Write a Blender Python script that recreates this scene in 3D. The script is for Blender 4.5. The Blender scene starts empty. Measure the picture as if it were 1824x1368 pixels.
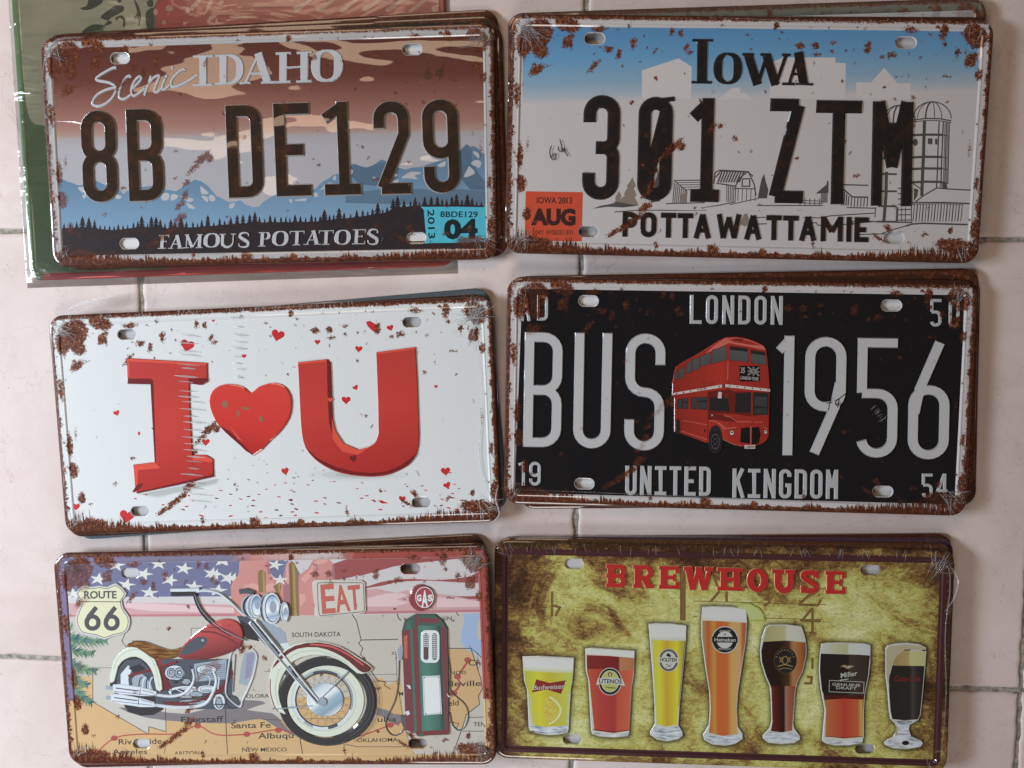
import bpy, math, random
import numpy as np
from mathutils import Vector, Euler
from mathutils.geometry import delaunay_2d_cdt, tessellate_polygon

random.seed(7)
SC = bpy.context.scene
COL = SC.collection

# ------------------------------------------------------------ camera
CAM = dict(loc=(0.281875, -0.06312, 0.53804), rot=(-0.068169, 0.046633, 0.013514), f=1412.56)
cam_d = bpy.data.cameras.new('camera')
cam = bpy.data.objects.new('camera', cam_d)
COL.objects.link(cam)
cam.location = CAM['loc']
cam.rotation_euler = CAM['rot']
cam_d.sensor_fit = 'HORIZONTAL'
cam_d.sensor_width = 36
cam_d.lens = 36 * CAM['f'] / 1824
cam_d.clip_start = 0.01
cam_d.clip_end = 50
SC.camera = cam

# ------------------------------------------------------------ world and light
SC.view_settings.view_transform = 'Standard'
SC.view_settings.look = 'None'
SC.view_settings.exposure = 0
SC.view_settings.gamma = 1
world = bpy.data.worlds.new('World')
SC.world = world
world.use_nodes = True
bg = world.node_tree.nodes['Background']
bg.inputs['Color'].default_value = (1.0, 0.66, 0.38, 1)
bg.inputs['Strength'].default_value = 0.055


def area(name, loc, target, size, size_y, power, color):
    d = bpy.data.lights.new(name, 'AREA')
    d.shape = 'RECTANGLE'
    d.size = size
    d.size_y = size_y
    d.energy = power
    d.color = color
    o = bpy.data.objects.new(name, d)
    COL.objects.link(o)
    o.location = loc
    v = Vector(target) - Vector(loc)
    o.rotation_euler = v.to_track_quat('-Z', 'Y').to_euler()
    return o


area('window_light', (-1.38, -0.16, 0.98), (-1.36, -0.66, 0), 0.75, 0.7, 84.0, (0.78, 0.885, 1.0))
area('doorway_light', (0.10, -1.62, 1.30), (-0.50, -1.20, 0), 0.75, 0.6, 15.0, (1.0, 0.93, 0.88))
area('room_light', (-0.12, 0.74, 0.95), (-0.10, 0.1, 0), 0.66, 0.40, 3.9, (1.0, 0.74, 0.50))

# ------------------------------------------------------------ small maths
RM = np.array(Euler(CAM['rot']).to_matrix())
CL = np.array(CAM['loc'])


def ray(px, py):
    return RM @ np.array([(px - 912) / CAM['f'], -(py - 684) / CAM['f'], -1.0])


def on_floor(px, py, z=0.0):
    d = ray(px, py)
    return CL + d * ((z - CL[2]) / d[2])


def F(s, ox, oy):
    """a traced sketch frame: scale and origin of an enlarged sketch"""
    return lambda pts: [(ox + x * s, oy + y * s) for x, y in pts]


def lin(c):
    c /= 255.0
    return c / 12.92 if c <= 0.04045 else ((c + 0.055) / 1.055) ** 2.4


def area2(p):
    return 0.5 * sum(p[i][0] * p[(i + 1) % len(p)][1] - p[(i + 1) % len(p)][0] * p[i][1] for i in range(len(p)))


def clean(p, eps=0.02):
    out = []
    for q in p:
        if not out or abs(q[0] - out[-1][0]) + abs(q[1] - out[-1][1]) > eps:
            out.append((float(q[0]), float(q[1])))
    if len(out) > 2 and abs(out[0][0] - out[-1][0]) + abs(out[0][1] - out[-1][1]) <= eps:
        out.pop()
    return out


def arc(cx, cy, rx, ry, a0, a1, n=8):
    return [(cx + rx * math.cos(math.radians(a0 + (a1 - a0) * i / n)),
             cy + ry * math.sin(math.radians(a0 + (a1 - a0) * i / n))) for i in range(n + 1)]


def ell(cx, cy, rx, ry, n=28, rot=0):
    c, s = math.cos(math.radians(rot)), math.sin(math.radians(rot))
    r = []
    for i in range(n):
        a = 2 * math.pi * i / n
        x, y = rx * math.cos(a), ry * math.sin(a)
        r.append((cx + x * c - y * s, cy + x * s + y * c))
    return r


def rrect(x0, y0, x1, y1, r, n=5):
    return (arc(x1 - r, y0 + r, r, r, -90, 0, n) + arc(x1 - r, y1 - r, r, r, 0, 90, n) +
            arc(x0 + r, y1 - r, r, r, 90, 180, n) + arc(x0 + r, y0 + r, r, r, 180, 270, n))


def smooth(pts, n=5, closed=False):
    """Catmull-Rom through the points"""
    P = list(pts)
    m = len(P)
    out = []
    rng = range(m if closed else m - 1)
    for i in rng:
        if closed:
            a, b, c, d = P[(i - 1) % m], P[i], P[(i + 1) % m], P[(i + 2) % m]
        else:
            a, b, c, d = P[max(i - 1, 0)], P[i], P[i + 1], P[min(i + 2, m - 1)]
        for k in range(n):
            t = k / n
            out.append(tuple(0.5 * (2 * b[j] + (c[j] - a[j]) * t + (2 * a[j] - 5 * b[j] + 4 * c[j] - d[j]) * t * t +
                                    (3 * b[j] - a[j] - 3 * c[j] + d[j]) * t ** 3) for j in (0, 1)))
    if not closed:
        out.append(tuple(P[-1]))
    return out


def inset(poly, d):
    """mitred inset of a simple polygon (negative d grows it)"""
    p = clean(poly)
    s = 1 if area2(p) > 0 else -1
    n = len(p)
    out = []
    for i in range(n):
        a, b, c = p[i - 1], p[i], p[(i + 1) % n]
        u = Vector((b[0] - a[0], b[1] - a[1])).normalized()
        v = Vector((c[0] - b[0], c[1] - b[1])).normalized()
        n1 = Vector((-u.y, u.x)) * s
        n2 = Vector((-v.y, v.x)) * s
        m = n1 + n2
        if m.length < 0.3:
            m = n1.copy()
        else:
            m = m / max(m.length_squared / 2, 0.5)
        out.append((b[0] + m.x * d, b[1] + m.y * d))
    return out


def ribbon(path, width, closed=False, trim=0.0):
    """miter-joined ribbon along a path -> list of triangles; width may be a list"""
    p = [path[0]]
    w = list(width) if isinstance(width, (list, tuple)) else [width] * len(path)
    ww = [w[0]]
    for q, x in zip(path[1:], w[1:]):
        if math.hypot(q[0] - p[-1][0], q[1] - p[-1][1]) > 1e-4:
            p.append(q)
            ww.append(x)
    if closed and math.hypot(p[0][0] - p[-1][0], p[0][1] - p[-1][1]) < 1e-4:
        p.pop()
        ww.pop()
    n = len(p)
    if n < 2:
        return []
    p = [Vector(q) for q in p]
    if trim and not closed:
        for a, b in ((0, 1), (n - 1, n - 2)):
            d = p[b] - p[a]
            p[a] = p[a] + d.normalized() * min(trim, d.length * 0.8)
    L, R = [], []
    for i in range(n):
        if closed or 0 < i < n - 1:
            u = (p[i] - p[i - 1]).normalized()
            v = (p[(i + 1) % n] - p[i]).normalized()
        elif i == 0:
            u = v = (p[1] - p[0]).normalized()
        else:
            u = v = (p[-1] - p[-2]).normalized()
        m = Vector((-u.y - v.y, u.x + v.x))
        if m.length < 0.4:
            m = Vector((-u.y, u.x))
        else:
            m = m / max(m.length_squared / 2, 0.35)
        L.append(p[i] + m * ww[i] / 2)
        R.append(p[i] - m * ww[i] / 2)
    out = []
    for i in range(n if closed else n - 1):
        j = (i + 1) % n
        out.append([tuple(L[i]), tuple(R[i]), tuple(R[j])])
        out.append([tuple(L[i]), tuple(R[j]), tuple(L[j])])
    return out


# ------------------------------------------------------------ objects
def empty(name, loc, rot, label, cat, group=None):
    o = bpy.data.objects.new(name, None)
    COL.objects.link(o)
    o.location = loc
    o.rotation_euler = rot
    o.empty_display_size = 0.02
    o['label'] = label
    o['category'] = cat
    if group:
        o['group'] = group
    return o


def mesh_obj(name, verts, faces, mats, parent=None, mi=None, smooth_f=False, label=None):
    me = bpy.data.meshes.new(name)
    me.from_pydata([tuple(v) for v in verts], [], [tuple(f) for f in faces])
    for m in (mats if isinstance(mats, list) else [mats]):
        me.materials.append(m)
    if mi is not None:
        me.polygons.foreach_set('material_index', mi)
    if smooth_f:
        me.polygons.foreach_set('use_smooth', [True] * len(me.polygons))
    me.update()
    o = bpy.data.objects.new(name, me)
    COL.objects.link(o)
    if parent:
        o.parent = parent
    if label:
        o['label'] = label
    return o


MM = 0.001
SW, SH = 152.0, 76.0           # half size of a sign in mm


class Sign:
    """one tin sign: a pose in space and a map from a traced sketch to millimetres on its face"""

    def __init__(s, pose, label=None, name='tin_sign'):
        s.loc = np.array(pose[:3])
        s.rot = tuple(pose[3:])
        s.R = np.array(Euler(s.rot).to_matrix())
        s.root = empty(name, tuple(pose[:3]), s.rot, label, 'tin sign') if label else None

    def mm(s, px, py, h=0.0):
        d = ray(px, py)
        n = s.R[:, 2]
        o = s.loc + n * (h * MM)
        X = CL + d * (np.dot(o - CL, n) / np.dot(d, n))
        q = s.R.T @ (X - s.loc)
        return (q[0] / MM, q[1] / MM)

    def poly(s, pts, h=0.0):
        return [s.mm(x, y, h) for x, y in pts]


def cdt(polys):
    """overlay of polygons -> verts, triangles, and for every triangle the set of polygons over it"""
    vs, fs = [], []
    for p in polys:
        p = clean(p, 0.004)
        if len(p) < 3:
            fs.append(None)
            continue
        a = area2(p)
        if abs(a) < 1e-3:
            fs.append(None)
            continue
        if a < 0:
            p = p[::-1]
        k = len(vs)
        vs += p
        fs.append(list(range(k, k + len(p))))
    keep = [i for i, f in enumerate(fs) if f]
    if not keep:
        return [], [], []
    r = delaunay_2d_cdt([Vector(v) for v in vs], [], [fs[i] for i in keep], 0, 1e-6, False)
    V = np.array([tuple(v) for v in r[0]])
    T = np.array([list(t) for t in r[2]])
    A, B, Cc = V[T[:, 0]], V[T[:, 1]], V[T[:, 2]]
    ar = np.abs((B[:, 0] - A[:, 0]) * (Cc[:, 1] - A[:, 1]) - (B[:, 1] - A[:, 1]) * (Cc[:, 0] - A[:, 0]))
    T = T[ar > 1e-7]
    M = V[T].mean(axis=1)
    order = np.argsort(M[:, 0])
    xs = M[order, 0]
    src = [[] for _ in range(len(T))]
    for i in keep:
        p = np.array([vs[k] for k in fs[i]])
        lo, hi = p.min(axis=0), p.max(axis=0)
        k0, k1 = np.searchsorted(xs, lo[0]), np.searchsorted(xs, hi[0])
        c = order[k0:k1]
        c = c[(M[c, 1] >= lo[1]) & (M[c, 1] <= hi[1])]
        if not len(c):
            continue
        x, y = M[c, 0], M[c, 1]
        q = np.roll(p, -1, axis=0)
        ins = np.zeros(len(c), bool)
        for (x0, y0), (x1, y1) in zip(p, q):
            if y0 == y1:
                continue
            ins ^= ((y0 > y) != (y1 > y)) & (x < (x1 - x0) * (y - y0) / (y1 - y0) + x0)
        for t in c[ins]:
            src[t].append(i)
    return [tuple(v) for v in V], T.tolist(), src


class Art:
    """flat print: polygons laid over each other, later ones win, merged into one sheet of faces"""

    def __init__(s, sign, h=0.0):
        s.sign, s.h, s.sh, s.cut, s.clip = sign, h, [], [], None

    def fill(s, pts, mat, mm=False):
        s.sh.append((pts if mm else s.sign.poly(pts, s.h), mat))
        return s

    def line(s, pts, w, mat, closed=False, mm=False):
        q = pts if mm else s.sign.poly(pts, s.h)
        for t in ribbon(q, w, closed):
            s.sh.append((t, mat))
        return s

    def hole(s, pts_mm):
        s.cut.append(pts_mm)

    def build(s, name, parent=None, label=None, clip=None):
        polys = [p for p, m in s.sh] + s.cut
        if clip:
            polys.append(clip)
        ncut = len(s.sh)
        v, f, o = cdt(polys)
        mats, mi, ff = [], [], []
        idx = {}
        for t, src in zip(f, o):
            if not src:
                continue
            if clip and (len(polys) - 1) not in src:
                continue
            if any(ncut <= k < ncut + len(s.cut) for k in src):
                continue
            src = [k for k in src if k < ncut]
            if not src:
                continue
            m = s.sh[max(src)][1]
            if m is None:
                continue
            if m.name not in idx:
                idx[m.name] = len(mats)
                mats.append(m)
            mi.append(idx[m.name])
            ff.append(t)
        used = sorted({i for t in ff for i in t})
        re = {u: k for k, u in enumerate(used)}
        return mesh_obj(name, [(v[u][0] * MM, v[u][1] * MM, s.h * MM) for u in used],
                        [[re[i] for i in t] for t in ff], mats, parent or s.sign.root, mi, label=label)


def relief(sign, outline, h0, h1, bev, mat, name, parent=None, mm=False, mat2=None, label=None):
    """a raised (embossed) shape: sloping edge, flat top"""
    p = clean(outline if mm else sign.poly(outline, h1), 0.05)
    if area2(p) < 0:
        p = p[::-1]
    rings = [(p, h0), (inset(p, bev * 0.35), h0 + (h1 - h0) * 0.72), (inset(p, bev), h1)]
    n = len(p)
    vs, fs = [], []
    for r, h in rings:
        vs += [(x * MM, y * MM, h * MM) for x, y in r]
    for k in range(2):
        for i in range(n):
            j = (i + 1) % n
            fs.append((k * n + i, k * n + j, (k + 1) * n + j, (k + 1) * n + i))
    nf = len(fs)
    for t in tessellate_polygon([[Vector((x, y, 0)) for x, y in rings[2][0]]]):
        t = [2 * n + i for i in t]
        a, b, c = (vs[i] for i in t)
        if (b[0] - a[0]) * (c[1] - a[1]) - (b[1] - a[1]) * (c[0] - a[0]) < 0:
            t = t[::-1]
        fs.append(tuple(t))
    mi = [1 if mat2 else 0] * nf + [0] * (len(fs) - nf)
    return mesh_obj(name, vs, fs, [mat, mat2] if mat2 else [mat], parent or sign.root, mi, label=label)


def emboss(sign, strokes, h0, h1, bev, mat, name, parent=None, k=1.0, mat2=None):
    """raised lettering from strokes in mm: list of (path, width, closed)"""
    outer, inner = [], []
    for path, w, closed in strokes:
        outer += ribbon(path, w, closed)
        wi = [max(x - 2 * bev, x * 0.25) for x in w] if isinstance(w, (list, tuple)) else max(w - 2 * bev, w * 0.25)
        inner += ribbon(path, wi, closed, trim=bev)
    v, f, o = cdt(outer + inner)
    no = len(outer)
    top = set()
    keep, mi = [], []
    for t, src in zip(f, o):
        if not src:
            continue
        keep.append(t)
        if any(s >= no for s in src):
            top.update(t)
            mi.append(0)
        else:
            mi.append(1 if mat2 else 0)
    used = sorted({i for t in keep for i in t})
    re = {u: q for q, u in enumerate(used)}
    return mesh_obj(name, [(v[u][0] * MM, v[u][1] * MM, (h1 if u in top else h0) * MM) for u in used],
                    [[re[i] for i in t] for t in keep], [mat, mat2] if mat2 else mat, parent or sign.root, mi)


# ------------------------------------------------------------ lettering
def glyph(ch, w, h, t):
    """plain condensed stroke letters in a w x h box (y down), stroke t"""
    a = t / 2
    L, R, T, B, M = a, w - a, a, h - a, h / 2
    r = min((R - L) / 2, (B - T) / 2) * 0.98
    r = min(r, (R - L) / 2)
    q = min(r, (M - T) / 2)

    def ring(x0, y0, x1, y1, r):
        return arc(x1 - r, y0 + r, r, r, -90, 0, 6) + arc(x1 - r, y1 - r, r, r, 0, 90, 6) + \
            arc(x0 + r, y1 - r, r, r, 90, 180, 6) + arc(x0 + r, y0 + r, r, r, 180, 270, 6)
    S = []

    def s(p, c=False, ww=None):
        S.append((p, ww or t, c))
    if ch in 'O0':
        s(ring(L, T, R, B, r), True)
    elif ch == 'Q':
        s(ring(L, T, R, B, r), True)
        s([(M, M), (R, B)])
    elif ch == 'D':
        rr = r * 0.9
        s([(L, T)] + arc(R - rr, T + rr, rr, rr, -90, 0, 6) + arc(R - rr, B - rr, rr, rr, 0, 90, 6) + [(L, B)], True)
    elif ch == 'B':
        rr = min(r, (M - T) / 2)
        s([(L, T)] + arc(R - rr, T + rr, rr, rr, -90, 0, 5) + arc(R - rr, M - rr, rr, rr, 0, 90, 5) + [(L, M)], True)
        s([(L, M)] + arc(R - rr, M + rr, rr, rr, -90, 0, 5) + arc(R - rr, B - rr, rr, rr, 0, 90, 5) + [(L, B)], True)
    elif ch == '8':
        rr = min(r, (M - T) / 2)
        s(ring(L, T, R, M, rr), True)
        s(ring(L, M, R, B, rr), True)
    elif ch == 'P':
        rr = min(r, (M - T) / 2) * 0.9
        m2 = h * 0.54
        s([(L, T)] + arc(R - rr, T + rr, rr, rr, -90, 0, 5) + arc(R - rr, m2 - rr, rr, rr, 0, 90, 5) + [(L, m2)], True)
        s([(L, m2 - a), (L, h)])
    elif ch == 'R':
        rr = min(r, (M - T) / 2) * 0.9
        m2 = h * 0.52
        s([(L, T)] + arc(R - rr, T + rr, rr, rr, -90, 0, 5) + arc(R - rr, m2 - rr, rr, rr, 0, 90, 5) + [(L, m2)], True)
        s([(L, m2 - a), (L, h)])
        s([(w * 0.5, m2), (R, h)])
    elif ch == 'E':
        s([(w, T), (L, T), (L, B), (w, B)])
        s([(L, M), (w * 0.82, M)])
    elif ch == 'F':
        s([(w, T), (L, T), (L, h)])
        s([(L, M), (w * 0.85, M)])
    elif ch == 'L':
        s([(L, 0), (L, B), (w, B)])
    elif ch == 'T':
        s([(0, T), (w, T)])
        s([(w / 2, T), (w / 2, h)])
    elif ch == 'I':
        s([(w / 2, 0), (w / 2, h)])
    elif ch == 'i':
        s([(0, T), (w, T)])
        s([(0, B), (w, B)])
        s([(w / 2, T), (w / 2, B)])
    elif ch == 'H':
        s([(L, 0), (L, h)])
        s([(R, 0), (R, h)])
        s([(L, M), (R, M)])
    elif ch == '1':
        s([(w * 0.55, 0), (w * 0.55, B)])
        s([(w * 0.5, a * 1.1), (w * 0.06, h * 0.19)], ww=t * 0.95)
        s([(0, B), (w, B)])
    elif ch == '!':                      # a plain one: stem with a flag
        s([(R, 0), (R, h)])
        s([(R, a * 0.8), (L * 0.6, h * 0.13)], ww=t * 0.9)
    elif ch == 'Z':
        s([(0, T), (R, T)])
        s([(R - a * 0.1, T), (L + a * 0.1, B)], ww=t * 1.05)
        s([(L, B), (w, B)])
    elif ch == 'N':
        s([(L, 0), (L, h)])
        s([(R, 0), (R, h)])
        s([(L, T * 0.4), (R, h - T * 0.4)], ww=t * 0.95)
    elif ch == 'M':
        s([(L, 0), (L, h)])
        s([(R, 0), (R, h)])
        s([(L, a * 0.4), (w / 2, h * 0.62)], ww=t * 0.9)
        s([(R, a * 0.4), (w / 2, h * 0.62)], ww=t * 0.9)
    elif ch == 'A':
        s([(L * 0.9, h), (w / 2, T * 0.3)])
        s([(w - L * 0.9, h), (w / 2, T * 0.3)])
        s([(w * 0.25, h * 0.68), (w * 0.75, h * 0.68)], ww=t * 0.85)
    elif ch == 'W':
        s([(L, 0), (w * 0.29, h - a * .3)])
        s([(w * 0.29, h - a * .3), (w / 2, h * 0.12)], ww=t * 0.9)
        s([(w / 2, h * 0.12), (w * 0.71, h - a * .3)], ww=t * 0.9)
        s([(R, 0), (w * 0.71, h - a * .3)])
    elif ch == 'V':
        s([(L, 0), (w / 2, h)])
        s([(R, 0), (w / 2, h)])
    elif ch == 'K':
        s([(L, 0), (L, h)])
        s([(R, 0), (L + a * 0.3, h * 0.56)], ww=t * 0.95)
        s([(w * 0.42, h * 0.38), (R + a * 0.2, h)], ww=t * 0.95)
    elif ch == 'U':
        s([(L, 0)] + arc(L + r, B - r, r, r, 180, 90, 6) + arc(R - r, B - r, r, r, 90, 0, 6) + [(R, 0)])
    elif ch == 'S':
        s([(R, h * 0.27)] + arc(R - r, T + r, r, r, 0, -90, 6) + arc(L + r, T + r, r, r, -90, -180, 6) +
          arc(L + q, M - q, q, q, 180, 90, 5) + arc(R - q, M + q, q, q, -90, 0, 5) +
          arc(R - r, B - r, r, r, 0, 90, 6) + arc(L + r, B - r, r, r, 90, 180, 6) + [(L, h * 0.73)])
    elif ch in 'CG':
        p = [(R, h * 0.27)] + arc(R - r, T + r, r, r, 0, -90, 6) + arc(L + r, T + r, r, r, -90, -180, 6) + \
            arc(L + r, B - r, r, r, 180, 90, 6) + arc(R - r, B - r, r, r, 90, 0, 6)
        p += [(R, h * 0.55), (w * 0.5, h * 0.55)] if ch == 'G' else [(R, h * 0.73)]
        s(p)
    elif ch == '2':
        s([(L, h * 0.30)] + arc(L + r, T + r, r, r, 180, 270, 6) + arc(R - r, T + r, r, r, -90, 0, 6) +
          [(R, h * 0.36), (L + a * 0.15, B)])
        s([(L * .9, B), (w, B)])
    elif ch == '3':
        s([(L, h * 0.26)] + arc(L + r, T + r, r, r, 180, 270, 6) + arc(R - r, T + r, r, r, -90, 0, 6) +
          arc(R - q * 0.8, M - q * 0.8, q * 0.8, q * 0.8, 0, 90, 5) + [(w * 0.35, M)])
        s([(w * 0.4, M)] + arc(R - q * 0.8, M + q * 0.8, q * 0.8, q * 0.8, -90, 0, 5) +
          arc(R - r, B - r, r, r, 0, 90, 6) + arc(L + r, B - r, r, r, 90, 180, 6) + [(L, h * 0.74)])
    elif ch == '5':
        s([(w * 0.97, T), (L, T), (L, h * 0.46)])
        s([(L, h * 0.44 + a * .5), (R - r * 1.0, h * 0.44 + a * .5)] + arc(R - r, h * 0.44 + a * .5 + r, r, r, -90, 0, 6) +
          arc(R - r, B - r, r, r, 0, 90, 6) + arc(L + r, B - r, r, r, 90, 170, 6))
    elif ch in '69':
        p = ring(L, h * 0.42, R, B, r)
        e = [(L + a * 0.2, h * 0.62), (L + w * 0.14, h * 0.42), (w * 0.74, a * 0.6)]
        if ch == '9':
            p = [(w - x, h - y) for x, y in p]
            e = [(w - x, h - y) for x, y in e]
        s(p, True)
        s(e)
    elif ch == 'g':                      # a nine with an upright tail
        s(ring(L, T, R, h * 0.57, r), True)
        s([(R, h * 0.4)] + arc(R - r, B - r, r, r, 0, 90, 6) + arc(L + r, B - r, r, r, 90, 180, 6) + [(L, h * 0.70)])
    elif ch == '7':
        s([(0, T), (R, T), (w * 0.4, h)])
    elif ch == '4':
        s([(w * 0.74, h), (w * 0.74, 0)])
        s([(w * 0.70, T * .6), (L, h * 0.70), (w, h * 0.70)])
    elif ch == '-':
        s([(w * .15, M), (w * .85, M)])
    return S


def serif(ch, w, h, t, th=None, sl=0.0):
    """roman letters with bracket-less serifs; t thick stem, th hairline"""
    th = th or t * 0.34
    S = []

    def s(p, ww, c=False):
        S.append((p, ww, c))

    def foot(x, y, wid=None):
        wid = wid or t * 1.9
        s([(x - wid / 2, y), (x + wid / 2, y)], th)
    b, e = th / 2, h - th / 2
    x0, x1 = t * 0.95, w - t * 0.95

    def bowl(cx, cy, rx, ry, a0=0, a1=360, n=20, tt=None, tn=None):
        tt, tn = tt or t, tn or th
        full = abs(a1 - a0) >= 360
        pts, ws = [], []
        for i in range(n + (0 if full else 1)):
            a = math.radians(a0 + (a1 - a0) * i / n)
            ww = tn + (tt - tn) * abs(math.cos(a)) ** 1.5
            pts.append((cx + (rx - ww / 2) * math.cos(a), cy + (ry - tn / 2) * math.sin(a)))
            ws.append(ww)
        s(pts, ws, full)
    if ch == 'I':
        s([(w / 2, b), (w / 2, e)], t)
        foot(w / 2, b, w)
        foot(w / 2, e, w)
    elif ch in 'Oo0':
        bowl(w / 2, h / 2, w / 2, h / 2)
    elif ch == 'D':
        s([(x0, b), (x0, e)], t)
        s([(0, b), (w * 0.5, b)], th)
        s([(0, e), (w * 0.5, e)], th)
        bowl(w * 0.45, h / 2, w * 0.55, h / 2, -90, 90, 12)
    elif ch in 'PRB':
        hh = h * (0.54 if ch != 'B' else 0.5)
        s([(x0, b), (x0, e)], t)
        s([(0, b), (w * 0.55, b)], th)
        s([(x0, hh - b), (w * 0.55, hh - b)], th)
        bowl(w * 0.52, hh / 2, w * 0.46, hh / 2, -90, 90, 10)
        if ch == 'B':
            s([(0, e), (w * 0.55, e)], th)
            bowl(w * 0.52, (h + hh - th) / 2, w * 0.48, (h - hh + th) / 2, -90, 90, 10)
        else:
            foot(x0, e, t * 2)
        if ch == 'R':
            s([(w * 0.45, hh), (w - t * 0.7, e)], t * 0.95)
            foot(w - t * 0.5, e, t * 1.3)
    elif ch in 'EF':
        s([(x0, b), (x0, e)], t)
        s([(0, b), (w, b)], th)
        s([(w - th / 2, b), (w - th / 2, h * 0.24)], th)
        s([(x0, h * 0.48), (w * 0.72, h * 0.48)], th)
        s([(w * 0.72, h * 0.38), (w * 0.72, h * 0.58)], th)
        if ch == 'E':
            s([(0, e), (w, e)], th)
            s([(w - th / 2, e), (w - th / 2, h * 0.74)], th)
        else:
            foot(x0, e, t * 2.1)
    elif ch == 'H':
        for x in (x0, x1):
            s([(x, b), (x, e)], t)
            foot(x, b, t * 1.9)
            foot(x, e, t * 1.9)
        s([(x0, h / 2), (x1, h / 2)], th)
    elif ch == 'A':
        s([(w / 2, 0), (w - t * 0.95, e)], t)
        s([(w / 2, th), (t * 0.7, e)], th * 1.2)
        s([(w * 0.24, h * 0.66), (w * 0.74, h * 0.66)], th)
        foot(t * 0.65, e, t * 1.4)
        foot(w - t * 0.85, e, t * 1.8)
    elif ch == 'T':
        s([(w / 2, b), (w / 2, e)], t)
        s([(0, b), (w, b)], th)
        s([(th / 2, b), (th / 2, h * 0.25)], th)
        s([(w - th / 2, b), (w - th / 2, h * 0.25)], th)
        foot(w / 2, e, t * 2)
    elif ch == 'M':
        xl = t * 0.5 + th
        s([(xl, b), (xl, e)], th * 1.2)
        s([(x1, b), (x1, e)], t)
        s([(xl, b), (w * 0.48, e)], t * 0.9)
        s([(w * 0.48, e), (x1, b)], th * 1.2)
        foot(xl, e, t * 1.4)
        foot(x1, e, t * 1.8)
        foot(xl, b, t * 1.2)
        foot(x1, b, t * 1.6)
    elif ch == 'W':
        s([(w * 0.12, b), (w * 0.33, h)], t * 0.95)
        s([(w * 0.33, h), (w * 0.50, h * 0.10)], th * 1.3)
        s([(w * 0.50, h * 0.06), (w * 0.70, h)], t * 0.95)
        s([(w * 0.70, h), (w * 0.90, b)], th * 1.3)
        foot(w * 0.12, b, w * 0.24)
        foot(w * 0.48, b, w * 0.22)
        foot(w * 0.90, b, w * 0.18)
    elif ch == 'U':
        r = (w - t * 1.6) / 2
        xl, xr = t * 0.85, w - t * 0.75
        n = 10
        pts = [(xl, b)] + arc((xl + xr) / 2, h - (xr - xl) / 2 - b, (xr - xl) / 2, (xr - xl) / 2, 180, 0, n) + [(xr, b)]
        m = len(pts)
        s(pts, [t - (t - th * 1.2) * min(1, i / (m - 2)) for i in range(m)])
        foot(xl, b, t * 1.8)
        foot(xr, b, t * 1.4)
    elif ch == 'S':
        pts = smooth([(w * 0.86, h * 0.30), (w * 0.80, h * 0.12), (w * 0.5, b + h * .01), (w * 0.2, h * 0.13), (w * 0.17, h * 0.32),
                      (w * 0.5, h * 0.49), (w * 0.82, h * 0.66), (w * 0.80, h * 0.88), (w * 0.48, e), (w * 0.17, h * 0.88),
                      (w * 0.10, h * 0.68)], 3)
        m = len(pts)
        s(pts, [th + (t - th) * math.exp(-((i / (m - 1) - 0.5) / 0.26) ** 2) for i in range(m)])
    return S


def put(sign, strokes, x0, y0, ex, ey, h=0.0, k=None):
    """move strokes from letter box to mm on the sign; widths scaled by the local scale"""
    o = np.array(sign.mm(x0, y0, h))
    ax = np.array(sign.mm(x0 + ex[0] * 10, y0 + ex[1] * 10, h)) - o
    ay = np.array(sign.mm(x0 + ey[0] * 10, y0 + ey[1] * 10, h)) - o
    k = (np.linalg.norm(ax) / 10) / math.hypot(*ex) * 1.0
    out = []
    for p, w, c in strokes:
        q = [tuple(o + ax * (x / 10) + ay * (y / 10)) for x, y in p]
        ww = [z * k for z in w] if isinstance(w, (list, tuple)) else w * k
        out.append((q, ww, c))
    return out


_txt = {}


def text_polys(body, bold=0.0):
    key = (body, bold)
    if key not in _txt:
        cu = bpy.data.curves.new('lettering', 'FONT')
        cu.body = body
        cu.offset = bold
        cu.resolution_u = 3
        o = bpy.data.objects.new('lettering', cu)
        COL.objects.link(o)
        dg = bpy.context.evaluated_depsgraph_get()
        me = bpy.data.meshes.new_from_object(o.evaluated_get(dg))
        v = [(x.co.x, x.co.y) for x in me.vertices]
        f = [tuple(p.vertices) for p in me.polygons]
        bpy.data.objects.remove(o)
        bpy.data.curves.remove(cu)
        bpy.data.meshes.remove(me)
        _txt[key] = (v, f)
    return _txt[key]


def words(sign, items, h, name, parent=None, label=None):
    """flat printed words, one object each: (text, (x0,y0) baseline start, (x1,y1) baseline end, cap height px, material, bold, lean)"""
    for it in items:
        body, a, b, cap, mat = it[:5]
        bold = it[5] if len(it) > 5 else 0.0
        lean = it[6] if len(it) > 6 else 0.0
        v, f = text_polys(body, bold)
        x0, x1 = min(p[0] for p in v), max(p[0] for p in v)
        ex = np.array([b[0] - a[0], b[1] - a[1]], float)
        L = np.linalg.norm(ex)
        up = np.array([ex[1], -ex[0]]) / L * cap / 0.686
        vs = []
        for p in v:
            u = (p[0] - x0) / (x1 - x0)
            q = np.array(a) + ex * (u + lean * p[1]) + up * p[1]
            m = sign.mm(q[0], q[1], h)
            vs.append((m[0] * MM, m[1] * MM, h * MM))
        mesh_obj('printed_word', vs, f, mat, parent or sign.root)
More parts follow.
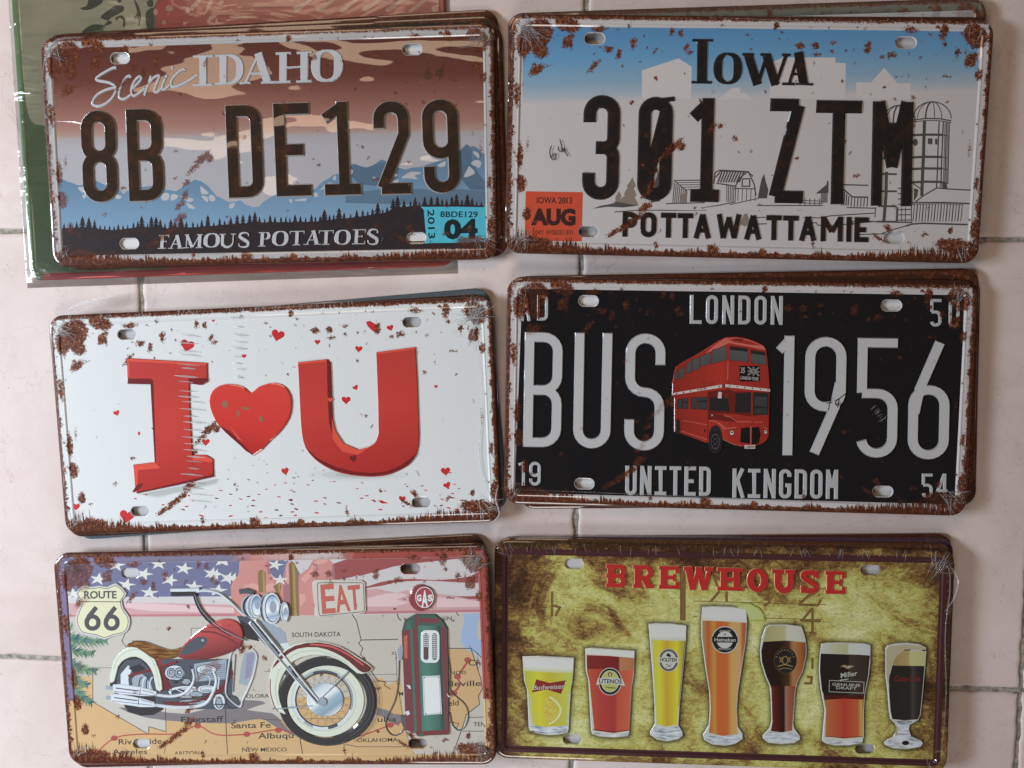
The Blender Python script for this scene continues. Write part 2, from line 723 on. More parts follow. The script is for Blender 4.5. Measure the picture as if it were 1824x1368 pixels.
# ------------------------------------------------------------ materials
class NB:
    """short-hand for building node trees"""

    def __init__(s, nt):
        s.nt, s.n = nt, nt.nodes

    def sock(s, node, key, val):
        if val is None:
            return
        i = node.inputs[key]
        if isinstance(val, bpy.types.NodeSocket):
            s.nt.links.new(val, i)
        else:
            i.default_value = val

    def m(s, op, a, b=None, c=None, clamp=False):
        x = s.n.new('ShaderNodeMath')
        x.operation = op
        x.use_clamp = clamp
        s.sock(x, 0, a)
        s.sock(x, 1, b)
        s.sock(x, 2, c)
        return x.outputs[0]

    def v(s, op, a, b=None, scale=None):
        x = s.n.new('ShaderNodeVectorMath')
        x.operation = op
        s.sock(x, 0, a)
        s.sock(x, 1, b)
        if scale is not None:
            s.sock(x, 'Scale', scale)
        return x.outputs['Value'] if op in ('LENGTH', 'DOT_PRODUCT', 'DISTANCE') else x.outputs[0]

    def noise(s, vec, scale, detail=2, rough=0.5, dist=0.0, col=False):
        x = s.n.new('ShaderNodeTexNoise')
        s.sock(x, 'Vector', vec)
        x.inputs['Scale'].default_value = scale
        x.inputs['Detail'].default_value = detail
        x.inputs['Roughness'].default_value = rough
        x.inputs['Distortion'].default_value = dist
        return x.outputs['Color' if col else 'Fac']

    def ramp(s, fac, stops, interp='LINEAR'):
        x = s.n.new('ShaderNodeValToRGB')
        s.sock(x, 0, fac)
        x.color_ramp.interpolation = interp
        e = x.color_ramp.elements
        while len(e) < len(stops):
            e.new(0.5)
        for k, (p, c) in enumerate(stops):
            e[k].position = p
            e[k].color = (*c, 1) if len(c) == 3 else c
        return x.outputs[0]

    def mix(s, f, a, b, mode='MIX'):
        x = s.n.new('ShaderNodeMix')
        x.data_type = 'RGBA'
        x.blend_type = mode
        s.sock(x, 'Factor', f)
        s.sock(x, 6, (*a, 1) if isinstance(a, tuple) and len(a) == 3 else a)
        s.sock(x, 7, (*b, 1) if isinstance(b, tuple) and len(b) == 3 else b)
        return x.outputs[2]

    def step(s, x, a, b):
        n = s.n.new('ShaderNodeMapRange')
        n.interpolation_type = 'SMOOTHSTEP'
        s.sock(n, 'Value', x)
        n.inputs['From Min'].default_value = a
        n.inputs['From Max'].default_value = b
        return n.outputs[0]

    def mapping(s, vec, loc=(0, 0, 0), rot=(0, 0, 0), sca=(1, 1, 1), kind='POINT'):
        x = s.n.new('ShaderNodeMapping')
        x.vector_type = kind
        s.sock(x, 'Vector', vec)
        x.inputs['Location'].default_value = loc
        x.inputs['Rotation'].default_value = rot
        x.inputs['Scale'].default_value = sca
        return x.outputs[0]

    def sep(s, vec):
        x = s.n.new('ShaderNodeSeparateXYZ')
        s.sock(x, 0, vec)
        return x.outputs

    def coord(s):
        return s.n.new('ShaderNodeTexCoord').outputs['Object']

    def bump(s, hgt, strength, dist):
        x = s.n.new('ShaderNodeBump')
        s.sock(x, 'Height', hgt)
        x.inputs['Strength'].default_value = strength
        x.inputs['Distance'].default_value = dist
        return x.outputs[0]


# rust worn into the print of the signs: (x, y, half length, half width, turn in degrees) in mm, x right, y up
RUST = []


def make_rust_group():
    g = bpy.data.node_groups.new('worn_rust', 'ShaderNodeTree')
    it = g.interface
    it.new_socket('Color', in_out='INPUT', socket_type='NodeSocketColor')
    it.new_socket('Strength', in_out='INPUT', socket_type='NodeSocketFloat')
    it.new_socket('Dark', in_out='INPUT', socket_type='NodeSocketFloat')
    it.new_socket('Color', in_out='OUTPUT', socket_type='NodeSocketColor')
    it.new_socket('Mask', in_out='OUTPUT', socket_type='NodeSocketFloat')
    b = NB(g)
    gi = g.nodes.new('NodeGroupInput')
    go = g.nodes.new('NodeGroupOutput')
    P = b.v('SCALE', b.coord(), scale=1000.0)          # millimetres
    x, y, _ = b.sep(P)
    warp = b.v('SUBTRACT', b.noise(P, 0.30, 5, 0.80, col=True), (0.5, 0.5, 0.5))
    Pw = b.v('ADD', P, b.v('SCALE', warp, scale=8.5))
    xw, yw, _ = b.sep(Pw)
    f = None
    for (cx, cy, rx, ry, ang) in RUST:
        src = Pw
        if f is not None:                # keeps the patches evaluated one after another
            tie = g.nodes.new('ShaderNodeVectorMath')
            tie.operation = 'MULTIPLY_ADD'
            g.links.new(f, tie.inputs[0])
            tie.inputs[1].default_value = (1e-7, 1e-7, 1e-7)
            g.links.new(Pw, tie.inputs[2])
            src = tie.outputs[0]
        q = b.mapping(src, (cx, cy, 0), (0, 0, math.radians(ang)), (rx, ry, 900), 'TEXTURE')
        d = b.m('SUBTRACT', 0.82, b.v('LENGTH', q))
        d = b.m('MULTIPLY', d, min(rx, ry))
        f = d if f is None else b.m('MAXIMUM', f, d)
    # rims: ragged strip on every side
    n1 = b.noise(b.mapping(P, sca=(0.09, 0.09, 0)), 1.0, 4, 0.7)
    n2 = b.noise(b.mapping(P, sca=(0.5, 0.5, 0)), 1.0, 3, 0.7)
    rag = b.m('ADD', b.m('MULTIPLY', b.m('SUBTRACT', n1, 0.5), 12.0), b.m('MULTIPLY', b.m('SUBTRACT', n2, 0.5), 5.0))
    dl = b.m('ADD', xw, SW)
    dr = b.m('SUBTRACT', SW, xw)
    dt = b.m('SUBTRACT', SH, y)
    side = b.m('ADD', b.m('SUBTRACT', 3.2, b.m('MINIMUM', dl, dr)), rag)
    rimd0 = b.m('MINIMUM', b.m('SUBTRACT', SW, b.m('ABSOLUTE', x)), dt)
    side = b.m('MAXIMUM', side, b.m('MULTIPLY', b.m('SUBTRACT', 2.9, rimd0), 3.5))
    top = b.m('ADD', b.m('SUBTRACT', 3.6, dt), b.m('MULTIPLY', rag, 0.22))
    # bottom: upright grassy flakes
    blades = b.noise(b.mapping(P, sca=(0.95, 0.06, 0)), 1.0, 3, 0.75)
    big = b.noise(b.mapping(P, loc=(3.1, 0, 0), sca=(0.05, 0, 0)), 1.0, 3, 0.75)
    ax = b.m('DIVIDE', b.m('ABSOLUTE', x), SW)
    hb = b.m('ADD', b.m('MULTIPLY', b.m('POWER', ax, 3.0), 9.0), b.m('MULTIPLY', b.m('SUBTRACT', big, 0.46), 16.0))
    hb = b.m('MAXIMUM', hb, 0.3)
    hgt = b.m('ADD', 3.2, b.m('MULTIPLY', hb, b.m('MULTIPLY', b.m('SUBTRACT', blades, 0.34), 6.0)))
    bot = b.m('SUBTRACT', hgt, b.m('ADD', y, SH))
    f = b.m('MAXIMUM', b.m('MAXIMUM', f, side), b.m('MAXIMUM', top, b.m('MULTIPLY', bot, 2.2)))
    # scattered specks, thick near the top
    vo = g.nodes.new('ShaderNodeTexVoronoi')
    g.links.new(b.v('MULTIPLY', Pw, (1, 1, 0)), vo.inputs['Vector'])
    vo.inputs['Scale'].default_value = 0.27
    rnd = b.sep(vo.outputs['Color'])[0]
    dens = b.m('ADD', 0.16, b.m('MULTIPLY', b.step(y, 22, 52), 0.46))
    dens = b.m('ADD', dens, b.m('MULTIPLY', b.step(b.noise(P, 0.03, 1), 0.5, 0.68), 0.22))
    on = b.m('LESS_THAN', rnd, dens)
    rad = b.m('MULTIPLY', b.m('POWER', b.sep(vo.outputs['Color'])[1], 2.0), 0.26)
    sp = b.m('MULTIPLY', b.m('SUBTRACT', b.m('ADD', rad, 0.045), vo.outputs['Distance']), 9.0)
    sp = b.m('SUBTRACT', b.m('MULTIPLY', b.m('ADD', sp, 9.0), on), 9.0)
    f = b.m('MAXIMUM', f, sp)
    fine = b.noise(P, 0.95, 4, 0.85)
    f = b.m('ADD', f, b.m('MULTIPLY', b.m('SUBTRACT', fine, 0.54), 6.0))
    mask = b.step(f, -0.06, 0.10)
    # paint flecks left inside the rust
    chip = b.m('GREATER_THAN', b.noise(b.mapping(P, sca=(1, 0.8, 1)), 0.9, 4, 0.75), 0.62)
    lowf = b.m('LESS_THAN', f, 4.5)
    mask = b.m('MULTIPLY', mask, b.m('SUBTRACT', 1.0, b.m('MULTIPLY', b.m('MULTIPLY', chip, lowf), 0.9)))
    tone = b.ramp(b.noise(P, 0.42, 5, 0.78), [(0.30, (0.040, 0.012, 0.009)), (0.47, (0.095, 0.026, 0.016)),
                                             (0.58, (0.21, 0.068, 0.028)), (0.70, (0.44, 0.21, 0.09))])
    deep = b.step(f, 2.5, 8.0)
    tone = b.mix(b.m('MULTIPLY', deep, 0.55), tone, (0.060, 0.018, 0.012))
    tone = b.mix(b.m('MULTIPLY', gi.outputs['Dark'], 0.6), tone, (0.06, 0.018, 0.010))
    rimd = b.m('MINIMUM', b.m('SUBTRACT', SW, b.m('ABSOLUTE', x)), b.m('SUBTRACT', SH, b.m('ABSOLUTE', y)))
    tone = b.mix(b.m('MULTIPLY', b.step(rimd, 3.4, 1.2), 0.4), tone, (0.040, 0.014, 0.011))
    mk = b.m('MULTIPLY', mask, gi.outputs['Strength'])
    g.links.new(b.mix(mk, gi.outputs['Color'], tone), go.inputs['Color'])
    g.links.new(mk, go.inputs['Mask'])
    return g


RG = [None]
_mats = {}


def paint(name, color, rust=1.0, dark=0.0, rough=0.35, film=1.0, wave=0.13, metal=0.0, grad=None, mottle=0.0, pat=None):
    """printed tin under clear shrink film. color linear; grad = (p0mm, p1mm, [(pos, col)..]) ; film = gloss of the wrap"""
    key = name
    if key in _mats:
        return _mats[key]
    m = bpy.data.materials.new(name)
    m.use_nodes = True
    nt = m.node_tree
    b = NB(nt)
    pb = nt.nodes['Principled BSDF']
    P = b.coord()
    Pm = b.v('SCALE', P, scale=1000.0)
    if pat:
        c = pat(b, Pm)
    elif grad:
        (a, z, stops) = grad
        d = (z[0] - a[0], z[1] - a[1])
        L2 = d[0] ** 2 + d[1] ** 2
        t = b.v('DOT_PRODUCT', b.v('SUBTRACT', Pm, (a[0], a[1], 0)), (d[0] / L2, d[1] / L2, 0))
        c = b.ramp(t, stops)
    else:
        r = nt.nodes.new('ShaderNodeRGB')
        r.outputs[0].default_value = (*color, 1)
        c = r.outputs[0]
    if mottle:
        c = b.mix(b.m('MULTIPLY', b.step(b.noise(Pm, 0.12, 4, 0.7), 0.45, 0.7), mottle), c, (0.10, 0.035, 0.015))
    mask = None
    if rust > 0:
        gr = nt.nodes.new('ShaderNodeGroup')
        gr.node_tree = RG[0]
        nt.links.new(c, gr.inputs['Color'])
        gr.inputs['Strength'].default_value = rust
        gr.inputs['Dark'].default_value = dark
        c = gr.outputs['Color']
        mask = gr.outputs['Mask']
    nt.links.new(c, pb.inputs['Base Color'])
    pb.inputs['Roughness'].default_value = rough
    pb.inputs['Metallic'].default_value = metal
    pb.inputs['Specular IOR Level'].default_value = 0.08
    # the tight film: a clear coat with long soft waves and a few taut pulls
    pb.inputs['Coat Weight'].default_value = film
    pb.inputs['Coat Roughness'].default_value = 0.06
    pb.inputs['Coat IOR'].default_value = 1.6
    w1 = b.noise(b.mapping(P, rot=(0, 0, 0.5), sca=(5.5, 12, 0)), 1.0, 1.5, 0.45, 0.7)
    w2 = b.noise(b.mapping(P, rot=(0, 0, -0.6), sca=(30, 80, 0)), 1.0, 1, 0.5)
    hgt = b.m('ADD', b.m('MULTIPLY', w1, 1.0), b.m('MULTIPLY', w2, 0.035))
    bm = b.bump(hgt, 1.0, 0.013 * wave)
    nt.links.new(bm, pb.inputs['Coat Normal'])
    fn = b.noise(P, 1500, 2, 0.6)
    nt.links.new(b.bump(fn, 0.25, 0.0002), pb.inputs['Normal'])
    _mats[key] = m
    return m


def simple(name, color, rough=0.5, metal=0.0, coat=0.0, var=0.0, scale=60, spec=0.5):
    if name in _mats:
        return _mats[name]
    m = bpy.data.materials.new(name)
    m.use_nodes = True
    b = NB(m.node_tree)
    pb = m.node_tree.nodes['Principled BSDF']
    pb.inputs['Roughness'].default_value = rough
    pb.inputs['Metallic'].default_value = metal
    pb.inputs['Coat Weight'].default_value = coat
    pb.inputs['Coat Roughness'].default_value = 0.1
    pb.inputs['Specular IOR Level'].default_value = spec
    n = b.noise(b.coord(), scale, 4, 0.6)
    dk = tuple(c * (1 - var) for c in color)
    m.node_tree.links.new(b.ramp(n, [(0.3, dk), (0.7, color)]), pb.inputs['Base Color'])
    _mats[name] = m
    return m


def film_mat(name='clear_film', rough=0.04, tint=(1, 1, 1), milk=0.0, scale=1.0):
    if name in _mats:
        return _mats[name]
    m = bpy.data.materials.new(name)
    m.use_nodes = True
    nt = m.node_tree
    nt.nodes.remove(nt.nodes['Principled BSDF'])
    b = NB(nt)
    out = nt.nodes['Material Output']
    tr = nt.nodes.new('ShaderNodeBsdfTransparent')
    tr.inputs['Color'].default_value = (*[0.97 * t for t in tint], 1)
    gl = nt.nodes.new('ShaderNodeBsdfGlossy')
    gl.inputs['Roughness'].default_value = rough
    df = nt.nodes.new('ShaderNodeBsdfDiffuse')
    df.inputs['Color'].default_value = (0.85, 0.87, 0.9, 1)
    w = b.noise(b.mapping(b.coord(), rot=(0, 0, 0.9), sca=(60, 210, 60)), scale, 3, 0.55, 0.6)
    bm = b.bump(w, 0.8, 0.004)
    nt.links.new(bm, gl.inputs['Normal'])
    fr = nt.nodes.new('ShaderNodeFresnel')
    fr.inputs['IOR'].default_value = 1.5
    nt.links.new(bm, fr.inputs['Normal'])
    m1 = nt.nodes.new('ShaderNodeMixShader')
    nt.links.new(b.m('MULTIPLY', fr.outputs[0], 0.8, clamp=True), m1.inputs[0])
    nt.links.new(tr.outputs[0], m1.inputs[1])
    nt.links.new(gl.outputs[0], m1.inputs[2])
    m2 = nt.nodes.new('ShaderNodeMixShader')
    m2.inputs[0].default_value = milk
    nt.links.new(m1.outputs[0], m2.inputs[1])
    nt.links.new(df.outputs[0], m2.inputs[2])
    nt.links.new(m2.outputs[0], out.inputs['Surface'])
    _mats[name] = m
    return m
# ------------------------------------------------------------ the floor
PITCH, GAP = 0.303, 0.0030


def make_floor():
    gm = simple('grout_dirt', (0.42, 0.395, 0.34), 0.95, var=0.75, scale=260)
    floor = mesh_obj('floor', [(-1.0, -1.2, -0.0012), (1.6, -1.2, -0.0012), (1.6, 0.9, -0.0012), (-1.0, 0.9, -0.0012)],
                     [(0, 1, 2, 3)], gm)
    floor['kind'] = 'structure'
    m = bpy.data.materials.new('glazed_tile')
    m.use_nodes = True
    nt = m.node_tree
    b = NB(nt)
    pb = nt.nodes['Principled BSDF']
    P = nt.nodes.new('ShaderNodeNewGeometry').outputs['Position']
    a = b.noise(P, 7, 5, 0.62, 0.4)
    c = b.noise(P, 90, 4, 0.7)
    d = b.noise(b.mapping(P, rot=(0, 0, 0.7), sca=(9, 26, 1)), 1.0, 4, 0.6, 0.8)
    col = b.ramp(a, [(0.30, (0.525, 0.435, 0.405)), (0.50, (0.615, 0.522, 0.495)), (0.70, (0.69, 0.605, 0.585))])
    col = b.mix(b.m('MULTIPLY', b.step(d, 0.50, 0.68), 0.5), col, (0.60, 0.475, 0.45))
    col = b.mix(b.m('MULTIPLY', b.step(c, 0.45, 0.75), 0.16), col, (0.48, 0.40, 0.36))
    gr2 = b.noise(P, 28, 6, 0.75, 0.5)
    col = b.mix(b.m('MULTIPLY', b.step(gr2, 0.56, 0.74), 0.30), col, (0.38, 0.31, 0.26))
    # dust specks and hairline veins
    sp = b.m('GREATER_THAN', b.noise(P, 420, 2, 0.5), 0.735)
    col = b.mix(b.m('MULTIPLY', sp, 0.55), col, (0.12, 0.09, 0.07))
    vein = b.m('ABSOLUTE', b.m('SUBTRACT', b.noise(P, 11, 5, 0.6, 1.2), 0.5))
    col = b.mix(b.m('MULTIPLY', b.m('SUBTRACT', 1.0, b.step(vein, 0.0, 0.006)), 0.22), col, (0.25, 0.19, 0.17))
    nt.links.new(col, pb.inputs['Base Color'])
    nt.links.new(b.m('ADD', 0.42, b.m('MULTIPLY', a, 0.2)), pb.inputs['Roughness'])
    pb.inputs['Specular IOR Level'].default_value = 0.22
    nt.links.new(b.bump(b.m('ADD', a, b.m('MULTIPLY', c, 0.12)), 0.35, 0.0010), pb.inputs['Normal'])
    # one tile: pillowed edge, slightly uneven outline, 4 variants share their meshes
    meshes = []
    rnd = random.Random(3)
    for k in range(4):
        H = (PITCH - GAP) / 2
        per = []
        N = 60
        for sx, sy, dx, dy in ((-1, -1, 1, 0), (1, -1, 0, 1), (1, 1, -1, 0), (-1, 1, 0, -1)):
            for i in range(N):
                t = 2 * H * i / N
                j = rnd.gauss(0, 0.00032)
                per.append((sx * H + dx * t + (abs(dy) * j), sy * H + dy * t + (abs(dx) * j)))
        vs, fs = [], []
        n = len(per)
        prof = [(0, -0.0014), (0, -0.0011), (0.0006, -0.0004), (0.0016, -0.0001), (0.0030, 0.0)]
        for d_, z in prof:
            s_ = (H - d_) / H
            vs += [(px * s_, py * s_, z) for px, py in per]
        for q in range(len(prof) - 1):
            for i in range(n):
                j = (i + 1) % n
                fs.append((q * n + i, q * n + j, (q + 1) * n + j, (q + 1) * n + i))
        fs.append(tuple((len(prof) - 1) * n + i for i in range(n)))
        me = bpy.data.meshes.new('floor_tile')
        me.from_pydata(vs, [], fs)
        me.materials.append(m)
        me.polygons.foreach_set('use_smooth', [True] * (len(fs) - 1) + [False])
        meshes.append(me)
    for i in range(-2, 4):
        for j in range(-2, 3):
            o = bpy.data.objects.new('floor_tile', meshes[(i * 3 + j) % 4])
            COL.objects.link(o)
            o.parent = floor
            o.location = ((i + 0.5) * PITCH, (-j - 0.5) * PITCH, 0.0)
            if i % 2:
                o.rotation_euler = (0, 0, math.pi)
    return floor


make_floor()

# ------------------------------------------------------------ a tin sign blank
HOLE_C = [(-98, 61), (98, 61), (-98, -61), (98, -61)]


def hole_poly(cx, cy, rx=6.4, ry=3.5, k=0.0):
    rx, ry = rx + k, ry + k
    return [(cx + (rx - ry) * (1 if math.cos(a) > 0 else -1) + ry * math.cos(a), cy + ry * math.sin(a))
            for a in [math.pi / 12 + 2 * math.pi * i / 12 for i in range(12)]]


def outline(d, r=10.0, n=7):
    r = max(r - d, 1.2)
    return rrect(-SW + d, -SH + d, SW - d, SH - d, r, n)


PANEL_D = 7.2          # the pressed line lies this far in


def tin_body(name, parent, rim_mat, panel_mat, holes=True, depth=2.4, hollow=0.5, bend=0.0):
    """rolled rim, flat border, pressed line, panel; real slots. The panel top lies at z = 0"""
    prof = [(0.55, -depth), (0.0, -depth + 0.5), (0.0, -0.6), (0.25, -0.1), (0.8, 0.25), (1.6, hollow - 0.05), (2.4, hollow),
            (PANEL_D - 1.4, hollow), (PANEL_D - 0.8, hollow + 0.22), (PANEL_D - 0.2, hollow), (PANEL_D + 0.5, 0.0)]
    vs, fs, mi = [], [], []
    n = None
    for d, z in prof:
        o = outline(d)
        n = len(o)
        vs += [(x, y, z) for x, y in o]
    for q in range(len(prof) - 1):
        for i in range(n):
            j = (i + 1) % n
            fs.append((q * n + i, q * n + j, (q + 1) * n + j, (q + 1) * n + i))
            mi.append(0)
    inner = [(vs[(len(prof) - 1) * n + i][0], vs[(len(prof) - 1) * n + i][1]) for i in range(n)]
    loops = [inner]
    if holes:
        loops += [hole_poly(cx, cy, k=0.5) for cx, cy in HOLE_C]
    base = (len(prof) - 1) * n
    idx = [base + i for i in range(n)]
    starts = []
    for lp in loops[1:]:
        starts.append(len(vs))
        idx += [len(vs) + i for i in range(len(lp))]
        vs += [(x, y, 0.0) for x, y in lp]
    for t in tessellate_polygon([[Vector((x, y, 0)) for x, y in lp] for lp in loops]):
        t = [idx[i] for i in t]
        a, b_, c = (vs[i] for i in t)
        if (b_[0] - a[0]) * (c[1] - a[1]) - (b_[1] - a[1]) * (c[0] - a[0]) < 0:
            t = t[::-1]
        fs.append(tuple(t))
        mi.append(1)
    if holes:
        for (cx, cy), st in zip(HOLE_C, starts):
            k0 = st
            for d, z in ((0.15, -0.12), (0.0, -0.5), (0.0, -1.4)):
                lp = hole_poly(cx, cy, k=d)
                m0 = len(vs)
                vs += [(x, y, z) for x, y in lp]
                for i in range(12):
                    j = (i + 1) % 12
                    fs.append((k0 + j, k0 + i, m0 + i, m0 + j))
                    mi.append(0)
                k0 = m0
    return mesh_obj(name, [(x * MM, y * MM, z * MM) for x, y, z in vs], fs, [rim_mat, panel_mat], parent, mi)


def holed(art):
    for cx, cy in HOLE_C:
        art.hole(hole_poly(cx, cy, k=0.5))


def pose_from(tl, tr, z):
    """flat pose of a sign from the places of its two upper corners at height z"""
    a, c = on_floor(*tl, z), on_floor(*tr, z)
    d = c - a
    ang = math.atan2(d[1], d[0])
    mid = (a + c) / 2
    n = np.array([math.sin(ang), -math.cos(ang)])
    return (mid[0] + n[0] * SH * MM, mid[1] + n[1] * SH * MM, z, 0, 0, ang)


POSE = dict(
    idaho=(0.09316, 0.05499, 0.00884, 0.01045, 0.00044, 0.02722),
    iowa=(0.40511, 0.06084, 0.01391, 0.0064, 0.01207, -0.01171),
    london=(0.40535, -0.10502, 0.01038, -0.00758, -0.00231, -0.00332),
    love=(0.09598, -0.12558, 0.01026, 0.00156, -0.0018, 0.05557),
    route=(0.09581, -0.29123, 0.01388, -0.00553, -0.0186, 0.04914),
    brew=(0.39995, -0.28092, 0.01159, -0.01182, -0.00781, 0.00828))
# ------------------------------------------------------------ signs: poses, rust map
S_ID = Sign(POSE['idaho'], 'topmost number plate with raised dark 8B DE129 over printed blue mountains')
S_IA = Sign(POSE['iowa'], 'topmost number plate with raised black 301 ZTM, farm drawing and red AUG sticker')
S_LO = Sign(POSE['london'], 'black number plate with white BUS 1956 and a red double-decker bus')
S_LV = Sign(POSE['love'], 'white tin plate with a red letter I, a big heart and a letter U')
S_RT = Sign(POSE['route'], 'tin plate with a red motorcycle, Route 66 shield and gas pump on a map')
S_BR = Sign(POSE['brew'], 'olive tin plate headed BREWHOUSE with a row of seven beer glasses')

IAz1 = F(.51206, 890, 0)


def rb(cx, cy, rx, ry, ang=0):
    """a rust patch traced on the plate with the farm drawing"""
    x, y = S_IA.mm(*IAz1([(cx, cy)])[0])
    RUST.append((round(x, 1), round(y, 1), rx / 5.5, ry / 5.5, ang))


for a in [(130, 120, 75, 62, 40), (235, 85, 60, 35, -20), (85, 150, 34, 60, 0), (140, 172, 42, 34, -40), (235, 148, 24, 26, 0), (130, 242, 40, 20, 30),
          (465, 150, 16, 24, 5), (415, 188, 12, 26, -15), (380, 172, 24, 14, 0), (345, 103, 38, 14, 5), (325, 230, 36, 12, 50),
          (600, 110, 11, 20, 0), (632, 115, 12, 20, -10), (650, 165, 12, 16, -30), (660, 185, 16, 10, 0), (250, 128, 18, 12, 0),
          (1045, 160, 26, 14, 0), (1100, 160, 18, 16, 40), (1102, 190, 20, 9, 0), (1160, 148, 14, 10, 0), (1282, 166, 16, 26, 0),
          (1365, 192, 21, 13, 0), (1330, 200, 11, 10, 0), (1430, 104, 34, 13, 0), (1548, 105, 18, 34, 0), (1540, 130, 10, 20, 0),
          (1548, 155, 12, 12, 0), (1594, 183, 13, 20, 0), (960, 90, 14, 18, 0), (450, 92, 10, 10, 0), (1655, 125, 60, 46, -50),
          (1640, 210, 26, 34, -30), (1665, 260, 16, 30, 0), (460, 355, 16, 11, 20), (768, 436, 17, 11, 0), (738, 445, 14, 30, -20),
          (820, 482, 10, 14, 0), (610, 505, 52, 17, 35), (632, 512, 22, 20, 0), (570, 545, 44, 10, 35), (540, 595, 22, 14, 40), (530, 640, 26, 17, 50), (508, 675, 30, 14, 45),
          (450, 775, 96, 13, 36), (395, 810, 34, 13, 30), (505, 722, 40, 16, 40), (1240, 612, 15, 9, 0), (1352, 795, 26, 11, -35),
          (1318, 828, 34, 11, -35), (1566, 802, 14, 17, 0), (1480, 815, 17, 9, 0), (545, 855, 9, 20, 0), (1090, 845, 8, 24, 0),
          (115, 860, 92, 44, 8), (230, 868, 110, 20, 0), (1600, 860, 110, 34, -8), (1660, 800, 30, 60, 0), (1670, 720, 22, 40, 0), (1658, 640, 14, 30, 0),
          (740, 870, 30, 26, 0), (915, 878, 18, 16, 0), (96, 500, 5, 26, 0), (1635, 520, 5, 30, 0), (70, 540, 16, 60, 0), (60, 330, 14, 60, 0),
          (95, 745, 20, 30, 0), (75, 640, 22, 40, 0), (225, 700, 12, 8, 0), (245, 100, 10, 20, 0), (305, 605, 12, 10, 0), (500, 575, 10, 8, 0),
          (1158, 180, 11, 10, 0), (1230, 170, 6, 8, 0), (540, 180, 7, 9, 0), (700, 350, 9, 9, 0), (1440, 340, 9, 12, 0), (860, 120, 12, 8, 0)]:
    rb(*a)
RG[0] = make_rust_group()


def cc(k):
    return lambda r, g, b: tuple(min(0.92, lin(v) / k) for v in (r, g, b))


WHITE = (0.42, 0.41, 0.42)
RIM = paint('rusty_rim', (0.075, 0.026, 0.018), 1.0, 0.3, 0.4)


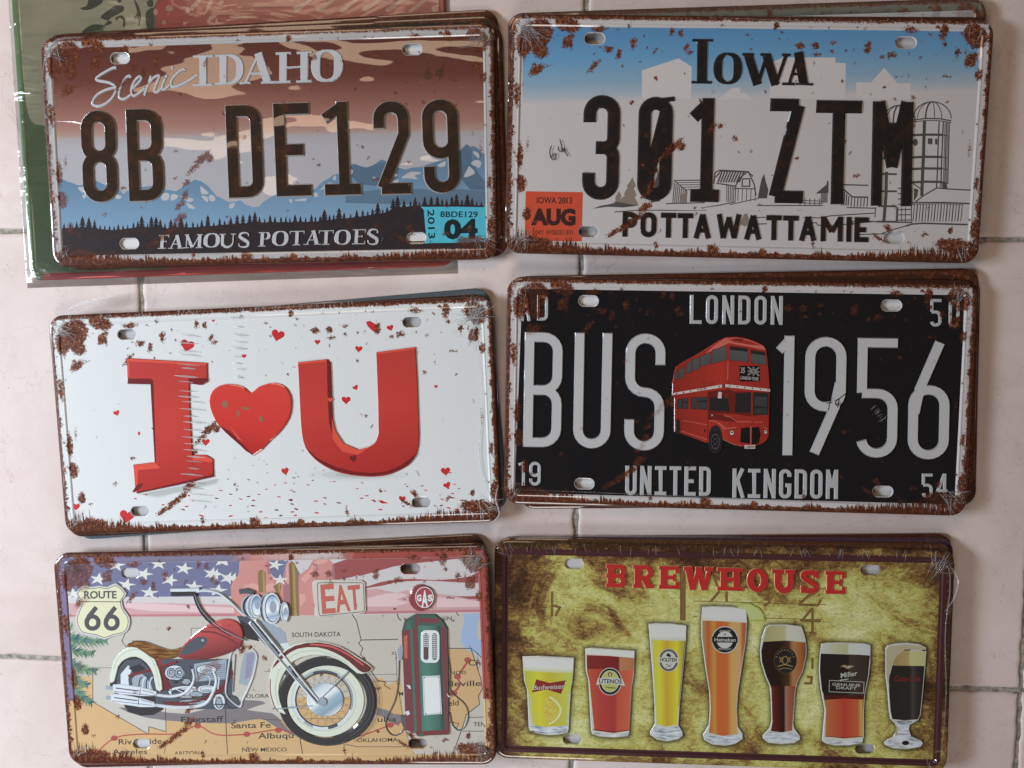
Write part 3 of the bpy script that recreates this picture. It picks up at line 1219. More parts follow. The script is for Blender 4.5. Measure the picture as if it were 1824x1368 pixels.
# ============================================================ the potato plate
def build_idaho():
    s, c = S_ID, cc(0.58)
    z1, z2, z3, z4, z5 = F(.5, 0, 0), F(.24123, 60, 40), F(.24123, 480, 40), F(.24123, 60, 260), F(.24123, 480, 260)
    white = paint('worn_white', WHITE, 1.0, wave=.4)
    tin_body('tin_plate', s.root, white, white)
    a = Art(s, 0.02)
    g0, g1 = s.mm(480, 62), s.mm(486, 262)
    sky = paint('sunset_sky', None, 0.85, 0.6, wave=2.5, grad=(g0, g1, [
        (0.0, (0.085, 0.026, 0.022)), (0.38, (0.13, 0.045, 0.036)), (0.62, (0.25, 0.115, 0.09)),
        (0.80, (0.33, 0.18, 0.15)), (0.865, (0.37, 0.25, 0.22)), (0.90, (0.355, 0.335, 0.35)), (1.0, (0.385, 0.38, 0.41))]))
    a.fill([(87, 80), (866, 58), (872, 450), (104, 458)], sky)
    blue = paint('mountain_blue', None, 0.8, 0.3, grad=(s.mm(480, 300), s.mm(486, 395), [(0, (0.115, 0.20, 0.30)), (1, (0.19, 0.32, 0.46))]))
    left = z4([(140, 228), (190, 232), (240, 260), (290, 275), (330, 290), (370, 285), (450, 252), (500, 275), (530, 290), (570, 292), (620, 303),
               (660, 355), (700, 325), (740, 312), (830, 300), (880, 290), (960, 320), (1000, 325), (1050, 335), (1090, 310),
               (1110, 290), (1150, 270), (1190, 248), (1240, 262), (1290, 298), (1330, 345), (1350, 370), (1400, 392), (1440, 415), (1490, 410), (1530, 400),
               (1560, 430), (1620, 452), (1660, 450), (1700, 410), (1740, 385), (1800, 350)])
    right = z5([(80, 345), (180, 335), (340, 318), (370, 285), (400, 258), (430, 245), (470, 215), (520, 200), (580, 152), (620, 130), (680, 150), (740, 160),
                (790, 125), (825, 100), (860, 110), (900, 135), (930, 150), (1000, 175), (1050, 160), (1120, 155), (1200, 125), (1290, 100), (1350, 60),
                (1400, 40), (1455, -15), (1485, 5), (1510, 0), (1540, 20), (1560, 45), (1600, 60)])
    a.fill(left + right + [(872, 440), (100, 450)], blue)
    blue2 = paint('mountain_shade', (0.09, 0.15, 0.225), 0.8, 0.3)
    a.fill(z5([(560, 300), (700, 335), (800, 322), (960, 330), (1100, 315), (1250, 330), (1400, 318), (1600, 335), (1600, 440), (900, 430), (560, 420)]), paint('mountain_mid', (0.105, 0.175, 0.25), 0.8, 0.3))
    a.fill(z5([(1400, 40), (1455, -12), (1500, 30), (1490, 90), (1540, 200), (1590, 260), (1590, 330), (1480, 320), (1420, 250)]), blue2)
    a.fill(z5([(600, 150), (640, 140), (700, 165), (800, 130), (860, 120), (960, 170), (940, 240), (820, 300), (660, 280), (610, 230)]), blue2)
    snow = paint('snow_print', (0.43, 0.44, 0.47), 0.8)
    for p in ([(1230, 298), (1262, 318), (1292, 350), (1262, 356), (1238, 348)], [(1238, 368), (1270, 372), (1288, 385), (1284, 414), (1262, 400)],
              [(1298, 364), (1332, 368), (1338, 404), (1308, 408), (1294, 388)], [(1078, 368), (1130, 376), (1182, 396), (1150, 414), (1120, 400)],
              [(1125, 420), (1170, 438), (1192, 462), (1150, 460), (1136, 444)], [(958, 348), (1002, 355), (992, 396), (960, 402), (940, 384)],
              [(1020, 356), (1066, 366), (1050, 392), (1012, 402)], [(1450, 428), (1484, 424), (1472, 456), (1443, 458)],
              [(330, 305), (372, 310), (366, 345), (340, 330)], [(365, 360), (388, 352), (380, 385), (362, 382)], [(600, 355), (648, 372), (630, 392), (600, 380)],
              [(470, 350), (545, 335), (510, 375), (480, 380)], [(790, 338), (880, 308), (850, 360), (815, 350)]):
        a.fill(smooth(z4(p), 3, True), snow)
    for p in ([(590, 168), (616, 182), (604, 214), (590, 206)], [(1000, 215), (1050, 190), (1124, 198), (1072, 220), (1096, 246), (1040, 240), (975, 236)],
              [(1436, 228), (1462, 170), (1478, 152), (1518, 196), (1480, 222)], [(1488, 130), (1520, 104), (1562, 116), (1552, 160), (1520, 150)],
              [(1502, 40), (1542, 52), (1548, 90), (1520, 70)], [(886, 212), (940, 206), (936, 224), (900, 230)], [(872, 278), (950, 248), (946, 270), (900, 286)],
              [(1240, 142), (1300, 112), (1292, 150), (1260, 154)], [(1143, 176), (1216, 160), (1204, 182)], [(320, 350), (352, 345), (356, 376), (330, 372)],
              [(190, 398), (268, 386), (266, 404), (200, 406)], [(145, 396), (168, 398), (160, 426)], [(366, 330), (450, 290), (462, 270), (420, 278), (386, 312)],
              [(465, 240), (490, 215), (486, 255)], [(760, 235), (780, 226), (778, 244)]):
        a.fill(smooth(z5(p), 3, True), snow)
    forest = paint('forest_dark', (0.028, 0.024, 0.028), 0.5, 0.7, mottle=0.25)
    rnd = random.Random(11)
    base = [(98, 408), (140, 405), (205, 410), (250, 404), (300, 407), (360, 404), (400, 400), (470, 396), (560, 395), (640, 386), (690, 378),
            (700, 370), (760, 365), (862, 366), (868, 452), (104, 457)]
    a.fill(base, forest)

    def tree(x, y, h):
        n = max(3, int(h / 4))
        w = h * 0.40
        for i in range(n):
            t = (i + 1) / n
            yb = y - h * (1 - t)
            yt = yb - h / n * 1.5
            k = w * (0.25 + 0.75 * t) * rnd.uniform(.8, 1.15)
            a.fill([(x, yt - (1.5 if i == 0 else 0)), (x + k * .9, yb - h * .03), (x + k, yb + h * .05), (x + k * .4, yb), (x, yb + h * .04), (x - k * .4, yb), (x - k, yb + h * .06), (x - k * .9, yb - h * .03)], forest)
    x = 103.0
    while x < 864:
        yb = np.interp(x, [p[0] for p in base[:14]], [p[1] for p in base[:14]]) + 2
        tree(x, yb + 3, rnd.choice([10, 12, 15, 18, 22, 13]))
        x += rnd.uniform(7, 12)
    # sticker
    holed(a)
    a.build('printed_picture')
    st = Art(s, 0.09)
    teal = paint('teal_sticker', c(62, 140, 158), 0.85, 0.3)
    st.fill(smooth([(757, 368.5), (862, 369), (866, 374), (867, 428), (862, 431), (764, 433), (760, 428), (755, 374)], 2, True), teal)
    st.hole(hole_poly(98, -61, k=0.5))
    st.build('year_sticker')
    ink = paint('sticker_ink', (0.015, 0.025, 0.03), 0.8)
    words(s, [('8BDE129', (784, 386.5), (851, 387), 10, ink, 0.016), ('04', (791, 424), (851, 423), 31, ink, 0.05),
              ('2013', (761.5, 373.5), (763.5, 425), 11.5, ink, 0.014)], 0.14, 'sticker_lettering')
    # big characters
    dark = paint('raised_dark_brown', (0.030, 0.021, 0.016), 0.55, 0.0, 0.25, mottle=0.45, wave=1.3)
    edge = paint('letter_edge_pale', (0.30, 0.28, 0.27), 0.4)
    ex, ey = (1, -.030), (.042, 1)
    for ch, x0, y0, w, h in (('8', 142, 197.5, 65, 166), ('B', 223, 194.5, 66, 167), ('D', 400, 187.5, 66, 168), ('E', 485, 184, 66, 169),
                             ('1', 571, 181, 68, 170), ('2', 662, 180.5, 66, 169), ('g', 748.5, 177.5, 67, 170)):
        emboss(s, put(s, glyph(ch, w, h, 22.5), x0, y0, ex, ey), 0.0, 0.95, 0.75, dark,
               'raised_letter' if ch.isalpha() and ch != 'g' else 'raised_digit', mat2=edge)
    pale = paint('raised_silver_white', (0.46, 0.47, 0.50), 0.8, 0.0, 0.3)
    ex = (1, -.033)
    for ch, x0, y0, w, h, t in (('I', 344, 98.5, 37, 56, 15), ('D', 384, 97, 52, 55, 15), ('A', 428, 95, 64, 56, 15), ('H', 491, 93, 66, 56, 15),
                                ('O', 554, 89, 59, 58, 18)):
        emboss(s, put(s, serif(ch, w, h, t, 5.0), x0, y0, ex, (-.01, 1)), 0.0, 0.7, 0.55, pale, 'raised_letter')
    ws = [[(615, 335), (590, 335), (540, 360), (470, 405), (475, 428), (560, 445), (604, 475), (602, 520), (565, 575), (500, 615), (448, 612), (438, 585), (470, 535), (530, 500), (606, 478)],
          [(716, 412), (712, 396), (690, 402), (655, 450), (632, 520), (640, 560), (680, 562), (735, 520)],
          [(728, 490), (780, 440), (796, 408), (775, 402), (742, 440), (722, 500), (735, 540), (775, 525), (825, 480)],
          [(868, 392), (850, 450), (818, 540)], [(835, 480), (880, 415), (920, 392), (928, 405), (900, 475), (893, 508), (920, 510), (960, 470)],
          [(988, 385), (962, 440), (948, 488), (975, 490), (1010, 455)],
          [(1118, 362), (1112, 348), (1080, 360), (1035, 405), (1014, 450), (1030, 475), (1075, 466), (1150, 428), (1215, 385)], [(1014, 330), (1034, 336)]]
    st = []
    for w_ in ws:
        p = s.poly(smooth(z2(w_), 4))
        st.append((p, 2.05, False))
    emboss(s, st, 0.0, 0.55, 0.5, pale, 'raised_script_word')
    ex = (1, -.018)
    grey = paint('letter_shadow_grey', (0.10, 0.10, 0.105), 0.6)
    for ch, x0, y0, w, h in (('F', 283, 418, 20, 26), ('A', 301, 418, 29, 26), ('M', 327, 417, 37, 26), ('O', 363, 415, 31, 27), ('U', 391, 416, 31, 26),
                             ('S', 425, 413, 22, 29), ('P', 461, 413, 23, 27), ('O', 485, 411, 31, 28), ('T', 516, 411, 28, 27), ('A', 543, 410, 31, 27),
                             ('T', 568, 410, 28, 27), ('O', 596, 409, 31, 28), ('E', 629, 408, 24, 28), ('S', 655, 407, 22, 30)):
        q = put(s, serif(ch, w, h, 7.5 if ch not in 'O' else 9, 3.0), x0, y0, ex, (-.06, 1))
        emboss(s, q, 0.0, 0.5, 0.35, pale, 'raised_letter', mat2=grey)
    pen(s, [z3([(1175, 335), (1150, 365), (1140, 400), (1160, 415), (1182, 395), (1175, 375), (1155, 385)]),
            z3([(1240, 350), (1225, 375), (1240, 390), (1280, 375)]), z3([(1278, 305), (1262, 360), (1252, 425)]), z3([(1235, 355), (1275, 362)])])


INKM = simple('marker_ink', (0.012, 0.011, 0.012), 0.4)


def pen(s, lines, w=0.42, h=1.05, name='pen_price'):
    a = Art(s, h)
    for l in lines:
        a.line(s.poly(smooth(l, 4), h), w, INKM, mm=True)
    a.build(name)


# ============================================================ the farm plate
def build_iowa():
    s, c = S_IA, cc(0.33)
    z1, z2, z3, z4, z5, z6 = IAz1, F(.24671, 890, 0), F(.25768, 1320, 0), F(.24671, 890, 240), F(.25768, 1320, 240), F(.19731, 1560, 150)
    white = paint('worn_white_soft', (0.54, 0.52, 0.53), 1.0, wave=.28)
    tin_body('tin_plate', s.root, white, white)
    a = Art(s, 0.02)
    sky = paint('blue_sky_fade', None, 1.0, 0.1, grad=(s.mm(1330, 52), s.mm(1330, 178), [
        (0, (0.10, 0.27, 0.50)), (0.35, (0.14, 0.33, 0.55)), (0.68, (0.24, 0.39, 0.53)), (0.86, (0.38, 0.45, 0.52)), (0.97, (0.54, 0.52, 0.53))]))
    a.fill(z1([(80, 92), (400, 95), (1660, 107), (1672, 345), (1240, 345), (1200, 355), (500, 372), (80, 380)]), sky)
    hol = paint('building_white', (0.58, 0.56, 0.57), 1.0)
    a.fill(z1([(495, 245), (622, 203), (668, 232), (666, 345), (495, 345)]), hol)
    a.fill(z1([(940, 220), (985, 200), (1168, 200), (1168, 218), (1204, 220), (1202, 345), (940, 345)]), hol)
    a.fill(z1([(1240, 287), (1292, 287), (1338, 236), (1384, 290), (1430, 290), (1428, 345), (1240, 345)]), hol)
    a.fill(z1([(760, 345), (810, 305), (830, 305), (880, 345)]), hol)
    g = paint('drawing_grey', (0.085, 0.08, 0.08), 0.6)
    tg = paint('drawing_taupe', (0.24, 0.20, 0.165), 0.6)

    def L(fr, pts, w=0.45, m=g):
        a.line(fr(pts), w * 1.35, m)
    # spruces and bank
    for pts in ([(958, 305), (985, 370), (968, 385), (990, 440), (975, 450), (1005, 510), (840, 520), (880, 455), (905, 440), (895, 430), (925, 380), (915, 370), (940, 340)],
                [(862, 405), (880, 440), (870, 470), (905, 515), (800, 520), (835, 480), (835, 450)]):
        a.fill(z4(pts), tg)
    a.fill(z4([(1145, 260), (1160, 310), (1150, 340), (1170, 380), (1160, 480), (1090, 490), (1100, 420), (1125, 330)]), g)
    a.fill(z4([(668, 535), (730, 512), (800, 500), (850, 485), (1000, 512), (900, 525), (780, 520)]), g)
    L(z4, [(830, 558), (1000, 545), (1200, 545), (1490, 548), (1455, 528), (1580, 510), (1700, 485)], .5)
    # shed 1
    L(z4, [(1258, 330), (1470, 328)], .5)
    L(z4, [(1258, 330), (1350, 405), (1345, 500)], .5)
    for k in range(8):
        L(z4, [(1262 + k * 13, 345 + k * 9), (1250 + k * 13, 495)], .45)
    for k in range(4):
        L(z4, [(1275 + k * 22, 345 + k * 17), (1465, 343 + k * 16)], .35)
    a.fill(z4([(1312, 430), (1350, 420), (1345, 498), (1308, 500)]), tg)
    L(z4, [(1200, 498), (1480, 490)], .5)
    # barn
    L(z4, [(1560, 310), (1595, 262), (1790, 268), (1830, 300)], .6)
    L(z4, [(1700, 375), (1735, 310), (1790, 268)], .6)
    for k in range(9):
        a.fill(z4([(1600 + k * 20, 265), (1611 + k * 20, 266), (1582 + k * 19, 345), (1570 + k * 19, 344)]), g)
    L(z4, [(1565, 350), (1710, 372)], .6)
    for k in range(6):
        L(z4, [(1640 + k * 13, 365), (1640 + k * 12, 485)], .4)
    L(z1, [(745, 640), (750, 600), (765, 592), (865, 597), (885, 640), (892, 680)], .6)
    for k in range(6):
        L(z1, [(815 + k * 15, 655), (813 + k * 15, 700)], .35)
    L(z1, [(812, 655), (888, 657)], .5)
    L(z1, [(845, 622), (870, 622), (870, 648), (843, 648), (845, 622)], .6)
    L(z1, [(800, 712), (900, 690)], .4)
    a.fill(z1([(920, 605), (928, 640), (935, 660), (930, 690), (898, 690), (905, 650), (912, 620)]), g)
    L(z1, [(895, 715), (1125, 715)], .5)
    for k in range(5):
        L(z1, [(1045 + k * 17, 690), (1045 + k * 17, 715)], .4)
    L(z1, [(1040, 697), (1125, 700)], .4)
    L(z1, [(1040, 706), (1125, 708)], .4)
    # right sheds
    a.fill(z5([(515, 408), (590, 345), (595, 318), (605, 318), (605, 400)]), g)
    for k in range(8):
        L(z5, [(555 + k * 6, 400), (553 + k * 6, 470)], .3)
    L(z5, [(695, 345), (880, 350)], .6)
    L(z5, [(700, 370), (770, 430), (880, 432)], .7)
    for k in range(4):
        L(z5, [(700 + k * 15, 380 + k * 14), (695 + k * 15, 490)], .6)
    for k in range(6):
        L(z5, [(765 + k * 22, 432), (760 + k * 22, 498)], .5)
    L(z5, [(730, 503), (930, 508)], .5)
    # silos
    for k, (cx, w, y0, yt) in enumerate(((510, 172, 310, 158), (210, 150, 350, 190))):
        top = yt
        L(z6, [(cx + math.cos(math.radians(a_)) * w, y0 - math.sin(math.radians(a_)) * (y0 - top)) for a_ in range(0, 181, 15)], .5)
        for f_ in (-0.78, -0.35, 0.12, 0.5):
            L(z6, [(cx + f_ * w * math.cos(math.radians(t)) * 1.0, y0 - math.sin(math.radians(t)) * (y0 - top)) for t in range(0, 91, 15)], .75 if f_ == -0.35 else .4)
        L(z6, [(cx - w, y0 + 14), (cx - w * .4, y0), (cx + w * .4, y0 + 2), (cx + w, y0 + 20)], .6)
        L(z6, [(cx - w, y0 + 32), (cx - w * .4, y0 + 18), (cx + w * .4, y0 + 20), (cx + w, y0 + 36)], .4)
    L(z6, [(440, 330), (435, 480), (430, 650), (420, 870), (415, 1010)], 1.5)
    L(z6, [(572, 330), (562, 560), (558, 750), (548, 930)], .6)
    L(z6, [(610, 330), (600, 560), (592, 750), (588, 930)], .6)
    for k in range(4):
        L(z6, [(625 + k * 13, 345), (610 + k * 13, 900)], .35 + .2 * (k % 2))
    L(z6, [(330, 340), (318, 850)], .45)
    for y in (455, 655, 760, 880):
        L(z6, [(322, y + 6), (450, y), (600, y + 2)], 1.1)
        L(z6, [(600, y + 2), (645, y + 12)], .5)
    a.fill(z6(ell(358, 525, 22, 32)), g)
    a.fill(z6(rrect(470, 488, 512, 542, 8)), g)
    a.fill(z6(rrect(535, 492, 556, 545, 8)), g)
    a.fill(z6([(600, 880), (640, 890), (645, 940), (600, 940)]), g)
    L(z6, [(96, 790), (92, 1000), (72, 1250)], 1.5)
    for y in (670, 810, 965, 1100, 1240):
        L(z6, [(20, y), (190, y + 2)], .9)
    L(z6, [(190, 1110), (185, 1250)], .6)
    # big shed bottom right
    L(z6, [(540, 935), (640, 945), (860, 957)], .6)
    L(z6, [(548, 938), (440, 1000), (360, 1060)], .6)
    L(z6, [(295, 865), (385, 930), (420, 960)], .5)
    a.fill(z6([(345, 940), (385, 950), (375, 1010), (345, 1055)]), g)
    L(z6, [(330, 1070), (600, 1068), (860, 1078)], .7)
    L(z6, [(330, 1085), (600, 1080), (790, 1090)], .3)
    for k in range(17):
        L(z6, [(350 + k * 27, 1085), (335 + k * 27, 1240)], .55 if k % 2 else .4)
    L(z6, [(270, 1280), (330, 1262), (420, 1255), (830, 1268)], .8)
    L(z6, [(0, 1245), (330, 1250)], .4)
    for k in range(7):
        L(z6, [(200, 940 + k * 48), (320, 938 + k * 48)], .5)
    L(z6, [(325, 930), (320, 1250)], .5)
    for k in range(3):
        L(z6, [(200 + k * 35, 1110), (196 + k * 35, 1240)], .4)
    L(z6, [(60, 1345), (160, 1312), (270, 1280)], .5)
    for p in ([(430, 572), (540, 575), (620, 560), (920, 542)], [(100, 573), (180, 570)], [(430, 610), (520, 608), (530, 625), (630, 628), (920, 600)],
              [(760, 598), (860, 598), (1180, 605)], [(780, 690), (1000, 685), (1110, 672)], [(100, 618), (180, 615)], [(930, 500), (925, 570)]):
        L(z5, p, .5)
    a.fill(z1([(835, 780), (850, 745), (862, 742), (872, 780), (852, 788)]), tg)
    holed(a)
    a.build('printed_picture')
    # sticker
    st = Art(s, 0.09)
    red = paint('red_sticker', (0.56, 0.085, 0.045), 1.0, 0.3)
    st.fill(z4([(188, 408), (600, 415), (592, 770), (180, 765)]), red)
    st.hole(hole_poly(-98, -61, k=0.5))
    st.build('month_sticker')
    ink = paint('red_sticker_ink', (0.05, 0.022, 0.02), 0.9)
    q = z4
    words(s, [('IOWA 2013', q([(268, 495)])[0], q([(522, 497)])[0], 11, ink, 0.012), ('AUG', q([(226, 645)])[0], q([(548, 648)])[0], 26, ink, 0.06),
              ('104Y W08201301', q([(243, 722)])[0], q([(528, 722)])[0], 8.5, ink, 0.0)], 0.14, 'sticker_lettering')
    blk = paint('raised_black', (0.016, 0.015, 0.016), 0.75, 0.5, 0.3, mottle=0.25, wave=.5)
    ex, ey = (1, .014), (-.022, 1)
    for ch, x0, y0, w, h in (('3', 1040, 169, 66, 188), ('0', 1138, 172, 62, 187), ('1', 1233, 174, 52, 187), ('Z', 1372, 175, 63, 188), ('T', 1454, 178, 82, 187)):
        t = 23
        st_ = glyph(ch, w, h, t)
        if ch == '0':
            st_.append(([(t * .6, h * 0.93), (w - t * .5, h * 0.07)], t * .85, False))
            st_.append(([(w * .55, 7), (w + 2, 3)], 9, False))
        emboss(s, put(s, st_, x0, y0, ex, ey), 0.0, 0.9, 0.7, blk, 'raised_letter' if ch in 'ZT' else 'raised_digit')
    # the M, drawn by its own outline: wide stems and a deep V
    emboss(s, put(s, [([(11.5, 0), (11.5, 188)], 20, False), ([(65, 0), (65, 188)], 20, False), ([(14, 0), (38, 118)], 20, False), ([(62, 0), (38, 118)], 20, False),
                      ([(24, 70), (52, 70)], 62, False)], 1553, 180, ex, (-.02, 1)), 0.0, 0.9, 0.7, blk, 'raised_letter')
    for ch, x0, y0, w, h, t in (('I', 1233, 69, 37, 80, 19), ('o', 1271, 93, 52, 57, 16), ('W', 1322, 94, 87, 57, 17), ('A', 1395, 92, 54, 60, 17)):
        emboss(s, put(s, serif(ch, w, h, t, 5.2), x0, y0, ex, ey), 0.0, 0.7, 0.5, blk, 'raised_letter')
    x = 1110
    # word along the bottom
    cells = [(1109, 26), (1141, 29), (1177, 28), (1207, 28), (1236, 31), (1276, 45), (1326, 31), (1365, 28), (1395, 28), (1424, 31), (1462, 40), (1507, 11), (1522, 26)]
    for ch, (x0, w) in zip('POTTAWATTAMIE', cells):
        y0 = 377 + (x0 - 1109) * .023
        emboss(s, put(s, glyph(ch, w, 45, 9.6), x0, y0, ex, ey), 0.0, 0.6, 0.35, blk, 'raised_letter')
    pen(s, [z4([(375, 80), (362, 120), (370, 165), (395, 178), (408, 150), (395, 138), (372, 160)]), z4([(425, 85), (428, 115), (455, 118), (472, 92)]),
            z4([(434, 35), (448, 80), (452, 118)]), z4([(450, 95), (470, 120), (494, 155)])], w=0.6)


# ============================================================ the bus plate
def build_london():
    s, c = S_LO, cc(0.42)
    z1, z2, z3, z4, z5, z6 = F(.50439, 880, 460), F(.24671, 890, 480), F(.24671, 1330, 470), F(.24671, 890, 700), F(.24671, 1330, 700), F(.18272, 1180, 580)
    white = paint('worn_white_soft', (0.54, 0.52, 0.53), 1.0, wave=.28)
    tin_body('tin_plate', s.root, white, white)
    a = Art(s, 0.02)
    black = paint('black_ground', (0.009, 0.0095, 0.012), 0.5, 0.75, 0.3, wave=.9, mottle=0.03)
    a.fill(z1([(100, 106), (1660, 122), (1640, 875), (72, 838)]), black)
    holed(a)
    a.build('printed_ground')
    wl = paint('raised_white', (0.50, 0.505, 0.52), 0.35, 0, 0.35, wave=.3)
    wl2 = paint('raised_white_worn', (0.42, 0.43, 0.44), 1.0, 0, 0.35)
    eg = paint('letter_edge_grey', (0.30, 0.31, 0.33), 0.3)
    ex, ey = (1, .012), (-.014, 1)
    for ch, x0, y0, w, h in (('B', 935, 591, 69, 207), ('U', 1024, 592, 68, 208), ('S', 1115, 593, 72, 211), ('!', 1383, 597, 33, 216), ('9', 1435, 599, 74, 216),
                             ('5', 1528, 601, 74, 216), ('6', 1620, 603, 74, 217)):
        t = 18.5
        emboss(s, put(s, glyph(ch, w, h, t), x0, y0, ex, (-.018, 1)), 0.0, 0.95, 0.6, wl,
               'raised_letter' if ch in 'BUS' else 'raised_digit', mat2=eg)
    for word, x0, y0, x1, h, t in (('LONDON', 1229, 525, 1402, 52, 7), ('UNiTED', 1114, 829, 1272, 53, 7.5), ('KiNGDOM', 1305, 834, 1499, 53, 7.5)):
        n = len(word)
        gap = (x1 - x0) / n
        for i, ch in enumerate(word):
            w = gap * (.80 if word != 'LONDON' else .76)
            emboss(s, put(s, glyph(ch, w, h, t), x0 + i * gap, y0 + i * gap * .012, ex, (-.012, 1)), 0.0, 0.55, 0.32, wl2, 'raised_letter')
    for word, cells, h in (('AD', ((928, 526, 18), (957, 525, 20)), 46), ('50', ((1657, 532, 21), (1690, 533, 20)), 50), ('19', ((922, 822, 14), (943, 822, 21)), 43),
                           ('54', ((1642, 843, 20), (1668, 843, 20)), 44)):
        for ch, (x0, y0, w) in zip(word, cells):
            ch = {'1': '!', '9': 'g'}.get(ch, ch)
            emboss(s, put(s, glyph(ch, w, h, 6), x0, y0, ex, (-.012, 1)), 0.0, 0.5, 0.3, wl2, 'raised_letter' if ch.isupper() else 'raised_digit')
    # the bus, pressed out of the plate
    red = paint('bus_red', None, 0.35, 0.5, 0.3, film=.35, grad=(s.mm(1200, 700), s.mm(1372, 690), [(0, (0.24, 0.028, 0.020)), (0.5, (0.40, 0.040, 0.028)), (0.56, (0.34, 0.035, 0.026)), (1, (0.30, 0.03, 0.024))]))
    o = z6([(92, 660), (95, 560), (108, 480), (128, 405), (200, 352), (300, 300), (400, 240), (500, 178), (560, 140), (625, 110), (720, 107), (790, 114), (850, 130), (930, 160), (985, 190),
            (1015, 230), (1030, 330), (1042, 480), (1052, 640), (1045, 850), (1040, 1080), (1020, 1120), (980, 1150), (880, 1182), (770, 1182), (680, 1150), (590, 1110), (430, 1145),
            (300, 1095), (190, 1055), (112, 1035), (112, 700)])
    body = relief(s, o, 0.0, 0.8, 0.55, red, 'bus_picture')
    b = Art(s, 0.82)
    dkred = paint('bus_dark_red', (0.15, 0.018, 0.014), 0.4, 0.5)
    ltred = paint('bus_light_red', (0.55, 0.14, 0.11), 0.3)
    gl = paint('bus_glass', None, 0.3, 0.5, grad=(s.mm(1290, 600), s.mm(1300, 800), [(0, (0.10, 0.11, 0.11)), (0.5, (0.05, 0.055, 0.06)), (1, (0.02, 0.022, 0.025))]))
    gl2 = paint('bus_glass_dark', (0.022, 0.022, 0.024), 0.4, 0.5)
    blk = paint('bus_black', (0.010, 0.009, 0.010), 0.3)
    wht = paint('bus_white', (0.60, 0.52, 0.50), 0.5)
    Z = z6
    b.fill(Z([(610, 122), (720, 116), (850, 140), (985, 200), (1010, 240), (650, 170), (520, 230), (420, 270), (500, 200)]), ltred)
    b.fill(Z([(640, 135), (730, 124), (850, 150), (960, 195), (840, 185), (700, 160)]), red)
    b.fill(Z([(680, 125), (790, 130), (780, 150), (700, 140)]), dkred)
    for p in ([(490, 240), (620, 200), (625, 330), (482, 372)], [(370, 300), (468, 262), (468, 370), (370, 395)], [(290, 335), (360, 308), (358, 420), (292, 442)],
              [(235, 372), (282, 350), (280, 452), (232, 470)], [(160, 430), (212, 405), (208, 500), (155, 515)], [(122, 460), (150, 440), (148, 515), (118, 522)],
              [(662, 202), (830, 225), (835, 352), (655, 335)], [(862, 236), (1000, 262), (1012, 385), (870, 362)]):
        b.fill(inset(Z(p), -1.0), dkred)
        b.fill(Z(p), gl)
    b.fill(Z([(662, 202), (830, 225), (830, 255), (660, 236)]), gl2)
    b.fill(Z([(862, 236), (1000, 262), (1002, 292), (864, 272)]), gl2)
    b.line(Z([(640, 350), (634, 530)]), .5, ltred)
    b.line(Z([(640, 560), (640, 640)]), .6, dkred)
    b.fill(Z([(90, 660), (580, 574), (582, 602), (92, 680)]), wht)
    b.fill(Z([(612, 570), (1050, 620), (1050, 644), (612, 598)]), wht)
    for x, y in ((140, 664), (205, 652), (275, 638), (345, 626), (412, 612), (555, 594), (655, 588), (730, 597), (803, 604), (878, 612), (955, 621), (1030, 629)):
        b.fill(Z(ell(x, y, 7, 7, 8)), blk)
    b.fill(Z([(582, 572), (610, 572), (610, 600), (582, 602)]), paint('bus_brown', (0.12, 0.05, 0.03), .3))
    b.fill(Z([(440, 640), (640, 620), (700, 640), (1045, 650), (1042, 850), (880, 890), (690, 860), (440, 860)]), dkred)
    for p in ([(462, 700), (640, 700), (655, 840), (462, 830)], [(712, 660), (862, 650), (862, 850), (705, 848)], [(888, 652), (1032, 658), (1028, 872), (882, 868)]):
        b.fill(Z(p), gl2)
    b.fill(Z([(900, 690), (1020, 695), (1018, 790), (895, 785)]), gl)
    b.fill(Z([(900, 805), (1020, 808), (1018, 860), (895, 858)]), gl)
    b.line(Z([(872, 640), (872, 900)]), .8, red)
    b.fill(Z([(545, 645), (578, 648), (575, 710), (538, 708)]), wht)
    for p in ([(152, 722), (188, 718), (186, 806), (150, 804)], [(200, 716), (248, 712), (245, 808), (198, 806)], [(282, 704), (330, 702), (328, 812), (280, 810)],
              [(346, 702), (432, 698), (430, 818), (346, 812)]):
        b.fill(inset(Z(p), -.8), blk)
        b.fill(Z(p), gl)
    b.line(Z([(346, 738), (432, 736)]), .7, blk)
    b.line(Z([(200, 748), (247, 746)]), .5, blk)
    b.fill(Z(rrect(752, 392, 952, 545, 14)), blk)
    cream = paint('bus_sign_cream', (0.42, 0.36, 0.34), 0.2)
    q = Z([(830, 400), (945, 408), (945, 492), (830, 484)])
    for l in ([(832, 402), (944, 490)], [(944, 408), (832, 482)], [(888, 402), (888, 488)], [(832, 444), (944, 450)]):
        b.line(Z(l), .9, cream)
    for l in ([(832, 402), (944, 490)], [(944, 408), (832, 482)], [(888, 402), (888, 488)], [(832, 444), (944, 450)]):
        b.line(Z(l), .3, blk)
    # lower body lines
    b.fill(Z([(445, 860), (600, 870), (700, 900), (740, 935), (600, 935), (520, 915), (445, 920)]), dkred)
    b.line(Z([(600, 878), (660, 890), (735, 938), (865, 938)]), .5, ltred)
    b.line(Z([(890, 940), (975, 942)]), .4, ltred)
    b.line(Z([(450, 925), (520, 935), (570, 970), (605, 1020)]), .5, ltred)
    b.line(Z([(550, 950), (620, 1005), (720, 990)]), .6, ltred)
    b.line(Z([(985, 990), (1030, 1010)]), .4, ltred)
    b.line(Z([(195, 925), (440, 968)]), .35, ltred)
    b.line(Z([(190, 1030), (435, 1110)]), .45, ltred)
    b.line(Z([(590, 1110), (700, 1160), (770, 1170)]), .4, ltred)
    b.line(Z([(445, 870), (438, 1130)]), .5, dkred)
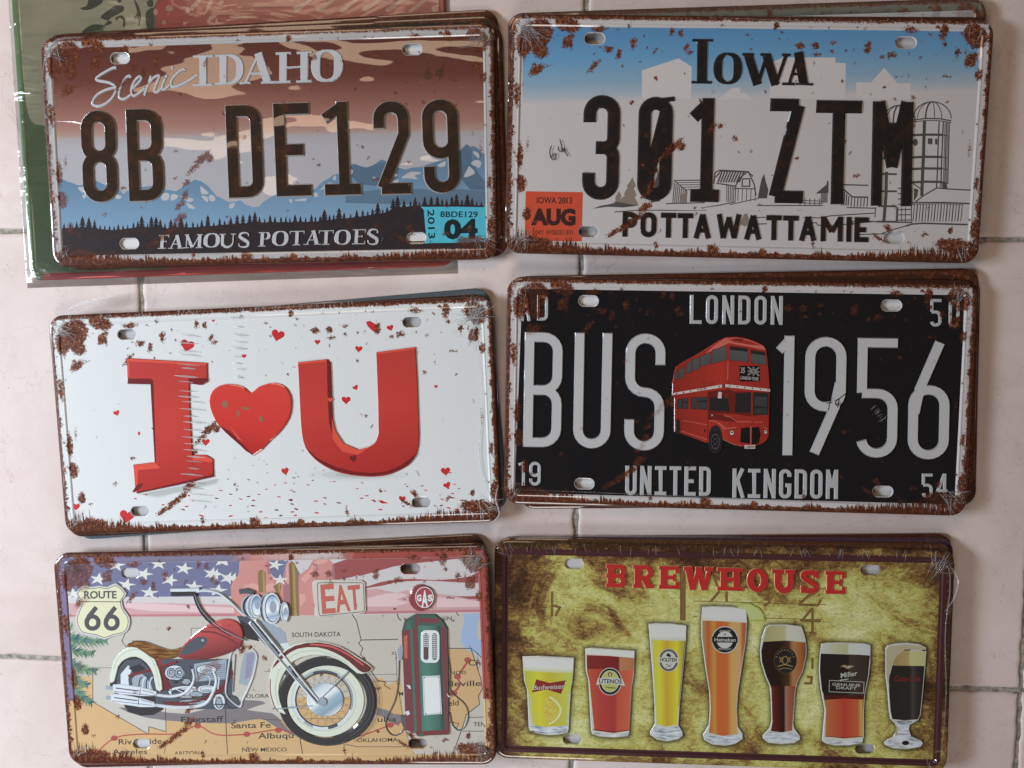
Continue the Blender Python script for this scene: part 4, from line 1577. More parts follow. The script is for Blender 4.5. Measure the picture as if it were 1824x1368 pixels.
    b.fill(Z([(765, 1000), (850, 990), (855, 1150), (758, 1140)]), blk)
    b.fill(Z([(872, 992), (942, 990), (958, 1060), (940, 1150), (868, 1160)]), blk)
    for k in range(5):
        b.line(Z([(780 + k * 16, 1005), (776 + k * 16, 1140)]), .2, gl2)
    b.line(Z([(862, 980), (862, 1158)]), .5, ltred)
    for x, y, r in ((676, 1045, 24), (1006, 1036, 18), (484, 875, 9)):
        b.fill(Z(ell(x, y, r, r * 1.15, 16)), blk)
        b.fill(Z(ell(x, y, r * .8, r * .95, 16)), wht)
        b.fill(Z(ell(x, y - r * .2, r * .45, r * .35, 12)), gl)
    b.fill(Z([(405, 1010), (420, 1012), (418, 1040), (405, 1035)]), blk)
    b.fill(Z(rrect(800, 1164, 904, 1200, 4)), wht)
    b.build('bus_print', body)
    # wheels hang below the body line
    wh = relief(s, Z([(445, 1100), (450, 1030), (475, 985), (520, 962), (560, 985), (585, 1050), (592, 1120), (580, 1200), (550, 1240), (510, 1250), (470, 1220), (448, 1160)]),
                0.0, 0.9, 0.4, gl2, 'bus_wheel', body)
    w = Art(s, 0.92)
    grey = paint('wheel_grey', (0.06, 0.06, 0.065), .2)
    for rx, ry, m in ((52, 92, blk), (46, 80, grey), (36, 62, blk), (20, 36, grey), (12, 22, blk)):
        w.fill(Z(ell(515, 1130, rx, ry, 20)), m)
    for k in range(8):
        t = k * math.pi / 4
        w.fill(Z(ell(515 + 28 * math.cos(t), 1130 + 50 * math.sin(t), 4, 6, 8)), grey)
    w.build('wheel_print', wh)
    wh2 = relief(s, Z([(128, 930), (150, 895), (172, 930), (178, 1010), (165, 1060), (142, 1065), (130, 1030)]), 0.0, 0.9, 0.25, gl2, 'bus_wheel', body)
    lt = paint('bus_lettering', (0.5, 0.44, 0.42), 0)
    words(s, [('35', Z([(762, 460)])[0], Z([(802, 462)])[0], 9.5, lt, 0.01), ('LONDON TOUR', Z([(760, 522)])[0], Z([(936, 536)])[0], 5.6, lt, 0.02),
              ('LONDON', Z([(812, 1194)])[0], Z([(896, 1194)])[0], 4.2, blk, 0.02)], 0.86, 'bus_lettering', body)
    pen(s, [z5([(568, 48), (605, 42), (600, 70), (590, 125)]), z5([(578, 75), (618, 68)]), z5([(655, 45), (640, 70), (650, 88), (675, 85)]), z5([(670, 35), (655, 105)]),
            z5([(640, 60), (690, 25), (715, 5)]), z5([(640, 82), (680, 70)])], w=0.55)


# ============================================================ the heart plate
def heart(cx, cy, r, rot=0, sx=1.0, n=16):
    p = []
    for i in range(n * 2):
        t = 2 * math.pi * i / (n * 2)
        x = 16 * math.sin(t) ** 3
        y = -(13 * math.cos(t) - 5 * math.cos(2 * t) - 2 * math.cos(3 * t) - math.cos(4 * t))
        x, y = x * r / 16 * sx, y * r / 16
        c_, s_ = math.cos(math.radians(rot)), math.sin(math.radians(rot))
        p.append((cx + x * c_ - y * s_, cy + x * s_ + y * c_))
    return p


def build_love():
    s, c = S_LV, cc(0.72)
    z1, z2, z3, z4, z5 = F(.47149, 60, 480), F(.24123, 60, 490), F(.24123, 480, 490), F(.24123, 60, 720), F(.24123, 480, 720)
    white = paint('worn_bright_white', (0.66, 0.69, 0.70), 1.0)
    tin_body('tin_plate', s.root, white, white)
    red = paint('love_red', None, 0.12, 0, 0.35, grad=(s.mm(400, 640), s.mm(430, 860), [(0, (0.46, 0.050, 0.044)), (0.5, (0.52, 0.055, 0.044)), (1, (0.40, 0.034, 0.032))]))
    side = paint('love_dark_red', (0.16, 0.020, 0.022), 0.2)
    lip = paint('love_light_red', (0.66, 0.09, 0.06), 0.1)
    small = paint('heart_red', (0.52, 0.035, 0.040), 0.9)
    a = Art(s, 0.02)
    # printed soft shade below the letters, three flat tints
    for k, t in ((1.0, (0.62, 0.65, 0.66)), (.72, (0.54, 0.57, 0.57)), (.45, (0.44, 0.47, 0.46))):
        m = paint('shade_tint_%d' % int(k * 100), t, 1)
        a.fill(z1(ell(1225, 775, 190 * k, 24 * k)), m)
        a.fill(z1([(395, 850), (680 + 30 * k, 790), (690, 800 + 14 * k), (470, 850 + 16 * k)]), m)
    rnd = random.Random(5)
    for x, y, r, rot in ((580, 287, 26, 15), (678, 183, 17, -5), (922, 248, 25, 15), (1072, 274, 11, 0), (1228, 300, 14, 5), (1347, 220, 13, -15), (795, 327, 9, 0),
                         (313, 542, 12, -20), (398, 620, 10, 0), (650, 652, 15, 0), (1180, 493, 17, 0), (1216, 446, 11, -30), (1520, 442, 7, 0), (950, 762, 17, -15),
                         (1556, 762, 18, -5), (1562, 815, 14, -25), (160, 896, 15, 0), (352, 932, 28, 10), (1392, 866, 13, 5), (515, 362, 14, 0)):
        sx = 0.45 if (x, y) in ((398, 620),) else (0.8 if x in (678, 950) else 1)
        q = Art(s, 0.05)
        q.fill(z1(heart(x, y, r, rot, sx)), small)
        holed(q)
        q.build('printed_heart')
    a.fill(z1([(1255, 198), (1270, 194), (1295, 208), (1305, 225), (1295, 236), (1280, 232), (1262, 215)]), small)
    for k in range(150):
        x, y = rnd.uniform(380, 1620), rnd.uniform(700, 945)
        t = (y - 690) / 260
        if rnd.random() > 0.25 + t or (y < 790 and not 680 < x < 1100) or (x < 700 and y < 850):
            continue
        r = 2.5 + 7 * t
        a.fill(z1(ell(x, y, r * rnd.uniform(.7, 1.3), r * .32, 8, rnd.uniform(-12, 20))), small if rnd.random() < .6 else side)
    a.fill(z1([(1300, 873), (1315, 872), (1340, 884), (1315, 884)]), small)
    holed(a)
    f_ = a.build('heart_confetti')
    f_['kind'] = 'stuff'
    # letter I as an outline, pressed
    I = z1([(350, 334), (655, 352), (657, 425), (634, 438), (588, 432), (590, 520), (600, 700), (650, 700), (678, 716), (680, 784), (560, 812), (388, 848), (374, 738), (456, 728), (448, 560), (440, 430), (354, 432)])
    L1 = relief(s, I, 0.0, 0.9, 0.5, red, 'raised_letter')
    b = Art(s, 0.92)
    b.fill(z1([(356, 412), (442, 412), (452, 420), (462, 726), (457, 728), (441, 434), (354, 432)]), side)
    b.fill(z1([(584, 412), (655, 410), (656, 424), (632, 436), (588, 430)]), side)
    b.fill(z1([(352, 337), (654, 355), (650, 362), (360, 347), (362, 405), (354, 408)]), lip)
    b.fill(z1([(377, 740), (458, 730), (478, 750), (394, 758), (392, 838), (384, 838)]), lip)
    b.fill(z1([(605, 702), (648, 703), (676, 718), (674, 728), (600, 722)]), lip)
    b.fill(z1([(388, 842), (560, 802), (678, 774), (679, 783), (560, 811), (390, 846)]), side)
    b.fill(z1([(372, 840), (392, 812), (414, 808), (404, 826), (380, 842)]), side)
    b.build('letter_print', L1)
    U = (z1([(997, 350), (1108, 338), (1122, 352)]) + smooth(z1([(1130, 560), (1140, 610), (1160, 648), (1190, 672), (1225, 680), (1262, 672), (1290, 652), (1302, 620)]), 4) +
         z1([(1300, 500), (1293, 312), (1443, 292), (1450, 420)]) +
         smooth(z1([(1457, 620), (1452, 680), (1425, 730), (1390, 755), (1340, 776), (1280, 784), (1200, 778), (1130, 760), (1070, 725), (1030, 680), (1012, 620), (1004, 500)]), 4))
    L2 = relief(s, U, 0.0, 0.9, 0.5, red, 'raised_letter')
    b = Art(s, 0.92)
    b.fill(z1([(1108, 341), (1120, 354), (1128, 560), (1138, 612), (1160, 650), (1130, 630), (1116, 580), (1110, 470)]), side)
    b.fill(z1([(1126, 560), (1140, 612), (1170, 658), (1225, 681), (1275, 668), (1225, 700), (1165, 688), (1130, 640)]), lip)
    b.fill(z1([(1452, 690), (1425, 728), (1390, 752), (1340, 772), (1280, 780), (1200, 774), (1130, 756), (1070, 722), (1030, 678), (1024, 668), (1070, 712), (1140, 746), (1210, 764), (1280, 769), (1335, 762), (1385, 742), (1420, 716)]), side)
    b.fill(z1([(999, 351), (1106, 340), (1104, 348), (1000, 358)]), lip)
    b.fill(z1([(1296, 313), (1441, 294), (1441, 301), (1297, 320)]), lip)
    b.fill(z1(heart(1208, 714, 16, -20, .8)), side)
    b.fill(z1(heart(1120, 492, 10, 0)), lip)
    b.build('letter_print', L2)
    H = z1([(820, 466), (845, 445), (880, 432), (915, 428), (950, 442), (972, 475), (976, 520), (965, 565), (935, 610), (895, 648), (830, 704), (770, 658), (720, 615), (685, 572), (664, 520), (664, 478), (685, 448), (720, 434), (765, 434), (797, 446)])
    hm = paint('heart_big_red', None, 0.0, 0, 0.3, grad=(s.mm(470, 680), s.mm(440, 812), [(0, (0.62, 0.062, 0.050)), (0.65, (0.56, 0.045, 0.038)), (1, (0.38, 0.03, 0.028))]))
    hb = relief(s, smooth(H, 2, True), 0.0, 1.1, 1.0, hm, 'raised_heart')
    b = Art(s, 1.12)
    b.fill(z1([(700, 590), (740, 610), (790, 660), (828, 698), (826, 702), (770, 656), (722, 612)]), side)
    b.fill(z1([(740, 590), (765, 620), (790, 650), (770, 640)]), lip)
    br = simple('olive_spot', (0.24, 0.11, 0.05), 0.4, coat=.6)
    for x, y, rx, ry in ((722, 508, 11, 17), (772, 542, 6, 14), (805, 524, 16, 5), (858, 566, 8, 12)):
        b.fill(z1([(x + (rx + rnd.uniform(-.4, .4) * rx) * math.cos(t * .7), y + (ry + rnd.uniform(-.4, .4) * ry) * math.sin(t * .7)) for t in range(9)]), br)
    b.build('heart_print', hb)
# ============================================================ the motorcycle plate
def star(cx, cy, r, rot):
    p = []
    for i in range(10):
        q = r if i % 2 == 0 else r * 0.36
        t = math.radians(rot + i * 36 - 90)
        p.append((cx + q * 1.25 * math.cos(t), cy + q * .85 * math.sin(t)))
    return p


ENGINE_BITS = [([(470, 640), (520, 650), (560, 640)], .5, 3), ([(500, 630), (505, 660), (530, 680)], .4, 3), ([(600, 560), (610, 600), (600, 640)], .8, 2), ([(665, 560), (690, 600), (685, 640)], .8, 0),
               ([(660, 570), (680, 610)], .4, 3), ([(540, 690), (620, 690)], .5, 3), ([(650, 650), (690, 660)], .5, 3), ([(700, 650), (720, 690)], .6, 3), ([(480, 600), (550, 606)], .5, 3),
               ([(570, 545), (585, 560), (575, 590)], .6, 3), ([(740, 530), (730, 600), (715, 650)], 1.0, 3), ([(610, 620), (670, 625)], .5, 2), ([(520, 640), (560, 660), (600, 640)], .6, 0),
               ([(670, 700), (720, 700)], .7, 3), ([(570, 610), (575, 640)], .5, 3), ([(640, 580), (655, 600), (650, 625)], .5, 0), ([(475, 665), (700, 672)], .4, 3)]


def build_route():
    s = S_RT
    c0 = cc(0.92)

    def c(*v):                          # inks under slightly milky film
        q = c0(*v)
        g = sum(q) / 3
        return tuple(.84 * (x * .88 + g * .12) + .028 for x in q)
    z1, z2, z3, z4, z5, z6, z7 = (F(.44956, 80, 940), F(.16996, 90, 950), F(.16996, 380, 950), F(.15348, 640, 950), F(.16996, 90, 1140), F(.16996, 380, 1140), F(.16667, 640, 1140))

    def rimpat(b, P):
        x, y, _ = b.sep(P)
        n = b.noise(P, 0.09, 3, 0.6)
        up = b.ramp(b.m('ADD', b.m('DIVIDE', b.m('ADD', x, 152), 304), b.m('MULTIPLY', b.m('SUBTRACT', n, .5), .15)),
                    [(0.0, (0.20, 0.17, 0.27)), (0.42, (0.20, 0.19, 0.28)), (0.46, (0.50, 0.22, 0.19)), (0.62, (0.55, 0.50, 0.50)), (0.7, (0.34, 0.08, 0.07)), (1, (0.34, 0.08, 0.07))])
        return b.mix(b.step(y, -30, -29), c(205, 168, 112), up)
    rim = paint('route_border', None, 1.0, pat=rimpat)
    rim2 = paint('route_panel', c(196, 190, 176), 1.0)
    tin_body('tin_plate', s.root, rim, rim2)
    a = Art(s, 0.02)
    beige = paint('map_beige', c(192, 187, 176), 1)
    orange = paint('map_orange', c(205, 168, 112), 1)
    navy = paint('flag_blue', c(106, 110, 148), .8)
    pink = paint('flag_pink', c(205, 158, 162), .9)
    pink2 = paint('flag_pink_pale', c(222, 190, 194), .9)
    whit = paint('flag_white', c(204, 200, 202), .9)
    red = paint('flag_red', c(158, 72, 72), .8)
    mesa = paint('mesa_pink', c(204, 136, 128), .8)
    mesa2 = paint('mesa_light', c(220, 158, 148), .8)
    mesa3 = paint('mesa_mauve', c(168, 108, 118), .8)
    ln = paint('map_line', c(48, 50, 50), .8)
    a.fill(z1([(50, 95), (1790, 75), (1800, 945), (70, 945)]), beige)
    a.fill(z1([(60, 100), (1000, 95), (960, 330), (60, 350)]), whit)
    a.fill(z1([(60, 105), (775, 100), (760, 272), (65, 275)]), navy)
    a.fill(z1([(60, 300), (420, 298), (780, 306), (780, 352), (60, 356)]), pink)
    a.fill(z1([(120, 296), (420, 300), (760, 318), (760, 338), (420, 330), (330, 318)]), pink2)
    a.fill(z1([(60, 346), (780, 340), (780, 353), (60, 358)]), paint('flag_red_pale', c(190, 118, 128), .8))
    a.fill(z1([(980, 95), (1780, 80), (1780, 350), (980, 350)]), whit)
    a.fill(z3([(1250, 320), (1420, 265), (1600, 205), (1824, 195), (1824, 362), (1640, 400), (1450, 460), (1270, 490)]), red)
    a.fill(z4([(-10, 290), (200, 225), (500, 210), (1000, 190), (1420, 190), (1420, 268), (1100, 300), (900, 322), (600, 352), (400, 385), (200, 442), (-10, 500)]), red)
    a.fill(z4([(40, 632), (250, 565), (420, 535), (600, 528), (900, 542), (1100, 528), (1280, 500), (1420, 430), (1440, 575), (1200, 572), (1000, 560), (800, 548), (560, 556), (400, 575), (250, 612), (60, 640)]), red)
    a.fill(z4([(0, 660), (200, 640), (420, 690), (560, 660), (1100, 720), (1430, 760), (1430, 915), (0, 935)]), pink)
    a.fill(z4([(60, 760), (300, 700), (480, 690), (560, 720), (430, 770), (580, 800), (420, 850), (60, 850)]), pink2)
    a.fill(z4([(900, 740), (1200, 760), (1430, 800), (1430, 850), (900, 860)]), pink2)
    a.fill(z4([(1120, 730), (1280, 730), (1430, 722), (1430, 770), (1260, 760)]), red)
    a.fill(z4([(0, 905), (440, 900), (1430, 880), (1430, 915), (0, 938)]), paint('flag_red_pale', (0, 0, 0)))
    a.fill(z3([(280, 240), (580, 240), (590, 330), (590, 420), (650, 480), (720, 500), (760, 620), (790, 700), (800, 862), (230, 862), (190, 700), (180, 560), (210, 500), (260, 440), (280, 330)]), mesa)
    a.fill(z3([(560, 260), (600, 240), (600, 430), (570, 430)]), mesa3)
    a.fill(z3([(600, 235), (815, 235), (760, 330), (725, 500), (650, 470), (600, 420)]), navy)
    a.fill(z3([(290, 560), (420, 520), (500, 560), (620, 520), (700, 560), (640, 620), (420, 600), (300, 640)]), mesa2)
    a.fill(z3([(740, 862), (730, 500), (760, 340), (785, 290), (830, 330), (880, 420), (905, 430), (905, 862)]), mesa3)
    a.fill(z3([(750, 500), (765, 340), (795, 295), (800, 420), (790, 540)]), mesa2)
    a.fill(z3([(815, 250), (910, 430), (880, 470), (862, 360)]), navy)
    a.fill(z3([(895, 440), (990, 370), (1045, 280), (1120, 238), (1200, 250), (1250, 310), (1255, 480), (1060, 490), (1060, 860), (900, 860)]), mesa)
    a.fill(z3([(910, 480), (1000, 400), (1060, 300), (1140, 260), (1210, 290), (1150, 320), (1090, 330), (1040, 440), (960, 520)]), mesa2)
    a.fill(z3([(1025, 305), (1090, 325), (1095, 470), (1082, 470), (1072, 340), (1060, 335), (1060, 460), (1052, 450), (1050, 330)]), mesa3)
    a.fill(z3([(900, 640), (960, 630), (970, 700), (910, 780)]), mesa2)
    a.fill(z3([(1240, 480), (1245, 330), (1265, 320), (1275, 480)]), mesa3)
    post = paint('cactus_brown', c(140, 112, 62), .5)
    post2 = paint('cactus_light', c(172, 142, 88), .5)
    a.fill(z3([(465, 420), (480, 388), (505, 380), (550, 410), (550, 620), (475, 620)]), post)
    a.fill(z3([(515, 400), (535, 400), (545, 620), (522, 620)]), post2)
    a.fill(z3([(630, 560), (655, 510), (690, 500), (715, 550), (700, 640), (660, 625)]), post)
    a.fill(z3([(680, 520), (700, 530), (700, 620), (685, 620)]), post2)
    a.fill(z3([(788, 330), (815, 290), (850, 310), (885, 385), (890, 620), (908, 1020), (820, 1020), (808, 860), (798, 600)]), post)
    a.fill(z3([(830, 320), (855, 350), (865, 700), (880, 1015), (855, 1015), (845, 700)]), post2)
    a.fill(z3([(805, 320), (815, 320), (825, 700), (840, 1015), (830, 1015), (812, 700)]), paint('cactus_dark', c(105, 82, 48), .5))
    sw = paint('star_white', c(214, 216, 212), .8)
    for fr, pts in ((z2, ((690, 335, 8), (980, 425, 20), (1130, 318, 0), (1400, 370, 12), (1250, 490, 20), (1690, 420, 14), (1035, 622, 6), (500, 480, 10), (795, 540, 14),
                          (1500, 560, 8), (1275, 240, 0), (1560, 248, 5), (892, 255, 0), (1790, 285, 0), (1760, 600, 6), (232, 632, 0), (1860, 470, 20))),
                    (z3, ((112, 285, 5), (20, 430, 18), (205, 470, 20), (650, 330, 15), (700, 488, 0), (42, 600, 8), (800, 250, 4)))):
        for x, y, r in pts:
            a.fill(fr(star(x, y, 82 if fr is z2 else 74, r)), sw)
    a.fill(z3([(190, 560), (205, 505), (262, 440), (282, 300), (300, 300), (320, 560), (240, 640)]), mesa)
    # map
    a.fill(z1([(60, 353), (980, 350), (1750, 338), (1760, 480), (60, 560)]), beige)
    a.fill(z1([(60, 585), (190, 590), (190, 690), (412, 820), (412, 790), (480, 808), (478, 758), (1310, 758), (1300, 600), (1335, 595), (1365, 625), (1408, 590), (1420, 760), (1440, 850), (1470, 905), (1480, 945), (60, 945)]), orange)
    a.fill(z1([(1598, 482), (1690, 478), (1728, 600), (1728, 660), (1718, 700), (1670, 738), (1655, 800), (1615, 780), (1598, 700)]), orange)
    a.fill(z4([(1210, 935), (1415, 925), (1380, 1030), (1360, 1120), (1375, 1210), (1430, 1290), (1440, 1368), (1250, 1368), (1190, 1260), (1180, 1150), (1215, 1060)]), paint('lake_blue', c(152, 180, 218), .9))
    a.fill(z7([(1075, 0), (1340, 0), (1345, 175), (1280, 185), (1180, 90), (1110, 60)]), paint('lake_blue', (0, 0, 0)))
    shade = paint('ground_shade', c(122, 116, 120), .6)
    a.fill(smooth(z1([(290, 712), (420, 720), (560, 738), (740, 690), (830, 684), (875, 696), (800, 722), (900, 735), (940, 770), (1000, 830), (1100, 852), (980, 822), (900, 780), (850, 756), (740, 775), (560, 770), (400, 752)]), 2, True), shade)
    a.fill(z7([(190, 720), (300, 750), (370, 790), (470, 800), (470, 830), (420, 920), (340, 880), (300, 840), (180, 800)]), shade)
    cols = [paint('palm_teal', c(84, 128, 116), .8), paint('palm_green', c(112, 150, 100), .8), paint('palm_dark', c(52, 92, 88), .8)]
    rnd = random.Random(9)
    for (x0, y0, x1, y1, n, ll) in ((80, 440, 245, 445, 70, 50), (80, 530, 200, 565, 60, 46), (80, 590, 185, 690, 60, 48), (80, 470, 190, 495, 50, 40), (80, 560, 170, 620, 40, 44), (80, 400, 110, 380, 10, 26)):
        for k in range(n):
            t = k / n
            bx, by = x0 + (x1 - x0) * t, y0 + (y1 - y0) * t + 12 * math.sin(t * 3)
            for sgn in (-1, 1):
                an = math.atan2(y1 - y0, x1 - x0) + sgn * rnd.uniform(.5, 1.0)
                l_ = ll * (1 - .5 * t) * rnd.uniform(.6, 1.1)
                a.fill(z1([(bx - 4, by - 2), (bx + 5, by + 3), (bx + l_ * math.cos(an), by + l_ * math.sin(an))]), rnd.choice(cols))
    for p, w in (([(190, 555), (190, 690), (410, 818), (412, 788), (480, 808), (478, 700)], .5), ([(190, 555), (280, 555)], .3), ([(715, 720), (725, 935)], .6), ([(1005, 800), (1027, 935)], .6),
                 ([(580, 430), (580, 398), (630, 398)], .35), ([(325, 400), (305, 450), (325, 475)], .5), ([(1215, 340), (1235, 370), (1253, 445), (1400, 442)], .6),
                 ([(1253, 445), (1243, 458), (1260, 478), (1250, 502), (1268, 520), (1285, 545), (1300, 580), (1320, 605), (1350, 612), (1345, 625), (1370, 640)], .55),
                 ([(1300, 608), (1395, 608)], .3), ([(1285, 582), (1395, 580)], .3), ([(820, 757), (1000, 765)], .3), ([(870, 570), (920, 570)], .3), ([(1190, 858), (1240, 868), (1440, 868)], .4),
                 ([(1392, 500), (1395, 610), (1420, 760), (1442, 850)], .35), ([(1460, 890), (1480, 930)], .4),
                 ([(1600, 478), (1688, 478), (1728, 600), (1733, 640), (1718, 665), (1722, 700), (1690, 725), (1670, 740), (1655, 790), (1610, 915)], .55),
                 ([(1688, 478), (1715, 498), (1730, 515), (1750, 515)], .45), ([(1680, 752), (1745, 750)], .45), ([(1655, 806), (1745, 806)], .45),
                 ([(480, 860), (470, 905)], .4), ([(1630, 335), (1640, 350)], .6), ([(1395, 340), (1402, 360), (1412, 368)], .7), ([(1600, 770), (1640, 775), (1630, 795)], .5)):
        a.line(z1(p), w, ln)
    rr = paint('route_line_red', c(172, 68, 62), .7)
    a.line(smooth(z1([(200, 895), (280, 832), (390, 818), (520, 816), (605, 785), (680, 820), (800, 818), (925, 800), (1010, 818), (1200, 835), (1370, 782), (1425, 765)]), 4), .9, rr)
    a.line(smooth(z1([(1680, 525), (1638, 588), (1645, 620), (1620, 655)]), 4), 1.4, rr)
    for x, y in ((275, 834), (605, 785), (800, 818), (925, 802), (1368, 782), (1675, 524), (1635, 590), (1620, 655)):
        a.fill(z1(ell(x, y, 14, 11, 16)), rr)
    holed(a)
    pan = outline(PANEL_D + .6)
    a.build('printed_map', clip=pan)
    t1 = lambda x, y: z1([(x, y)])[0]
    W = [('SOUTH DAKOTA', 978, 434, 1172, 430, 18), ('OLORA', 797, 675, 888, 673, 15), ('Flagstaff', 540, 771, 708, 768, 22), ('Santa Fe', 738, 795, 895, 792, 22),
         ('Albuqu', 845, 836, 985, 833, 22), ('NEW MEXICO', 782, 887, 958, 886, 15), ('ARIZONA', 512, 903, 632, 900, 16), ('OKLAHOMA', 1237, 850, 1398, 847, 15),
         ('TEXAS', 1252, 917, 1338, 915, 16), ('Riv', 292, 859, 345, 858, 22), ('ide', 415, 857, 463, 856, 22), ('Angeles', 268, 898, 405, 897, 20), ('ulsa', 1318, 769, 1392, 768, 20),
         ('Chica', 1678, 546, 1775, 546, 22), ('NOIS', 1605, 582, 1670, 581, 14), ('lleville', 1600, 629, 1728, 627, 22), ('eld', 1598, 706, 1640, 704, 22), ('SIN', 1575, 368, 1612, 366, 15),
         ('TEN', 1698, 786, 1745, 786, 15), ('IO', 1375, 504, 1392, 504, 13), ('M', 1403, 666, 1420, 665, 15)]
    words(s, [(w[0], t1(w[1], w[2]), t1(w[3], w[4]), w[5] * .45, ln, 0.008) for w in W], 0.05, 'map_lettering')
    # ---------------- shield
    silver = paint('shield_silver', c(196, 196, 194), .5)
    sh = relief(s, smooth(z2([(258, 632), (345, 545), (430, 560), (512, 548), (600, 560), (690, 522), (800, 628), (752, 700), (770, 790), (832, 880), (830, 980), (780, 1050), (650, 1085), (565, 1118),
                              (480, 1085), (330, 1060), (272, 980), (256, 880), (300, 780), (312, 710)]), 2, True), 0, .8, .35, silver, 'route_shield')
    b = Art(s, .82)
    dk = paint('shield_dark', c(80, 84, 84), .5)
    o = [(280, 632), (350, 566), (430, 580), (512, 566), (600, 580), (685, 545), (778, 630), (735, 705), (752, 795), (812, 885), (808, 975), (765, 1035), (650, 1064), (562, 1096),
         (480, 1064), (345, 1040), (292, 972), (278, 885), (318, 785), (330, 710)]
    b.fill(smooth(z2(o), 2, True), dk)
    b.fill(inset(smooth(z2(o), 2, True), 1.0), paint('shield_cream', c(218, 218, 178), .4))
    b.line(z2([(320, 716), (745, 718)]), .6, dk)
    b.build('shield_print', sh)
    words(s, [('ROUTE', z2([(352, 682)])[0], z2([(692, 680)])[0], 12.6, dk, .03)], .86, 'shield_lettering', sh)
    dg = paint('shield_digit', c(76, 76, 82), .3)
    for x0 in (362, 562):
        p = z2([(x0, 757)])[0]
        emboss(s, put(s, glyph('6', 168 * .17, 260 * .17, 7.6), p[0], p[1], (1, 0), (0, 1)), .84, 1.15, .25, dg, 'raised_digit', sh)
    # ---------------- eat sign
    cream = paint('sign_cream', c(206, 200, 188), .5)
    es = relief(s, z3([(1035, 515), (1058, 490), (1110, 484), (1560, 490), (1592, 515), (1602, 810), (1575, 840), (1400, 855), (1115, 882), (1085, 862), (1060, 760), (1040, 620)]), 0, .8, .35, cream, 'eat_sign')
    b = Art(s, .82)
    b.line(z3([(1092, 530), (1105, 518), (1560, 518), (1574, 530), (1584, 800), (1565, 822), (1125, 864), (1108, 850), (1095, 690)]), .5, dk, closed=True)
    b.build('sign_outline', es)
    er = paint('eat_red', c(196, 92, 80), .4)
    words(s, [('E', z3([(1140, 838)])[0], z3([(1282, 828)])[0], 50, er, .02), ('A', z3([(1290, 826)])[0], z3([(1438, 808)])[0], 46, er, .02), ('T', z3([(1425, 800)])[0], z3([(1552, 790)])[0], 42, er, .02)],
          .9, 'eat_lettering', es)
    # ---------------- the motorcycle
    bike = empty('motorcycle_picture', (0, 0, 0), (0, 0, 0), '', '')
    del bike['category'], bike['label']
    bike.parent = s.root
    chrome = paint('chrome_light', c(206, 216, 224), .5, rough=.25)
    chrome2 = paint('chrome_mid', c(150, 164, 178), .5, rough=.25)
    chrome3 = paint('chrome_dark', c(72, 80, 92), .5)
    blk = paint('bike_black', c(42, 42, 46), .3)
    cherry = paint('bike_red', None, .35, grad=(z1mm(s, z1, 600, 380), z1mm(s, z1, 640, 530), [(0, c(196, 70, 66)), (.4, c(176, 56, 56)), (1, c(104, 32, 38))]))
    cherry2 = paint('bike_dark_red', c(120, 36, 42), .3)
    cherry3 = paint('bike_light_red', c(206, 84, 80), .3)
    ivory = paint('bike_ivory', c(212, 220, 204), .35)
    ivory2 = paint('bike_ivory_shade', c(178, 190, 176), .35)
    g = Art(s, .10)
    g.fill(z1([(258, 625), (262, 560), (290, 510), (350, 490), (420, 520), (450, 600), (470, 720), (430, 742), (380, 745), (330, 730), (305, 690), (280, 660)]), blk)
    g.fill(z1([(285, 640), (285, 570), (320, 525), (375, 520), (425, 570), (440, 640)]), chrome3)
    g.fill(z1([(300, 640), (300, 580), (330, 545), (345, 560), (330, 600), (335, 640)]), chrome)
    g.fill(z1([(345, 600), (370, 570), (400, 590), (420, 620), (430, 650), (350, 650)]), chrome2)
    for k in range(4):
        g.line(z1(arc(385 + k * 14, 625, 12, 32, 150, 270, 6)), .8, chrome if k % 2 else blk)
    g.fill(z1([(330, 555), (375, 540), (400, 560), (360, 580)]), blk)
    g.fill(z1([(420, 505), (470, 520), (740, 520), (745, 600), (742, 660), (780, 700), (760, 718), (560, 720), (440, 700), (430, 600)]), chrome3)
    g.fill(z1([(428, 515), (458, 520), (505, 640), (462, 650)]), cherry)
    g.fill(z1([(470, 690), (600, 688), (700, 625), (742, 560), (748, 580), (706, 650), (612, 705), (480, 705)]), cherry)
    g.fill(z1([(590, 540), (720, 520), (715, 600), (600, 610)]), chrome2)
    for k in range(9):
        g.line(z1([(640, 548 + k * 8), (715, 540 + k * 8)]), .3, chrome3)
    for x, y, rx, ry, m in ((515, 575, 42, 32, chrome), (500, 575, 18, 20, chrome2), (533, 575, 20, 22, chrome2), (533, 575, 10, 11, chrome), (500, 572, 8, 9, chrome), (640, 562, 42, 20, chrome),
                            (560, 650, 74, 26, chrome), (530, 655, 30, 16, chrome3), (600, 660, 28, 14, chrome2), (640, 640, 40, 18, chrome), (690, 690, 26, 34, chrome), (560, 610, 20, 14, chrome2),
                            (520, 612, 14, 8, blk), (590, 690, 60, 12, chrome2), (690, 695, 14, 22, chrome2), (745, 690, 26, 26, chrome3)):
        g.fill(z1(ell(x, y, rx, ry, 18)), blk if m is not blk else chrome3)
        g.fill(z1(ell(x, y, rx - 3, ry - 3, 18)), m)
        if m is chrome:
            g.fill(z1(ell(x + rx * .1, y + ry * .35, rx * .7, ry * .4, 14)), chrome2)
            g.line(z1(arc(x, y, rx * .6, ry * .6, 150, 330, 8)), .35, chrome3)
    for q in ENGINE_BITS:
        g.line(z1(q[0]), q[1], (chrome, chrome2, chrome3, blk)[q[2]])
    g.fill(z1([(790, 498), (835, 488), (832, 560), (800, 625), (768, 618), (778, 540)]), chrome2)
    g.fill(z1([(800, 500), (830, 495), (815, 590), (792, 600)]), paint('radiator_violet', c(140, 140, 168), .3))
